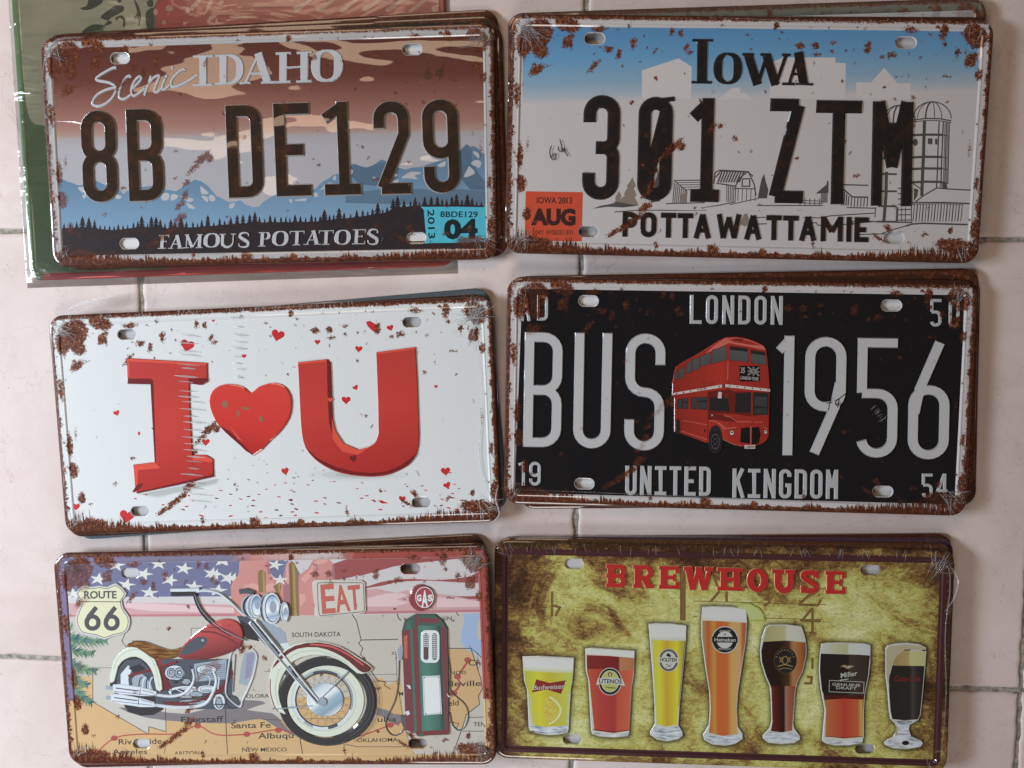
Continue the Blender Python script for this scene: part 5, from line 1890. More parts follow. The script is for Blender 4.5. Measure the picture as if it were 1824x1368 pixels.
    g.fill(z1([(760, 350), (800, 350), (960, 468), (950, 500), (905, 498), (850, 440), (790, 410)]), chrome3)
    g.fill(z1([(775, 365), (830, 400), (850, 450), (800, 440), (780, 420)]), blk)
    g.fill(z1([(920, 520), (960, 500), (990, 520), (960, 590), (935, 570)]), chrome3)
    for x, y, r in ((905, 415, 30), (930, 432, 26), (880, 400, 20), (905, 440, 20)):
        g.fill(z1(ell(x, y, r, r * 1.1, 16)), chrome2 if r < 28 else chrome)
        g.fill(z1(ell(x, y, r * .55, r * .6, 12)), chrome3)
    g.fill(z1([(860, 395), (840, 375), (870, 365), (935, 400), (970, 470), (945, 480)]), chrome2)
    g.fill(z1([(930, 460), (965, 455), (972, 480), (940, 490)]), chrome)
    g.build('engine_print', bike)
    # pipes, bars, fork: raised strokes
    def bar(frpts, w, m, h, name, sm=3):
        p = s.poly(smooth(frpts, sm))
        emboss(s, [(p, w, False)], 0.1, h, w * .3, m, name, bike)
    bar(z1([(430, 702), (520, 712), (600, 708), (645, 690), (672, 640), (680, 600), (668, 568)]), 2.3, chrome, .7, 'exhaust_pipe')
    bar(z1([(430, 660), (500, 668), (555, 655), (585, 620), (592, 590), (585, 560)]), 2.1, chrome, .7, 'exhaust_pipe')
    for P in ([(268, 622), (300, 620), (380, 632), (442, 650), (446, 668), (380, 668), (300, 660), (268, 652)], [(262, 660), (300, 660), (380, 676), (434, 692), (436, 712), (380, 712), (300, 700), (260, 688)]):
        m_ = relief(s, z1(P), 0.1, .7, .35, chrome, 'muffler', bike)
        b = Art(s, .72)
        x0, y0 = P[0]
        b.line(z1([(x0 + 12, y0 + 13), (x0 + 105, y0 + 25)]), .8, chrome3)
        b.line(z1([(x0 + 118, y0 + 22), (x0 + 165, y0 + 34)]), .8, chrome2)
        b.line(z1([(x0 + 4, y0 + 26), (x0 + 165, y0 + 44)]), .35, chrome3)
        b.line(z1([(x0 + 110, y0 + 15), (x0 + 108, y0 + 42)]), .5, chrome3)
        b.build('muffler_print', m_)
    for y in (632, 672):
        bar(z1([(240, y), (272, y + 4)]), 2.6, chrome2, .5, 'exhaust_tip')
    bar(z1([(770, 482), (745, 485), (733, 520), (722, 600), (718, 655), (745, 690), (775, 708), (785, 680), (805, 640), (825, 590), (838, 530), (838, 498), (820, 478)]), 1.5, chrome, .8, 'crash_bar')
    bar(z1([(755, 500), (748, 600), (745, 650)]), 1.0, chrome2, .7, 'crash_bar')
    bar(z1([(330, 588), (430, 560), (526, 530)]), 2.0, cherry, .7, 'frame_tube', 2)
    bar(z1([(465, 692), (560, 695), (625, 680)]), 1.3, cherry2, .6, 'frame_tube', 2)
    relief(s, smooth(z1([(322, 472), (345, 450), (400, 452), (450, 470), (500, 484), (545, 474), (548, 495), (505, 520), (440, 524), (400, 502), (362, 478)]), 3, True), .1, .9, .5,
           paint('seat_brown', None, .2, pat=seat_pat), 'seat', bike)
    fe = relief(s, smooth(z1([(256, 612), (262, 560), (285, 505), (330, 474), (372, 470), (418, 496), (452, 560), (466, 640), (440, 642), (428, 580), (400, 535), (360, 512), (318, 522), (290, 552), (276, 608)]), 2, True), .1, .8, .4, ivory, 'rear_fender', bike)
    b = Art(s, .82)
    b.line(smooth(z1([(272, 560), (292, 515), (332, 488), (372, 484), (410, 506), (440, 560), (452, 630)]), 3), .5, ivory2)
    b.build('fender_line', fe)
    tk = relief(s, smooth(z1([(525, 508), (556, 455), (615, 402), (680, 370), (732, 362), (772, 384), (786, 430), (770, 476), (720, 502), (640, 523), (560, 523)]), 3, True), .1, 1.1, .8, cherry, 'fuel_tank', bike)
    b = Art(s, 1.12)
    b.fill(smooth(z1([(535, 500), (558, 465), (598, 436), (634, 432), (644, 450), (626, 475), (582, 498), (550, 504)]), 3, True), paint('tank_slate', c(74, 80, 92), .2))
    b.line(smooth(z1([(620, 412), (670, 415), (730, 440), (765, 462)]), 3), 1.2, cherry2)
    b.line(smooth(z1([(650, 395), (700, 398), (750, 420), (775, 440)]), 3), .7, cherry2)
    b.line(smooth(z1([(560, 512), (640, 514), (720, 492), (765, 468)]), 3), .8, cherry2)
    b.fill(z1(ell(688, 385, 14, 8)), cherry3)
    b.fill(z1(ell(625, 446, 6, 5)), chrome2)
    b.build('tank_print', tk)
    # front wheel
    def R(cx, cy, rx, ry, n=44):
        return z1(ell(cx, cy, rx, ry, n))
    ty = emboss(s, [(s.poly(R(1120, 686, 176, 158)), 7.4, True)], .1, .95, 1.2, blk, 'front_tyre', bike)
    b = Art(s, .97)
    gr = paint('tread_grey', c(86, 86, 88), .3)
    for k in range(4):
        rr_ = 150 + k * 11
        b.line(z1(arc(1124 + k * 2, 687, rr_ + 14, rr_ - 4 + k, -52, 62, 16)), .35, gr)
    b.build('tread_print', ty)
    ww = Art(s, .55)
    ww.fill(R(1106, 683, 158, 146), ivory)
    ww.line(R(1104, 683, 128, 122), .5, ivory2, closed=True)
    ww.fill(R(1102, 682, 121, 118), chrome2)
    ww.fill(R(1103, 682, 112, 109), blk)
    ww.fill(R(1104, 682, 107, 104), orange)
    ww.fill(z1([(1010, 640), (1040, 600), (1100, 578), (1170, 600), (1200, 640), (1210, 672), (1000, 672)]), beige)
    ww.line(z1([(1000, 757), (1200, 757)]), .3, ln)
    wire = paint('spoke_dark', c(98, 92, 80), 0)
    rnd = random.Random(2)
    for k in range(40):
        t = k * 2 * math.pi / 40
        d = (1 if k % 2 else -1) * .38
        ww.line(z1([(1104 + 62 * math.cos(t + d), 682 + 58 * math.sin(t + d)), (1104 + 110 * math.cos(t), 682 + 107 * math.sin(t))]), .22, wire)
    ww.line(z1(arc(1102, 682, 116, 113, 130, 225, 10)), 1.6, chrome)
    ww.line(z1(arc(1102, 682, 116, 113, 20, 110, 10)), 1.8, chrome)
    ww.line(z1(arc(1102, 682, 116, 113, -110, -60, 8)), 1.6, chrome3)
    ww.line(z1(arc(1102, 682, 116, 113, 60, 80, 4)), 2.0, chrome3)
    ww.build('white_wall_print', bike)
    hubm = paint('hub_chrome', None, .2, grad=(z1mm(s, z1, 1060, 620), z1mm(s, z1, 1150, 740), [(0, c(110, 124, 140)), (.2, c(200, 212, 222)), (.45, c(228, 234, 238)), (.6, c(150, 182, 200)), (.8, c(128, 160, 178)), (1, c(220, 226, 232))]))
    relief(s, R(1110, 682, 74, 67, 32), .56, 1.2, .8, hubm, 'wheel_hub', bike)
    ff = relief(s, smooth(z1([(958, 740), (935, 735), (905, 710), (888, 650), (893, 565), (925, 505), (985, 463), (1080, 450), (1170, 470), (1245, 515), (1302, 556), (1272, 578), (1236, 578), (1196, 545),
                              (1130, 512), (1055, 506), (985, 530), (940, 590), (926, 655), (942, 715)]), 2, True), .1, 1.15, .45, ivory, 'front_fender', bike)
    b = Art(s, 1.17)
    b.fill(smooth(z1([(900, 560), (930, 510), (990, 468), (1080, 454), (1168, 474), (1240, 518), (1296, 556), (1270, 574), (1245, 566), (1205, 530), (1150, 496), (1080, 474), (1000, 480), (945, 515)]), 2, True), cherry)
    b.line(smooth(z1([(1050, 462), (1130, 470), (1200, 502), (1262, 545)]), 3), 1.1, cherry3)
    b.line(smooth(z1([(893, 600), (893, 650), (908, 705), (925, 728)]), 3), .7, cherry2)
    b.line(smooth(z1([(925, 570), (912, 640), (925, 700)]), 3), .5, ivory2)
    b.line(smooth(z1([(960, 520), (1010, 494), (1080, 488), (1150, 510), (1200, 538)]), 3), .5, ivory2)
    b.build('fender_print', ff)
    for dx in (0, 22):
        bar(z1([(812 + dx, 372 - dx * .4), (900 + dx, 480 - dx * .5), (1000 + dx * .7, 600 - dx * .4), (1082 + dx * .5, 695 - dx * .3)]), 2.6, chrome, 1.9, 'fork_leg', 1)
    bar(z1([(822, 380), (910, 490), (1010, 608), (1085, 690)]), .6, chrome3, 2.0, 'fork_shadow_line', 1)
    bar(z1([(1096, 672), (1150, 620), (1208, 562)]), 1.1, chrome2, 1.7, 'fender_stay', 1)
    bar(z1([(902, 716), (980, 710), (1065, 702)]), .9, chrome2, 1.6, 'fender_stay', 1)
    relief(s, R(1098, 690, 20, 18, 14), 1.2, 1.9, .4, chrome2, 'axle_nut', bike)
    bar(z1([(598, 252), (640, 248), (690, 258), (735, 290), (775, 330), (800, 350)]), 2.6, chrome, 1.4, 'handlebar')
    bar(z1([(597, 262), (615, 310), (650, 355), (700, 395), (745, 420), (800, 445)]), .9, chrome2, 1.6, 'brake_cable')
    bar(z1([(590, 264), (608, 315), (642, 362), (695, 402), (740, 428)]), .7, chrome3, 1.5, 'brake_cable')
    gp = relief(s, z1([(497, 250), (600, 250), (602, 270), (498, 274)]), .1, 1.3, .4, blk, 'handlebar_grip', bike)
    relief(s, z1([(495, 242), (612, 240), (614, 254), (495, 256)]), .1, 1.5, .35, chrome, 'brake_lever', bike)
    relief(s, z1([(766, 246), (800, 240), (832, 250), (826, 266), (800, 262), (770, 264)]), .1, 1.2, .3, chrome3, 'handlebar_grip', bike)
    lens = paint('lens_glass', None, .1, grad=(z1mm(s, z1, 880, 270), z1mm(s, z1, 910, 370), [(0, c(110, 150, 180)), (.3, c(200, 222, 236)), (.55, c(232, 240, 246)), (.8, c(140, 170, 200)), (1, c(220, 228, 234))]))
    for hx, hy, hrx, hry, cx, cy, rx, ry in ((822, 312, 48, 48, 838, 310, 24, 46), (882, 320, 36, 60, 900, 320, 35, 62), (945, 335, 20, 40, 950, 335, 16, 40)):
        hd = relief(s, R(hx, hy, hrx, hry, 24), .1, 1.3, .8, chrome2, 'headlight', bike)
        b = Art(s, 1.32)
        b.line(z1(arc(hx, hy, hrx * .72, hry * .85, 100, 260, 10)), 1.4, blk if hx == 822 else chrome3)
        b.line(z1(arc(hx, hy, hrx * .45, hry * .85, 100, 260, 10)), 1.0, chrome)
        b.fill(R(cx, cy, rx, ry, 24), chrome)
        b.fill(R(cx + 1, cy, rx * .85, ry * .88, 24), chrome3)
        b.fill(R(cx + 2, cy, rx * .78, ry * .82, 24), lens)
        b.fill(R(cx + 4, cy - ry * .1, rx * .4, ry * .4, 14), chrome2)
        b.build('lens_print', hd)
    # ---------------- gas pump
    pg = paint('pump_green', None, .4, grad=(z1mm(s, z1, 1478, 600), z1mm(s, z1, 1585, 600), [(0, c(60, 112, 98)), (.3, c(72, 132, 116)), (.75, c(56, 104, 92)), (.88, c(36, 70, 64)), (1, c(60, 100, 90))]))
    pm = paint('pump_maroon', c(122, 50, 60), .4)
    pgd = paint('pump_green_dark', c(62, 92, 84), .4)
    pl = relief(s, z1([(1412, 412), (1424, 368), (1468, 342), (1545, 342), (1576, 366), (1596, 400), (1600, 560), (1602, 812), (1596, 822), (1492, 826), (1430, 800), (1422, 640)]), 0, 1.0, .5, pgd, 'gas_pump')
    b = Art(s, 1.02)
    b.fill(z1([(1414, 412), (1446, 400), (1462, 815), (1430, 800)]), pm)
    b.fill(z1([(1446, 398), (1456, 398), (1474, 815), (1464, 815)]), pg)
    b.fill(z1([(1456, 398), (1474, 396), (1494, 822), (1474, 818)]), pm)
    b.fill(z1([(1478, 388), (1568, 388), (1584, 806), (1494, 812)]), pg)
    b.fill(z1([(1570, 385), (1590, 402), (1600, 812), (1586, 812)]), pm)
    b.fill(z1([(1425, 370), (1468, 346), (1545, 346), (1574, 368), (1572, 388), (1478, 388), (1420, 402)]), pgd)
    b.fill(z1([(1484, 358), (1562, 360), (1564, 378), (1484, 376)]), pm)
    b.fill(z1([(1466, 345), (1480, 345), (1480, 395), (1466, 395)]), pm)
    b.fill(z1([(1432, 376), (1450, 366), (1450, 400), (1432, 404)]), pg)
    b.fill(z1([(1468, 808), (1600, 800), (1600, 818), (1474, 825)]), cherry2)
    b.fill(z1([(1422, 430), (1436, 425), (1436, 520), (1424, 515)]), er)
    b.fill(z1([(1480, 815), (1500, 810), (1502, 826), (1482, 828)]), pgd)
    b.build('pump_print', pl)
    gw = paint('gauge_white', c(222, 230, 232), .15)
    gg = relief(s, z1(rrect(1489, 406, 1564, 536, 22)), 1.0, 1.3, .3, gw, 'pump_gauge', pl)
    b = Art(s, 1.32)
    for x0, m in ((1500, cherry2), (1534, pgd)):
        b.fill(z1(rrect(x0, 418, x0 + 20, 524, 9)), pgd if m is pgd else chrome3)
        for k in range(13):
            for q in range(3):
                b.fill(z1([(x0 + 2 + q * 6, 422 + k * 7.6), (x0 + 6 + q * 6, 422 + k * 7.6), (x0 + 6 + q * 6, 426.5 + k * 7.6), (x0 + 2 + q * 6, 426.5 + k * 7.6)]), (m if k > 6 else gw) if m is cherry2 else gw)
    b.build('gauge_print', gg)
    pn = relief(s, z1([(1496, 588), (1566, 586), (1574, 738), (1502, 744)]), 1.0, 1.25, .3, gw, 'pump_panel', pl)
    b = Art(s, 1.27)
    b.line(z1([(1500, 592), (1562, 590), (1569, 734), (1506, 740)]), .35, chrome2, closed=True)
    for x, y in ((1503, 595), (1560, 593), (1567, 731), (1509, 737)):
        b.fill(z1(ell(x, y, 2.5, 2.5, 8)), chrome3)
    b.build('panel_print', pn)
    gl = relief(s, z1(ell(1490, 280, 51, 54, 30)), 0, 1.5, 1.4, paint('globe_red', c(140, 44, 58), .2), 'pump_globe', pl)
    b = Art(s, 1.52)
    b.fill(z1(ell(1504, 276, 37, 42, 28)), gw)
    b.fill(z1(ell(1504, 276, 34, 39, 28)), paint('globe_face', c(168, 52, 70), .1))
    b.build('globe_face', gl)
    words(s, [('G', z1([(1473, 290)])[0], z1([(1492, 290)])[0], 10.5, gw, .05), ('A', z1([(1492, 312)])[0], z1([(1518, 312)])[0], 27, gw, .04), ('S', z1([(1517, 290)])[0], z1([(1537, 290)])[0], 10.5, gw, .05)], 1.56, 'gas_lettering', gl)
    hose = paint('hose_grey', c(84, 90, 88), .3)
    for p in ([(1404, 520), (1400, 620), (1385, 690), (1355, 750), (1352, 790), (1372, 818), (1400, 820), (1425, 790), (1430, 750)],
              [(1596, 500), (1606, 560), (1606, 640), (1630, 668), (1665, 700), (1678, 745), (1665, 785), (1640, 802), (1615, 780), (1604, 730)]):
        emboss(s, [(s.poly(smooth(z1(p), 3)), .95, False)], .05, .6, .25, hose, 'pump_hose', pl)
    emboss(s, [(s.poly(smooth(z7([(470, 800), (480, 880), (520, 960)]), 3)), 4.2, False)], .05, .7, .6, hose, 'pump_hose', pl)
    relief(s, z7([(400, 110), (430, 70), (470, 60), (468, 150), (455, 215), (420, 225), (410, 180)]), .05, 1.1, .3, chrome2, 'pump_nozzle', pl)
    for p in ([(500, 480), (545, 485), (555, 530), (530, 520)], [(480, 770), (530, 755), (545, 790), (515, 812)], [(1500 - 1500 + 928, 560), (945, 580), (965, 600), (985, 605), (950, 612)]):
        relief(s, z7(p), 1.0, 1.3, .15, chrome, 'pump_handle', pl)


def z1mm(s, fr, x, y):
    p = fr([(x, y)])[0]
    return s.mm(*p)


def seat_pat(b, P):
    n = b.noise(b.mapping(P, rot=(0, 0, -.35), sca=(.10, .9, 0)), 1, 3, .6)
    return b.ramp(n, [(.3, (.07, .030, .012)), (.5, (.17, .080, .030)), (.70, (.34, .19, .085))])


# ============================================================ the beer plate
def grunge(mult):
    def f(b, P):
        n1 = b.noise(b.mapping(P, loc=(7, 2, 0), rot=(0, 0, .25), sca=(.020, .024, 0)), 1, 6, .66, .9)
        n2 = b.noise(b.mapping(P, rot=(0, 0, .35), sca=(.22, .34, 0)), 1, 6, .80, 1.0)
        n3 = b.noise(b.mapping(P, rot=(0, 0, -.3), sca=(.45, .9, 0)), 1, 4, .75, .8)
        x, y, _ = b.sep(P)
        e = b.m('MAXIMUM', b.m('POWER', b.m('DIVIDE', b.m('ABSOLUTE', x), 150), 4.0), b.m('POWER', b.m('DIVIDE', b.m('ABSOLUTE', b.m('ADD', y, 6)), 80), 4.0))
        t = b.m('ADD', b.m('MULTIPLY', n1, .80), b.m('MULTIPLY', n2, .46))
        t = b.m('ADD', b.m('SUBTRACT', t, b.m('MULTIPLY', e, .22)), .022)
        col = b.ramp(t, [(.40, (.040, .018, .010)), (.48, (.13, .06, .025)), (.54, (.27, .17, .055)), (.59, (.40, .35, .095)), (.65, (.50, .50, .16)), (.74, (.59, .61, .27)), (.86, (.74, .74, .44))])
        col = b.mix(b.m('MULTIPLY', b.step(n3, .52, .66), .5), col, (.15, .10, .035))
        col = b.mix(b.m('MULTIPLY', b.step(n3, .36, .30), .45), col, (.66, .64, .30))
        sp = b.noise(b.mapping(P, sca=(1.1, .8, 0)), 1, 3, .7)
        col = b.mix(b.m('MULTIPLY', b.step(sp, .68, .72), .8), col, (.045, .03, .02))
        col = b.mix(b.m('MULTIPLY', b.step(sp, .31, .27), .6), col, (.62, .62, .42))
        # long cracks
        ck = b.noise(b.mapping(P, rot=(0, 0, .12), sca=(.035, .16, 0)), 1, 5, .65, 1.0)
        cr = b.m('SUBTRACT', 1, b.step(b.m('ABSOLUTE', b.m('SUBTRACT', ck, .5)), 0, .007))
        col = b.mix(b.m('MULTIPLY', cr, .75), col, (.04, .026, .018))
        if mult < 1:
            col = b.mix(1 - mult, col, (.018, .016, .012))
        return col
    return f


def build_brew():
    s, c = S_BR, cc(0.50)
    z1, z2, z3, z4, z5, z6, z7 = (F(.49342, 860, 930), F(.25219, 860, 940), F(.25219, 1280, 940), F(.20325, 900, 1090), F(.22508, 1130, 1060), F(.20314, 1320, 1090), F(.20326, 1500, 1090))
    gr = paint('olive_grunge', None, 0, pat=grunge(1.0), rough=.4, wave=.22)
    tin_body('tin_plate', s.root, gr, gr)
    band = paint('maroon_band', (.062, .022, .026), 0, mottle=.1, wave=.22)
    o = outline(6.2)
    i_ = outline(9.6)
    n = len(o)
    vs = [(x * MM, y * MM, .78 * MM) for x, y in outline(5.2)] + [(x * MM, y * MM, .80 * MM) for x, y in outline(7.4)] + [(x * MM, y * MM, .04 * MM) for x, y in outline(8.2)] + [(x * MM, y * MM, .04 * MM) for x, y in outline(9.4)]
    fs = [(k * n + q, k * n + (q + 1) % n, (k + 1) * n + (q + 1) % n, (k + 1) * n + q) for k in range(3) for q in range(n)]
    mesh_obj('border_band', vs, fs, band, s.root)
    a = Art(s, .03)
    dkbr = paint('stencil_brown', (.20, .12, .045), 0, mottle=.5)
    for p, w in (([(722, 170), (722, 360)], 8.5 * .45), ([(760, 285), (1240, 298)], .5), ([(760, 340), (1225, 352)], .5), ([(960, 235), (1240, 240)], .5)):
        a.line(z1(p), w, dkbr)
    # half-hidden stencilled figures in the ground
    for p in ([(830, 185), (850, 240)], [(900, 160), (925, 150), (945, 168), (940, 190), (915, 200)], [(810, 300), (855, 250)], [(855, 250), (840, 265)], [(880, 250), (880, 300)],
              [(990, 260), (1030, 265), (1035, 290), (1015, 303)], [(1140, 298), (1180, 262), (1200, 258)], [(1140, 298), (1210, 300), (1220, 280)],
              [(1190, 310), (1150, 358)], [(1190, 310), (1190, 400)], [(1145, 356), (1220, 358)], [(1175, 400), (1205, 402)],
              [(1190, 490), (1190, 530)], [(1170, 558), (1188, 560), (1185, 582), (1160, 582)], [(250, 250), (250, 340)], [(250, 300), (278, 308), (262, 340)]):
        a.line(z1(p), 1.7, dkbr)
    # glow behind each glass
    glasses = dict(
        g1=z4([(150, 390), (300, 386), (606, 402), (600, 520), (590, 625), (575, 680), (560, 1030), (545, 1062), (470, 1078), (380, 1082), (290, 1068), (215, 1045), (205, 1020), (190, 680), (165, 610)]),
        g2=z4([(700, 322), (760, 314), (1138, 340), (1134, 480), (1130, 560), (1112, 660), (1090, 1070), (1075, 1090), (960, 1104), (830, 1095), (760, 1072), (752, 1040), (728, 600), (706, 520)]),
        g3=z5([(112, 228), (180, 222), (300, 226), (414, 240), (412, 340), (385, 640), (362, 870), (352, 1030), (385, 1085), (386, 1115), (350, 1142), (260, 1160), (180, 1146), (125, 1108), (124, 1085), (160, 1025), (160, 880), (145, 640)]),
        g4=z5([(540, 95), (620, 88), (760, 92), (890, 108), (896, 220), (888, 360), (850, 600), (825, 760), (815, 900), (822, 1040), (860, 1095), (862, 1140), (800, 1180), (720, 1195), (620, 1185), (555, 1150), (542, 1110), (590, 1030), (598, 900), (592, 760), (560, 560), (530, 330), (530, 200)]),
        g5=z6([(215, 135), (250, 112), (400, 110), (530, 125), (560, 200), (578, 300), (576, 390), (545, 520), (500, 610), (480, 680), (466, 800), (460, 960), (470, 1020), (520, 1085), (522, 1120), (470, 1152), (350, 1162), (240, 1150), (192, 1112), (190, 1085), (250, 1020), (268, 960),
               (262, 760), (250, 650), (215, 570), (175, 440), (168, 340), (182, 230)]),
        g6=z6([(705, 280), (760, 270), (900, 268), (1084, 275), (1140, 290), (1138, 440), (1125, 560), (1095, 700), (1080, 800), (1078, 1100), (1068, 1150), (960, 1172), (830, 1175), (740, 1155), (712, 1130), (716, 1080), (735, 860), (700, 680), (684, 520), (692, 380)]),
        g7=z7([(380, 320), (400, 295), (480, 275), (580, 270), (680, 282), (740, 310), (736, 420), (712, 700), (690, 900), (672, 950), (600, 985), (590, 1030), (610, 1090), (700, 1130), (714, 1155), (690, 1185), (580, 1205), (450, 1198), (380, 1170), (368, 1145), (400, 1118), (450, 1095),
               (480, 1040), (470, 985), (425, 940), (412, 870), (400, 700), (382, 560)]))
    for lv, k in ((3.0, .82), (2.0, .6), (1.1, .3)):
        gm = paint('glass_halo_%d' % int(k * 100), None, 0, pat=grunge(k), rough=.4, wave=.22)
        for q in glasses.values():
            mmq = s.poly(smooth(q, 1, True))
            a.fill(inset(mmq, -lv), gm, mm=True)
    holed(a)
    a.build('printed_ground')
    redl = paint('headline_red', (.44, .030, .028), 0, wave=.22)
    cr = paint('headline_edge', (.62, .33, .17), 0)
    ex, ey = (1, .0235), (-.004, 1)
    x = 1080
    cells = [(1079, 38), (1127, 38), (1173, 37), (1217, 55), (1280, 40), (1330, 38), (1377, 38), (1424, 36), (1469, 37)]
    for ch, (x0, w) in zip('BREWHOUSE', cells):
        y0 = 1004 + (x0 - 1080) * .030
        emboss(s, put(s, slab(ch, w, 42, 13.2), x0, y0, ex, ey), .03, .75, .30, redl, 'raised_letter', mat2=cr)
    rimg = paint('glass_rim', (.55, .55, .50), 0)
    foam = lambda nm, p0, p1, dk=(.45, .42, .26): paint(nm, None, 0, grad=(s.mm(*p0), s.mm(*p1), [(0, (.60, .62, .58)), (.55, (.62, .64, .62)), (1, dk)]))
    base = paint('glass_base', None, 0, pat=lambda b, P: b.ramp(b.noise(b.mapping(P, sca=(.12, .6, 0)), 1, 2, .6), [(.35, (.26, .30, .34)), (.5, (.52, .57, .62)), (.65, (.66, .70, .74))]))
    dark = paint('glass_dark', (.02, .014, .012), 0)
    G = {}
    for k, q in glasses.items():
        G[k] = relief(s, smooth(q, 1, True), .04, .7, .45, rimg, 'beer_glass')
    def art():
        return Art(s, .72)
    def P(fr, pts):
        return fr(pts)
    def drink(nm, fr, a0, a1, stops):
        return paint(nm, None, 0, grad=(s.mm(*fr([a0])[0]), s.mm(*fr([a1])[0]), stops))
    # 1 yellow tumbler
    b = art()
    yel = drink('drink_yellow', z4, (180, 700), (570, 690), [(0, (.42, .46, .06)), (.3, (.58, .56, .05)), (.55, (.50, .42, .05)), (1, (.46, .54, .10))])
    b.fill(z4([(158, 398), (596, 410), (590, 520), (580, 630), (560, 820), (545, 1000), (470, 1012), (240, 1000), (222, 900), (200, 690), (172, 610)]), yel)
    b.fill(z4([(158, 398), (596, 410), (590, 530), (440, 532), (170, 515)]), foam('foam1', z4([(380, 400)])[0], z4([(375, 545)])[0], (.50, .50, .16)))
    b.fill(z4([(220, 985), (340, 1008), (555, 995), (550, 1050), (470, 1068), (380, 1072), (290, 1058), (222, 1038)]), base)
    for p in ([(200, 700), (222, 1030)], [(572, 700), (548, 1040)], [(215, 720), (240, 980)], [(556, 720), (540, 980)]):
        b.line(z4(p), .35, rimg)
    b.line(z4([(230, 1045), (380, 1062), (545, 1040)]), .3, dark)
    b.line(smooth(z4([(385, 745), (450, 790), (485, 860), (450, 940), (380, 985)]), 4), 1.3, paint('lemon_rind', (.62, .66, .36), 0))
    b.fill(smooth(z4([(360, 750), (430, 790), (462, 860), (430, 935), (360, 965), (340, 860)]), 3, True), paint('lemon_flesh', None, 0, pat=lambda b_, P_: b_.ramp(b_.noise(P_, .5, 3, .6), [(.35, (.50, .36, .04)), (.6, (.58, .52, .12))])))
    b.fill(z4([(272, 590), (390, 622), (532, 598), (490, 720), (366, 680), (232, 706), (252, 655)]), paint('bowtie_red', (.22, .028, .03), 0))
    b.build('glass_print', G['g1'])
    # 2 red pint
    b = art()
    ale = drink('drink_red', z4, (740, 800), (1110, 810), [(0, (.44, .09, .045)), (.25, (.40, .055, .045)), (.6, (.34, .045, .045)), (.66, (.46, .085, .05)), (1, (.52, .13, .07))])
    ale2 = drink('drink_red_top', z4, (720, 450), (1130, 460), [(0, (.20, .028, .022)), (.66, (.17, .02, .022)), (.70, (.42, .19, .10)), (1, (.40, .16, .08))])
    b.fill(z4([(712, 330), (1130, 350), (1126, 480), (1120, 560), (1104, 660), (1086, 1040), (950, 1062), (780, 1040), (740, 620), (716, 520)]), ale)
    b.fill(z4([(714, 380), (1130, 400), (1126, 500), (1010, 520), (850, 500), (716, 500)]), ale2)
    b.fill(z4([(710, 322), (1130, 344), (1128, 404), (900, 384), (712, 378)]), foam('foam2', z4([(900, 335)])[0], z4([(895, 400)])[0]))
    b.fill(z4([(770, 1050), (930, 1078), (1086, 1060), (1080, 1080), (960, 1096), (840, 1086), (775, 1068)]), base)
    b.line(z4([(765, 1030), (930, 1050), (1085, 1038)]), .4, dark)
    b.line(z4([(738, 640), (762, 1020)]), .35, rimg)
    blk = paint('badge_black', (.02, .02, .02), 0)
    crm = paint('badge_cream', (.50, .52, .48), 0)
    grn = paint('badge_green', (.42, .46, .14), 0)
    b.fill(z4(ell(918, 610, 104, 122)), crm)
    b.fill(z4(ell(918, 610, 98, 116)), blk)
    b.fill(z4(ell(918, 608, 80, 96)), crm)
    b.fill(z4(ell(918, 608, 76, 92)), grn)
    b.fill(z4(ell(918, 548, 20, 20, 14)), paint('bowtie_red', (0, 0, 0)))
    b.fill(z4(ell(918, 550, 9, 12, 10)), crm)
    b.fill(z4([(795, 640), (812, 582), (920, 576), (1026, 586), (1050, 650), (1010, 640), (920, 632), (830, 634)]), crm)
    b.build('glass_print', G['g2'])
    # 3 tall pilsner
    b = art()
    pil = drink('drink_gold', z5, (150, 600), (380, 600), [(0, (.52, .52, .09)), (.22, (.58, .56, .05)), (.45, (.52, .34, .04)), (.62, (.55, .44, .04)), (.8, (.60, .58, .05)), (1, (.40, .36, .06))])
    b.fill(z5([(132, 355), (402, 362), (372, 640), (350, 880), (340, 1025), (250, 1040), (175, 1020), (170, 880), (152, 640)]), pil)
    b.fill(z5([(118, 232), (300, 230), (410, 244), (406, 362), (300, 362), (130, 352)]), foam('foam3', z5([(260, 235)])[0], z5([(258, 390)])[0]))
    b.fill(z5([(160, 1035), (255, 1052), (348, 1038), (378, 1090), (376, 1112), (345, 1134), (260, 1150), (182, 1136), (132, 1106), (134, 1088)]), base)
    b.line(smooth(z5([(150, 1070), (255, 1085), (365, 1068)]), 3), .3, dark)
    b.line(z5([(400, 365), (375, 640), (350, 880)]), .3, dark)
    b.line(z5([(140, 365), (152, 640), (165, 880)]), .3, rimg)
    b.fill(z5(ell(271, 515, 80, 92)), crm)
    b.fill(z5(ell(271, 515, 76, 88)), paint('badge_slate', (.10, .11, .10), 0))
    b.fill(z5(ell(271, 515, 58, 70)), crm)
    b.fill(z5([(190, 492), (350, 494), (350, 536), (192, 534)]), crm)
    b.fill(z5([(250, 480), (258, 465), (272, 458), (280, 470), (292, 478), (286, 490), (268, 488)]), blk)
    b.line(smooth(z5([(245, 555), (262, 545), (275, 560), (295, 548)]), 3), .35, blk)
    b.line(smooth(z5([(250, 572), (270, 562), (290, 572)]), 3), .3, blk)
    b.build('glass_print', G['g3'])
    # 4 wheat beer
    b = art()
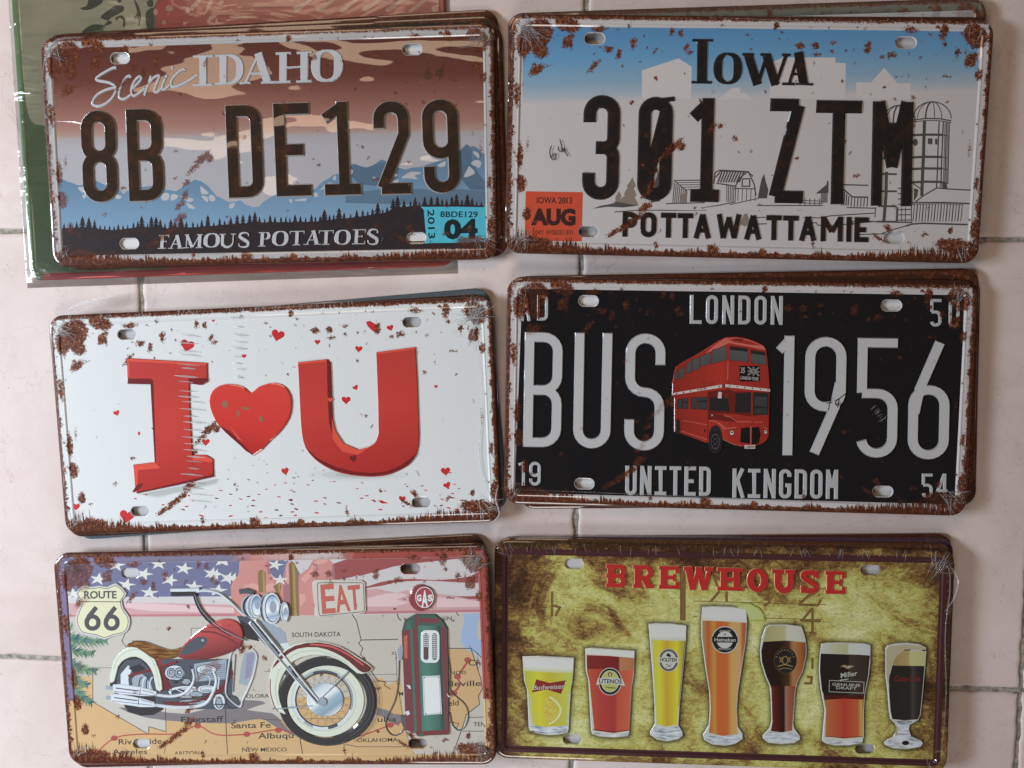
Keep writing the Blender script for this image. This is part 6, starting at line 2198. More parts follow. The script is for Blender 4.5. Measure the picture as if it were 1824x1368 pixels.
    wh = drink('drink_amber', z5, (545, 500), (880, 500), [(0, (.40, .24, .10)), (.12, (.44, .11, .04)), (.25, (.50, .27, .06)), (.34, (.52, .12, .035)), (.56, (.50, .14, .04)), (.66, (.55, .34, .10)), (.86, (.56, .34, .16)), (.93, (.42, .12, .05)), (1, (.36, .10, .05))])
    wh2 = drink('drink_amber_low', z5, (600, 900), (820, 900), [(0, (.46, .30, .14)), (.2, (.52, .36, .10)), (.5, (.50, .26, .06)), (.75, (.56, .36, .08)), (1, (.50, .40, .18))])
    b.fill(z5([(538, 200), (890, 218), (882, 360), (846, 600), (820, 760), (808, 900), (812, 1050), (860 - 40, 1100), (700, 1115), (590, 1090), (600, 1000), (604, 900), (598, 760), (568, 560), (538, 330)]), wh)
    b.fill(z5([(545, 100), (620, 94), (760, 98), (882, 112), (888, 220), (700, 206), (540, 202)]), foam('foam4', z5([(700, 100)])[0], z5([(690, 240)])[0], (.58, .50, .30)))
    b.fill(z5([(560, 1095), (700, 1120), (850, 1098), (852, 1138), (795, 1170), (720, 1184), (625, 1174), (562, 1145), (552, 1115)]), base)
    b.line(z5([(545, 110), (534, 200), (536, 330), (565, 560), (596, 760)]), .3, crm)
    b.line(z5([(886, 220), (880, 360), (842, 600), (818, 760), (806, 900)]), .3, crm)
    b.fill(z5(ell(716, 354, 106, 108)), crm)
    b.fill(z5(ell(716, 354, 99, 101)), blk)
    b.fill(z5(ell(716, 354, 66, 68)), crm)
    b.fill(z5([(614, 330), (818, 330), (818, 376), (614, 376)]), blk)
    b.fill(z5(star(716, 312, 12, 0)), paint('bowtie_red', (0, 0, 0)))
    b.build('glass_print', G['g4'])
    # lime wedge
    lm = relief(s, z1([(915, 303), (935, 292), (965, 292), (1000, 310), (1018, 335), (1020, 358), (965, 358), (955, 330)]), .04, .66, .3, paint('lime_peel', (.36, .44, .10), 0), 'lime_wedge')
    b = Art(s, .68)
    b.fill(z1([(922, 305), (940, 297), (965, 298), (995, 314), (1010, 335), (1012, 352), (968, 352), (955, 328)]), paint('lime_flesh', (.48, .54, .20), 0))
    for p in ([(965, 345), (945, 305)], [(968, 345), (980, 308)], [(972, 348), (1004, 332)]):
        b.line(z1(p), .3, crm)
    b.build('lime_print', lm)
    # 5 dark weizen
    b = art()
    st = drink('drink_dark', z6, (175, 400), (575, 400), [(0, (.022, .012, .010)), (.4, (.022, .012, .010)), (.60, (.07, .03, .015)), (.70, (.36, .19, .08)), (.85, (.34, .12, .04)), (.96, (.20, .07, .03)), (1, (.10, .03, .02))])
    st2 = drink('drink_dark_low', z6, (260, 800), (465, 800), [(0, (.13, .022, .018)), (.3, (.06, .014, .012)), (.55, (.018, .01, .01)), (.64, (.30, .17, .12)), (.78, (.30, .10, .06)), (1, (.26, .07, .04))])
    b.fill(z6([(200, 240), (570, 262), (568, 390), (538, 515), (494, 605), (472, 680), (268, 680), (258, 645), (222, 562), (184, 438), (178, 340)]), st)
    b.fill(z6([(266, 650), (480, 650), (460, 800), (452, 960), (448, 1040), (360, 1056), (262, 1045), (276, 960), (270, 760)]), st2)
    b.fill(z6([(222, 140), (255, 120), (400, 118), (524, 132), (552, 205), (568, 268), (400, 250), (196, 262)]), drink('foam5', z6, (200, 190), (560, 190), [(0, (.34, .34, .16)), (.5, (.44, .42, .22)), (.56, (.54, .55, .46)), (1, (.50, .50, .42))]))
    b.fill(z6([(205, 1085), (250, 1050), (360, 1060), (460, 1050), (508, 1088), (505, 1115), (462, 1140), (350, 1150), (245, 1138), (205, 1112)]), base)
    b.line(z6([(222, 140), (186, 230), (174, 340), (180, 440), (220, 570), (256, 650), (268, 760), (272, 950)]), .3, crm)
    b.line(z6([(530, 132), (562, 230), (572, 330), (568, 390), (538, 520), (494, 612), (474, 690), (458, 960)]), .3, crm)
    gold = paint('crest_gold', (.28, .18, .07), 0)
    b.fill(z6(ell(388, 426, 102, 116)), paint('crest_ring', (.07, .05, .02), 0))
    b.fill(z6(ell(388, 426, 96, 110)), blk)
    b.line(z6(ell(386, 424, 24, 34, 14)), .6, gold, closed=True)
    for dx in (-38, 38):
        b.line(z6([(386 + dx - 12, 395), (386 + dx + 10, 440)]), .5, gold)
        b.line(z6([(386 + dx + 12, 395), (386 + dx - 10, 440)]), .5, gold)
    b.line(smooth(z6([(320, 480), (386, 462), (455, 480)]), 3), .7, gold)
    b.line(smooth(z6([(330, 505), (386, 492), (448, 505)]), 3), .5, gold)
    for t in range(9):
        an = math.radians(200 + t * 17.5)
        b.fill(z6(star(386 + 80 * math.cos(an), 424 + 92 * math.sin(an), 9, 0)), gold)
    b.build('glass_print', G['g5'])
    # 6 black and red
    b = art()
    b.fill(z6([(698, 365), (1130, 378), (1128, 440), (1116, 560), (1086, 740), (728, 740), (708, 680), (692, 520)]), drink('drink_black', z6, (700, 550), (1130, 550), [(0, (.018, .015, .014)), (.55, (.022, .018, .016)), (.58, (.05, .04, .033)), (.9, (.045, .03, .025)), (1, (.02, .015, .012))]))
    b.fill(z6([(722, 735), (1092, 735), (1070, 860), (1068, 1095), (900, 1110), (738, 1090), (744, 860)]), drink('drink_redamber', z6, (735, 900), (1070, 900), [(0, (.38, .17, .06)), (.12, (.46, .12, .05)), (.5, (.44, .055, .035)), (.85, (.48, .11, .045)), (.95, (.52, .36, .10)), (1, (.30, .12, .05))]))
    b.fill(z6([(722, 730), (1092, 730), (1086, 770), (900, 760), (730, 772)]), paint('drink_brownred', (.07, .015, .012), 0))
    b.fill(z6([(712, 284), (900, 276), (1084, 282), (1132, 294), (1130, 382), (950, 368), (706, 364)]), drink('foam6', z6, (710, 320), (1130, 330), [(0, (.50, .53, .48)), (.25, (.46, .48, .32)), (.52, (.42, .44, .26)), (.56, (.54, .58, .54)), (1, (.52, .56, .54))]))
    b.fill(z6([(745, 1120), (900, 1135), (1062, 1118), (1060, 1146), (960, 1162), (830, 1166), (750, 1146)]), base)
    b.line(z6([(735, 1090), (900, 1105), (1068, 1092)]), .4, dark)
    b.line(z6([(706, 300), (694, 400), (690, 520), (706, 680), (738, 830)]), .3, crm)
    b.line(z6([(1130, 400), (1116, 560), (1084, 720), (1074, 860), (1074, 1100)]), .35, crm)
    b.line(z6([(775, 600), (1078, 615), (1074, 712), (772, 700)]), .3, rimg, closed=True)
    gb = paint('eagle_tan', (.30, .24, .16), 0)
    b.fill(z6([(870, 478), (905, 462), (935, 475), (960, 468), (995, 478), (965, 488), (945, 500), (925, 498), (900, 484)]), gb)
    b.fill(z6(ell(945, 480, 8, 7, 8)), crm)
    b.fill(z6([(862, 596), (950, 584), (930, 594), (870, 602)]), crm)
    b.build('glass_print', G['g6'])
    # 7 stemmed
    b = art()
    b.fill(z7([(440, 470), (722, 472), (705, 700), (682, 900), (664, 942), (550, 950), (440, 940), (425, 870), (412, 700), (410, 580)]), drink('drink_cola', z7, (410, 700), (710, 700), [(0, (.022, .02, .02)), (.6, (.026, .024, .022)), (.68, (.06, .055, .05)), (.8, (.035, .03, .028)), (1, (.02, .018, .018))]))
    b.fill(z7([(484, 380), (540, 335), (734, 345), (724, 474), (440, 470), (452, 430)]), drink('foam7', z7, (450, 400), (730, 400), [(0, (.34, .24, .10)), (.45, (.40, .32, .14)), (.52, (.50, .50, .24)), (1, (.44, .44, .22))]))
    b.fill(z7([(388, 325), (420, 300), (560, 284), (700, 300), (734, 318), (732, 336), (560, 328), (500, 360), (455, 425), (420, 520), (402, 660), (390, 540)]), paint('foam_cream', (.42, .40, .26), 0))
    b.line(z7([(545, 334), (600, 334)]), .7, dark)
    b.line(z7([(700, 336), (732, 340)]), .8, dark)
    b.fill(z7([(602, 330), (700, 334), (700, 344), (602, 342)]), crm)
    b.fill(z7([(455, 955), (650, 958), (590, 990), (580, 1035), (605, 1098), (692, 1136), (700, 1156), (680, 1178), (580, 1194), (450, 1188), (386, 1164), (380, 1146), (460, 1104), (492, 1040), (482, 990)]), base)
    b.line(z7(ell(548, 965, 60, 10, 16)), .3, dark, closed=True)
    b.fill(z7(ell(556, 1148, 32, 20, 14)), dark)
    b.line(z7(ell(550, 1146, 48, 26, 18)), .3, rimg, closed=True)
    b.fill(z7([(470, 990), (492, 1010), (486, 1080), (466, 1090)]), paint('stem_tan', (.40, .36, .20), 0))
    b.line(z7([(736, 340), (706, 700), (684, 910)]), .35, crm)
    b.line(z7([(382, 330), (384, 540), (408, 700), (420, 900)]), .3, crm)
    b.build('glass_print', G['g7'])
    p = lambda fr, x, y: fr([(x, y)])[0]
    redc = paint('cola_red', (.20, .022, .022), 0)
    gk = 'g1 g2 g3 g4 g6 g7'.split()
    words(s, [('Budweiser', p(z4, 244, 684), p(z4, 516, 672), 8.6, crm, 0.004, .03)], .80, 'glass_lettering', G['g1'])
    words(s, [('UTENOS', p(z4, 822, 624), p(z4, 1020, 630), 7.6, blk, .012), ('Premium', p(z4, 880, 668), p(z4, 965, 672), 3, blk, .01)], .80, 'glass_lettering', G['g2'])
    words(s, [('HOLSTEN', p(z5, 205, 525), p(z5, 333, 527), 6.4, blk, .012)], .80, 'glass_lettering', G['g3'])
    words(s, [('Heineken', p(z5, 634, 366), p(z5, 802, 368), 6.2, crm, .012), ('HEINEKEN BEER', p(z5, 672, 292), p(z5, 762, 292), 3.2, crm, .0), ('PREMIUM QUALITY', p(z5, 664, 434), p(z5, 770, 434), 3.2, crm, .0)], .80, 'glass_lettering', G['g4'])
    words(s, [('Miller', p(z6, 876, 580), p(z6, 1020, 556), 8.5, crm, .008, .04), ('GENUINE', p(z6, 800, 645), p(z6, 1046, 656), 4.8, crm, .004), ('DRAFT', p(z6, 834, 676), p(z6, 1014, 684), 4.8, crm, .004)], .80, 'glass_lettering', G['g6'])
    words(s, [('Coca-Cola', p(z7, 455, 606), p(z7, 684, 606), 9, redc, .01, .03)], .80, 'glass_lettering', G['g7'])


def slab(ch, w, h, t):
    """heavy slab-serif letters"""
    S = []
    th = t * .62
    a, L, R, T, B, M = th / 2, t * .62, w - t * .55, th / 2, h - th / 2, h / 2

    def s(p, ww=t, c=False):
        S.append((p, ww, c))
    if ch in 'BR':
        s([(L + 1, 0), (L + 1, h)])
        m = h * .5
        for y0, y1 in (((T, m), (m, B)) if ch == 'B' else ((T, m + 2),)):
            r = (y1 - y0) / 2
            s([(0, y0), (w * .6, y0)] + arc(w - r - t / 2 + 1, y0 + r, r, r, -70, 70, 6) + [(w * .6, y1), (L, y1)], th * 1.05)
            s(arc(w - r - t / 2, y0 + r, r, r, -55, 55, 4), t * .8)
        s([(0, B), (w * .45, B)], th)
        if ch == 'R':
            s([(w * .52, m), (w - t * .6, h - 2)], t)
            s([(w * .62, B), (w, B)], th)
    elif ch == 'E':
        s([(L + 1, 0), (L + 1, h)])
        s([(0, T), (w, T)], th)
        s([(0, B), (w, B)], th)
        s([(L, M), (w * .74, M)], th)
        s([(w - a, 0), (w - a, h * .34)], th)
        s([(w - a, h), (w - a, h * .66)], th)
        s([(w * .74, h * .34), (w * .74, h * .66)], th * .8)
    elif ch == 'W':
        s([(w * .15, 0), (w * .31, h)], t * .95)
        s([(w * .31, h), (w * .5, h * .1)], t * .7)
        s([(w * .5, h * .1), (w * .69, h)], t * .95)
        s([(w * .69, h), (w * .86, 0)], t * .7)
        s([(0, T), (w * .32, T)], th)
        s([(w * .68, T), (w, T)], th)
        s([(w * .38, T), (w * .62, T)], th)
    elif ch == 'H':
        for x in (L + 1, R - 1):
            s([(x, 0), (x, h)])
            s([(x - t * .95, T), (x + t * .95, T)], th)
            s([(x - t * .95, B), (x + t * .95, B)], th)
        s([(L, M), (R, M)], th)
    elif ch == 'O':
        r = (w - t) / 2
        q = h / 2 - a
        s([(w / 2 + r * math.cos(k) * (1 if abs(math.sin(k)) < .8 else .95), h / 2 + q * math.sin(k)) for k in [i * 2 * math.pi / 24 for i in range(24)]],
          [t * .72 + t * .35 * abs(math.cos(i * 2 * math.pi / 24)) for i in range(24)], True)
    elif ch == 'U':
        r = (R - L) / 2
        s([(L, 0), (L, h * .55)] + arc(L + r, h - r - a, r, r, 180, 0, 10) + [(R, h * .55), (R, 0)], t * .95)
        s([(L - t * .85, T), (L + t * .8, T)], th)
        s([(R - t * .8, T), (R + t * .75, T)], th)
    elif ch == 'S':
        s(smooth([(w * .82, h * .30), (w * .72, h * .14), (w * .48, a + 1), (w * .22, h * .16), (w * .2, h * .33), (w * .5, h * .5), (w * .8, h * .67), (w * .78, h * .85), (w * .5, B - 1), (w * .25, h * .86), (w * .17, h * .7)], 3), t * .85)
        s([(w - a * 1.2, 0), (w - a * 1.2, h * .36)], th * .8)
        s([(a * 1.2, h), (a * 1.2, h * .64)], th * .8)
    return S
# ============================================================ the piles under the top signs
def lower(pose, mats, label, cat, group, depth):
    o = tin_body('tin_sign', None, mats[0], mats[1], holes=False, depth=depth)
    o.location = pose[:3]
    o.rotation_euler = pose[3:]
    o['label'] = label
    o['category'] = cat
    o['group'] = group
    return o


def two_tone(name, ground, rust_amt=1.0, dark=0.5, mottle=.0):
    return paint(name, ground, rust_amt, dark, 0.35, mottle=mottle, wave=1.2)


def build_piles():
    brown = two_tone('tin_dark_brown', (.055, .020, .015), 1, .6, .3)
    black = two_tone('tin_black', (.018, .017, .018), .7, .4, .2)
    grey = two_tone('tin_grey_green', (.17, .18, .155), .8, .2, .5)
    teal = two_tone('tin_teal', (.09, .20, .25), .5, .2, .15)
    pale = two_tone('tin_pale_grey', (.50, .50, .52), .35, .1)
    pale2 = two_tone('tin_worn_white', (.62, .62, .63), 1, .2)
    olive = two_tone('tin_olive_brown', (.17, .14, .05), .9, .4, .4)
    navy = two_tone('tin_navy', (.04, .05, .13), .7, .4, .3)
    maroon = two_tone('tin_maroon', (.085, .018, .020), .8, .4, .2)
    g = 'signs lying under the top plate of the %s pile'
    P = [
        # idaho pile (upper left)
        ('upper left', POSE['idaho'][2], .0012, [
            ((88, 61), (884, 15), (brown, pale2), 'dark brown tin sign with its edge furthest above the 8B DE129 plate'),
            ((92, 76), (893, 40), (brown, pale2), 'brown tin sign peeking out at the lower left corner of the 8B DE129 plate'),
            ((80, 62), (884, 27), (black, pale2), 'blackish tin sign directly under the 8B DE129 plate')]),
        ('upper right', POSE['iowa'][2], .0, [
            ((904, 27), (1757, 0), (brown, pale), 'brown tin sign at the bottom of the pile under the 301 ZTM plate'),
            ((905, 23), (1757, -5), (grey, pale), 'grey green weathered tin sign showing above the blue sky of the 301 ZTM plate'),
            ((905, 26), (1768, 30), (brown, pale), 'dark red brown tin sign directly under the 301 ZTM plate')]),
        ('middle right', POSE['london'][2], .0, [
            ((920, 509), (1747, 492), (brown, pale2), 'brown tin sign peeking out below the lower left corner of the BUS 1956 plate'),
            ((904, 492), (1755, 477), (brown, pale2), 'brown tin sign showing above and right of the BUS 1956 plate'),
            ((901, 492), (1746, 499), (black, pale2), 'blackish tin sign directly under the BUS 1956 plate')]),
        ('middle left', POSE['love'][2], .0, [
            ((92, 578), (873, 511), (teal, pale), 'teal blue tin sign showing above and right of the big heart plate'),
            ((82, 570), (873, 522), (black, pale), 'dark tin sign directly under the big heart plate, a thin line at its left')]),
        ('lower left', POSE['route'][2], .0, [
            ((95, 992), (866, 950), (black, pale), 'black tin sign rising furthest above the motorcycle plate'),
            ((97, 996), (870, 968), (maroon, pale), 'maroon tin sign in the middle of the pile under the motorcycle plate'),
            ((93, 988), (869, 966), (brown, pale), 'brown tin sign directly under the motorcycle plate')]),
        ('lower right', POSE['brew'][2], .0, [
            ((872, 957), (1712, 950), (brown, pale), 'dark brown tin sign reaching furthest out around the BREWHOUSE plate'),
            ((880, 956), (1706, 958), (navy, pale), 'navy blue edged tin sign in the middle of the pile under the BREWHOUSE plate'),
            ((880, 958), (1699, 968), (olive, pale), 'olive brown tin sign directly under the BREWHOUSE plate')])]
    for pile, ztop, z0, items in P:
        n = len(items)
        pitch = (ztop - z0) / (n + 1)
        for k, (tl, tr, mats, label) in enumerate(items):
            z = z0 + pitch * (k + 1)
            z = min(z, ztop - 0.0016 * (n - k) - .0004) if n - k > 0 else z
            depth = min(pitch * 1000 - .3, 3.4)
            lower(pose_from(tl, tr, z), mats, label, 'tin sign', g % pile, depth)


# ============================================================ the large flag sign in its sleeve
def build_flag():
    def px(p, z=.0012):
        q = on_floor(p[0], p[1], z)
        return Vector((q[0], q[1]))
    bl, br = px((53, 500)), px((808, 474))
    tl = px((20, -12))
    tr = px((800, -40))
    ux = (br - bl).normalized()
    uy = Vector((-ux.y, ux.x))
    W = (br - bl).length / MM
    H = 212.0
    root = empty('flag_sign', (bl.x, bl.y, 0.0), (0, 0, math.atan2(ux.y, ux.x)),
                 'large green and red flag tin sign in a clear sleeve under the 8B DE129 pile', 'tin sign')

    def loc(p):
        q = px(p) - bl
        return (q.dot(ux) / MM, q.dot(uy) / MM)
    sx = loc((300, 490))[0]
    sh = loc((275, 0))
    green = simple('flag_green', (.115, .20, .065), .35, coat=.7, var=.3, scale=12)
    redm = simple('flag_red_print', (.50, .060, .045), .35, coat=.7, var=.25, scale=14)
    rr = rrect(0, 0, W, H, 9, 6)
    rr = [(x + (y * (loc((20, 0))[0] / loc((20, 0))[1]) * .9), y) for x, y in rr]
    n = len(rr)
    prof = [(0.0, .1), (0.0, .7), (.6, 1.15), (1.6, 1.3), (3.4, 1.3), (4.6, .9)]
    vs, fs = [], []
    for d, z in prof:
        q = inset(rr, d)
        q = q if len(q) == n else rr
        vs += [(x * MM, y * MM, z * MM) for x, y in q]
    for k in range(len(prof) - 1):
        fs += [(k * n + i, k * n + (i + 1) % n, (k + 1) * n + (i + 1) % n, (k + 1) * n + i) for i in range(n)]
    fs.append(tuple((len(prof) - 1) * n + i for i in range(n)))
    mi = []
    for f in fs:
        cx = sum(vs[i][0] for i in f) / len(f)
        mi.append(0 if cx < sx * MM else 1)
    mesh_obj('sign_plate', vs, fs, [green, redm], root, mi)
    # printed halves with brushed pale marks, and glare painted in at the left
    lo = inset(rr, 4.8)
    pale = simple('flag_pale_print_and_glare', (.50, .52, .38), .35, coat=.7, var=.25, scale=30)
    pinkm = simple('flag_pink_print', (.62, .36, .31), .35, coat=.7, var=.2, scale=40)

    class Flat(Sign):
        def __init__(s_):
            s_.root = root

        def mm(s_, x, y, h=0):
            return loc((x, y))
    fl = Flat()
    a = Art(fl, .98)
    z6 = F(.24123, 0, 0)
    z7 = F(.27412, 440, 0)
    a.fill([(sh[0] - 300, -5), (sx, -5), (sh[0], sh[1]), (sh[0], 220), (-100, 220)], green, mm=True)
    a.fill([(sx, -5), (400, -5), (400, 220), (sh[0], 220), (sh[0], sh[1])], redm, mm=True)
    a.fill(smooth(z6([(560, -60), (1130, -60), (1125, 60), (1080, 110), (1085, 205), (860, 222), (760, 222), (800, 175), (900, 110), (920, 60), (820, 40), (730, 90), (640, 70), (600, 40)]), 3, True), pale)
    a.fill(smooth([(18, -60), (30, 60), (40, 130), (47, 190), (56, 216), (72, 222), (92, 214), (110, 100), (150, 60), (200, 40), (250, 20), (278, -60)], 3, True), pale)  # pale glare over the left side, painted as a flat colour area
    dkg = simple('flag_dark_green', (.045, .060, .035), .35, coat=.7, var=.3, scale=20)
    for p in ([(600, 240), (680, 180), (790, 185), (825, 160), (740, 130), (790, 80), (850, 40), (910, 45), (905, 85), (820, 130), (760, 190), (700, 225)],
              [(590, 60), (640, 40), (660, -10), (760, 0), (720, 45), (640, 75)], [(850, 130), (900, 112), (925, 150), (920, 200), (905, 190), (908, 150), (880, 130), (862, 150)],
              [(985, -10), (1010, 20), (1030, 60), (1042, 130), (1030, 185), (1018, 190), (1020, 140), (985, 130), (1010, 100), (1005, 60)],
              [(1075, 95), (1130, 55), (1138, 120), (1132, 205), (1085, 205)], [(1080, 20), (1120, -10), (1130, 40), (1100, 50)], [(860, -10), (900, -10), (880, 25)]):
        a.fill(smooth(z6(p), 3, True), dkg)
    for x, y, rx, ry in ((1148, 88, 17, 24), (1250, 60, 26, 24), (1210, 165, 16, 18), (1385, 70, 17, 22), (1362, 178, 10, 10), (1240, 102, 6, 6), (1598, 150, 9, 16)):
        a.fill(z6(ell(x, y, rx, ry, 14)), pinkm)
    for p in ([(1400, 60), (1430, 20), (1450, 5), (1478, 0), (1470, 30), (1440, 55), (1420, 80)], [(1545, 5), (1570, 0), (1560, 40), (1520, 95), (1500, 112), (1505, 95)],
              [(1605, 20), (1640, 0), (1650, 20), (1620, 45)], [(1530, 165), (1545, 120), (1600, 110), (1580, 135)], [(1690, 125), (1740, 110), (1830, 120), (1810, 130), (1720, 135)]):
        a.fill(smooth(z6(p), 3, True), pinkm)
    for k in range(7):
        x0 = 300 + k * 150
        a.fill(smooth(z7([(x0, 45 + (k % 3) * 12), (x0 + 60, 20), (x0 + 130, -30), (x0 + 150, -28), (x0 + 80, 35), (x0 + 20, 78)]), 3, True), pinkm)
    a.build('printed_flag', clip=lo)
    # clear sleeve, loose and wavy, a little larger than the sign
    nx, ny = 120, 80
    sk = loc((20, 0))[0] / loc((20, 0))[1] * .9
    vs, fs = [], []
    rnd = np.random.RandomState(4)
    ph = rnd.uniform(0, 6.28, 12)
    for j in range(ny + 1):
        for i in range(nx + 1):
            u, v = i / nx, j / ny
            x = -3.0 + (W + 5.5) * u
            y = -5.0 + (H + 6) * v
            ins = min(x + 1, W + 1 - x, y + 1)
            base = 1.55 if ins > 3 else (.25 + 1.3 * max(0, min(1, (ins + 1) / 4)))
            w = .0
            w += .55 * math.sin(x * .10 + y * .045 + ph[0]) * (1 if x < 110 else .3)
            w += .16 * math.sin(x * .23 - y * .09 + ph[1] + 1.2 * math.sin(y * .05))
            w += .10 * math.sin((x * .8 - y * .9) * .30 + ph[2] + math.sin(x * .05) * 2) * (1 if y > 130 else .2)
            w += .02 * math.sin(x * .9 + y * .5 + ph[3])
            z = base + (w + .6 if ins > 3 else .1 * w)
            vs.append(((x + y * sk) * MM, y * MM, max(z, .25) * MM))
    for j in range(ny):
        for i in range(nx):
            k = j * (nx + 1) + i
            fs.append((k, k + 1, k + nx + 2, k + nx + 1))
    mesh_obj('plastic_sleeve', vs, fs, film_mat('sleeve_film', .12, (.99, 1, 1), .02, .2), root, smooth_f=True)


# ============================================================ shrink film: gathers, creases and loose edges
def ridge(path, w, h, z0):
    """a creased fold of film: tent-shaped strip"""
    L = ribbon_sides(path, w)
    vs, fs = [], []
    n = len(path)
    for (l, r), p, t in zip(L, path, range(n)):
        k = math.sin(math.pi * (t + .3) / (n - .4))
        k = max(k, .05)
        c = ((l[0] + r[0]) / 2, (l[1] + r[1]) / 2)
        vs += [(c[0] + (l[0] - c[0]) * k, c[1] + (l[1] - c[1]) * k, z0), (c[0], c[1], z0 + h * k), (c[0] + (r[0] - c[0]) * k, c[1] + (r[1] - c[1]) * k, z0)]
    for i in range(n - 1):
        a = i * 3
        fs += [(a, a + 1, a + 4, a + 3), (a + 1, a + 2, a + 5, a + 4)]
    return vs, fs


def ribbon_sides(path, w):
    out = []
    p = [Vector(q) for q in path]
    for i in range(len(p)):
        d = (p[min(i + 1, len(p) - 1)] - p[max(i - 1, 0)]).normalized()
        m = Vector((-d.y, d.x)) * w / 2
        out.append((tuple(p[i] + m), tuple(p[i] - m)))
    return out


def build_wrap(s, spec, seed):
    rnd = random.Random(seed)
    V, Fc = [], []

    def add(path, w, h, z0=.95):
        v, f = ridge(path, w, h, z0)
        k = len(V)
        V.extend(v)
        Fc.extend([tuple(k + i for i in t) for t in f])
    for kind, *q in spec:
        if kind == 'corner':                # fans of gathers round a corner (sx, sy, how many, reach)
            sx, sy, n, reach = q
            for i in range(int(n * .5)):
                t = rnd.uniform(-.15, 1.15) * math.pi / 2
                cx, cy = sx * (SW - 11 + rnd.uniform(-5, 3)), sy * (SH - 11 + rnd.uniform(-5, 3))
                d = (sx * math.cos(t), sy * math.sin(t))
                r0, r1 = rnd.uniform(-reach, 4), rnd.uniform(8, 12.6)
                b_ = rnd.uniform(-.25, .25)
                a0 = (cx + d[0] * r0 + b_ * d[1] * 4, cy + d[1] * r0 - b_ * d[0] * 4)
                a1 = (cx + d[0] * r1, cy + d[1] * r1)
                m_ = ((a0[0] + a1[0]) / 2 + rnd.uniform(-.6, .6), (a0[1] + a1[1]) / 2 + rnd.uniform(-.6, .6))
                add([a0, m_, a1], rnd.uniform(.25, .7), rnd.uniform(.15, .5))
        elif kind == 'edge':                # short crimps across a side: ('edge', x0,y0,x1,y1, n, length)
            x0, y0, x1, y1, n, ln = q
            d = Vector((x1 - x0, y1 - y0))
            L = d.length
            d.normalize()
            m = Vector((-d.y, d.x))
            for i in range(n):
                t = rnd.uniform(0, L)
                p = Vector((x0, y0)) + d * t + m * rnd.uniform(-.8, .8)
                l_ = ln * rnd.uniform(.4, 1.1)
                an = rnd.uniform(-.5, .5)
                e = (m * math.cos(an) + d * math.sin(an)) * l_ / 2
                add([tuple(p - e), tuple(p + d * rnd.uniform(-.2, .2)), tuple(p + e)], rnd.uniform(.25, .6), rnd.uniform(.15, .45))
        elif kind == 'run':                 # long wandering fold along points in mm
            pts, w, h = q
            add(smooth(pts, 5), w, h)
        elif kind == 'pulls':               # parallel taut pulls: ('pulls', x, y0, y1, n, len, slope)
            x, y0, y1, n, ln, sl = q
            for i in range(n):
                y = y0 + (y1 - y0) * (i + rnd.uniform(-.25, .25)) / n
                xx = x + rnd.uniform(-2.5, 2.5)
                l_ = ln * rnd.uniform(.5, 1.1)
                add([(xx - l_ / 2, y - sl * l_ / 2), (xx, y + rnd.uniform(-.2, .2)), (xx + l_ / 2, y + sl * l_ / 2)], rnd.uniform(.8, 1.5), rnd.uniform(.2, .4), 1.2)
    o = mesh_obj('plastic_wrap', [(x * MM, y * MM, z * MM) for x, y, z in V], Fc, film_mat('crease_film', .12, (1, 1, 1), .15, 2.0) if seed != 4 else film_mat('crease_film_bright', .2, (1, 1, 1), .30, 2.0), s.root, smooth_f=False)
    o['kind'] = 'stuff'
    return o


build_flag()
build_piles()
build_idaho()
build_iowa()
build_london()
build_love()
build_route()
build_brew()

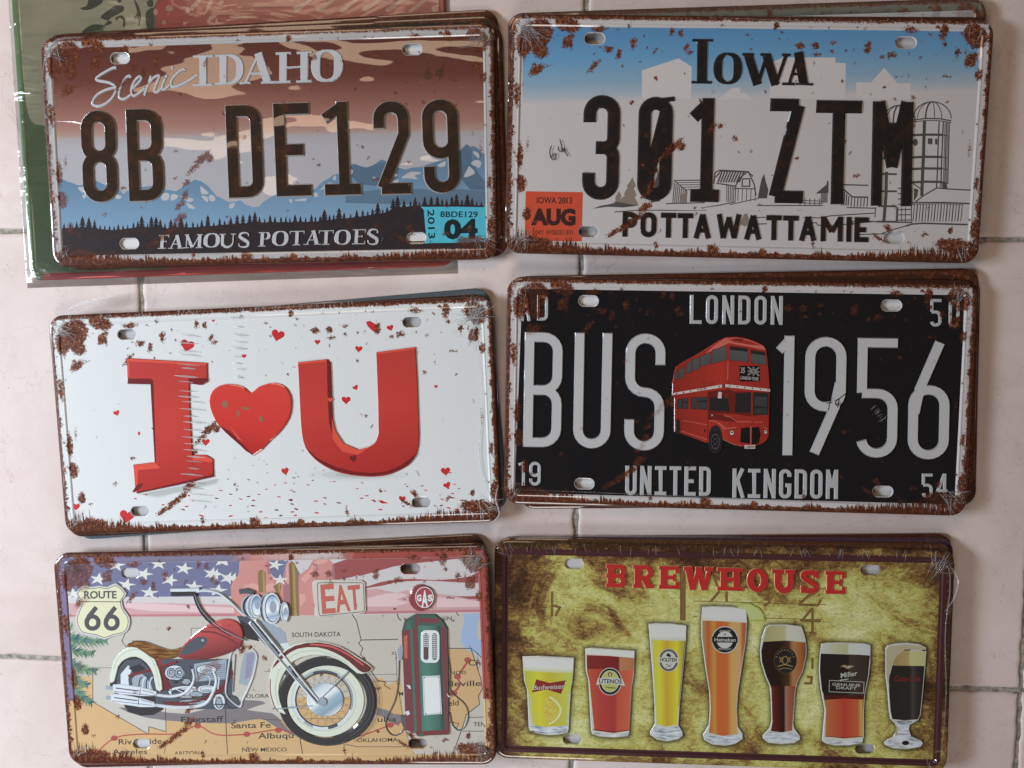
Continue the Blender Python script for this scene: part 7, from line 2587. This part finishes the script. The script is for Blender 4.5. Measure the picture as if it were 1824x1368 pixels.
build_wrap(S_ID, [('corner', -1, 1, 26, 10), ('edge', -150, 55, -149, -60, 150, 4.5), ('corner', 1, 1, 40, 12), ('corner', -1, -1, 22, 3), ('corner', 1, -1, 26, 4),
                  ('edge', -140, -71, 145, -71, 60, 2), ('edge', -60, 73.5, 140, 73.5, 40, 3), ('edge', 150, 60, 150, -60, 50, 3),
                  ('run', [(-151, 50), (-147, 66), (-138, 74), (-120, 75)], 1.8, .6), ('edge', 62, -55, 76, -62, 12, 3)], 1)
build_wrap(S_IA, [('corner', -1, 1, 60, 16), ('corner', -1, -1, 50, 8), ('corner', 1, 1, 10, 3), ('corner', 1, -1, 12, 3), ('edge', -150, 60, -150, -60, 60, 3.5),
                  ('edge', -60, 74, 140, 74, 18, 2), ('run', [(-30, 75), (40, 73), (90, 74)], .5, .3)], 2)
build_wrap(S_LO, [('corner', -1, 1, 18, 4), ('corner', 1, 1, 22, 6), ('corner', 1, -1, 30, 8), ('corner', -1, -1, 14, 4), ('run', [(40, 73), (110, 72), (141, 70), (148, 60), (147, 20), (149, -30)], .6, .4),
                  ('edge', 145, 70, 147, 40, 16, 6), ('run', [(-149, -66), (-60, -67), (60, -69), (140, -71)], .5, .25), ('edge', 88, -4, 96, -14, 10, 6)], 3)
build_wrap(S_LV, [('corner', -1, 1, 40, 6), ('corner', 1, 1, 70, 26), ('corner', -1, -1, 8, 3), ('corner', 1, -1, 24, 8), ('edge', -140, 74, 60, 75, 110, 3),
                  ('pulls', -57, 58, -60, 26, 15, -.12), ('pulls', -22, 68, 24, 9, 10, -.1), ('run', [(140, 40), (143, 10), (139, -30), (144, -55), (150, -64)], .6, .4),
                  ('run', [(-143, 76), (-128, 83), (-112, 86), (-104, 88)], 2.2, .6), ('run', [(-140, 76), (-125, 80), (-110, 84)], 1.2, .5), ('run', [(151, -50), (149, -60), (151, -70), (146, -76)], 1.6, .8)], 4)
build_wrap(S_RT, [('corner', -1, 1, 50, 6), ('corner', 1, 1, 50, 12), ('corner', -1, -1, 16, 4), ('corner', 1, -1, 40, 8), ('edge', -140, 73, 140, 74, 140, 2.5), ('edge', -150, 60, -150, -60, 36, 3)], 5)
build_wrap(S_BR, [('corner', -1, 1, 12, 3), ('corner', 1, 1, 44, 9), ('corner', 1, -1, 14, 4), ('edge', -130, 71, 120, 72, 46, 7), ('run', [(130, 72), (146, 66), (149, 50), (147, 20), (149, -20), (148, -60)], .7, .5),
                  ('run', [(148, 66), (154, 56), (152, 44), (146, 34)], 1.6, .7)], 6)
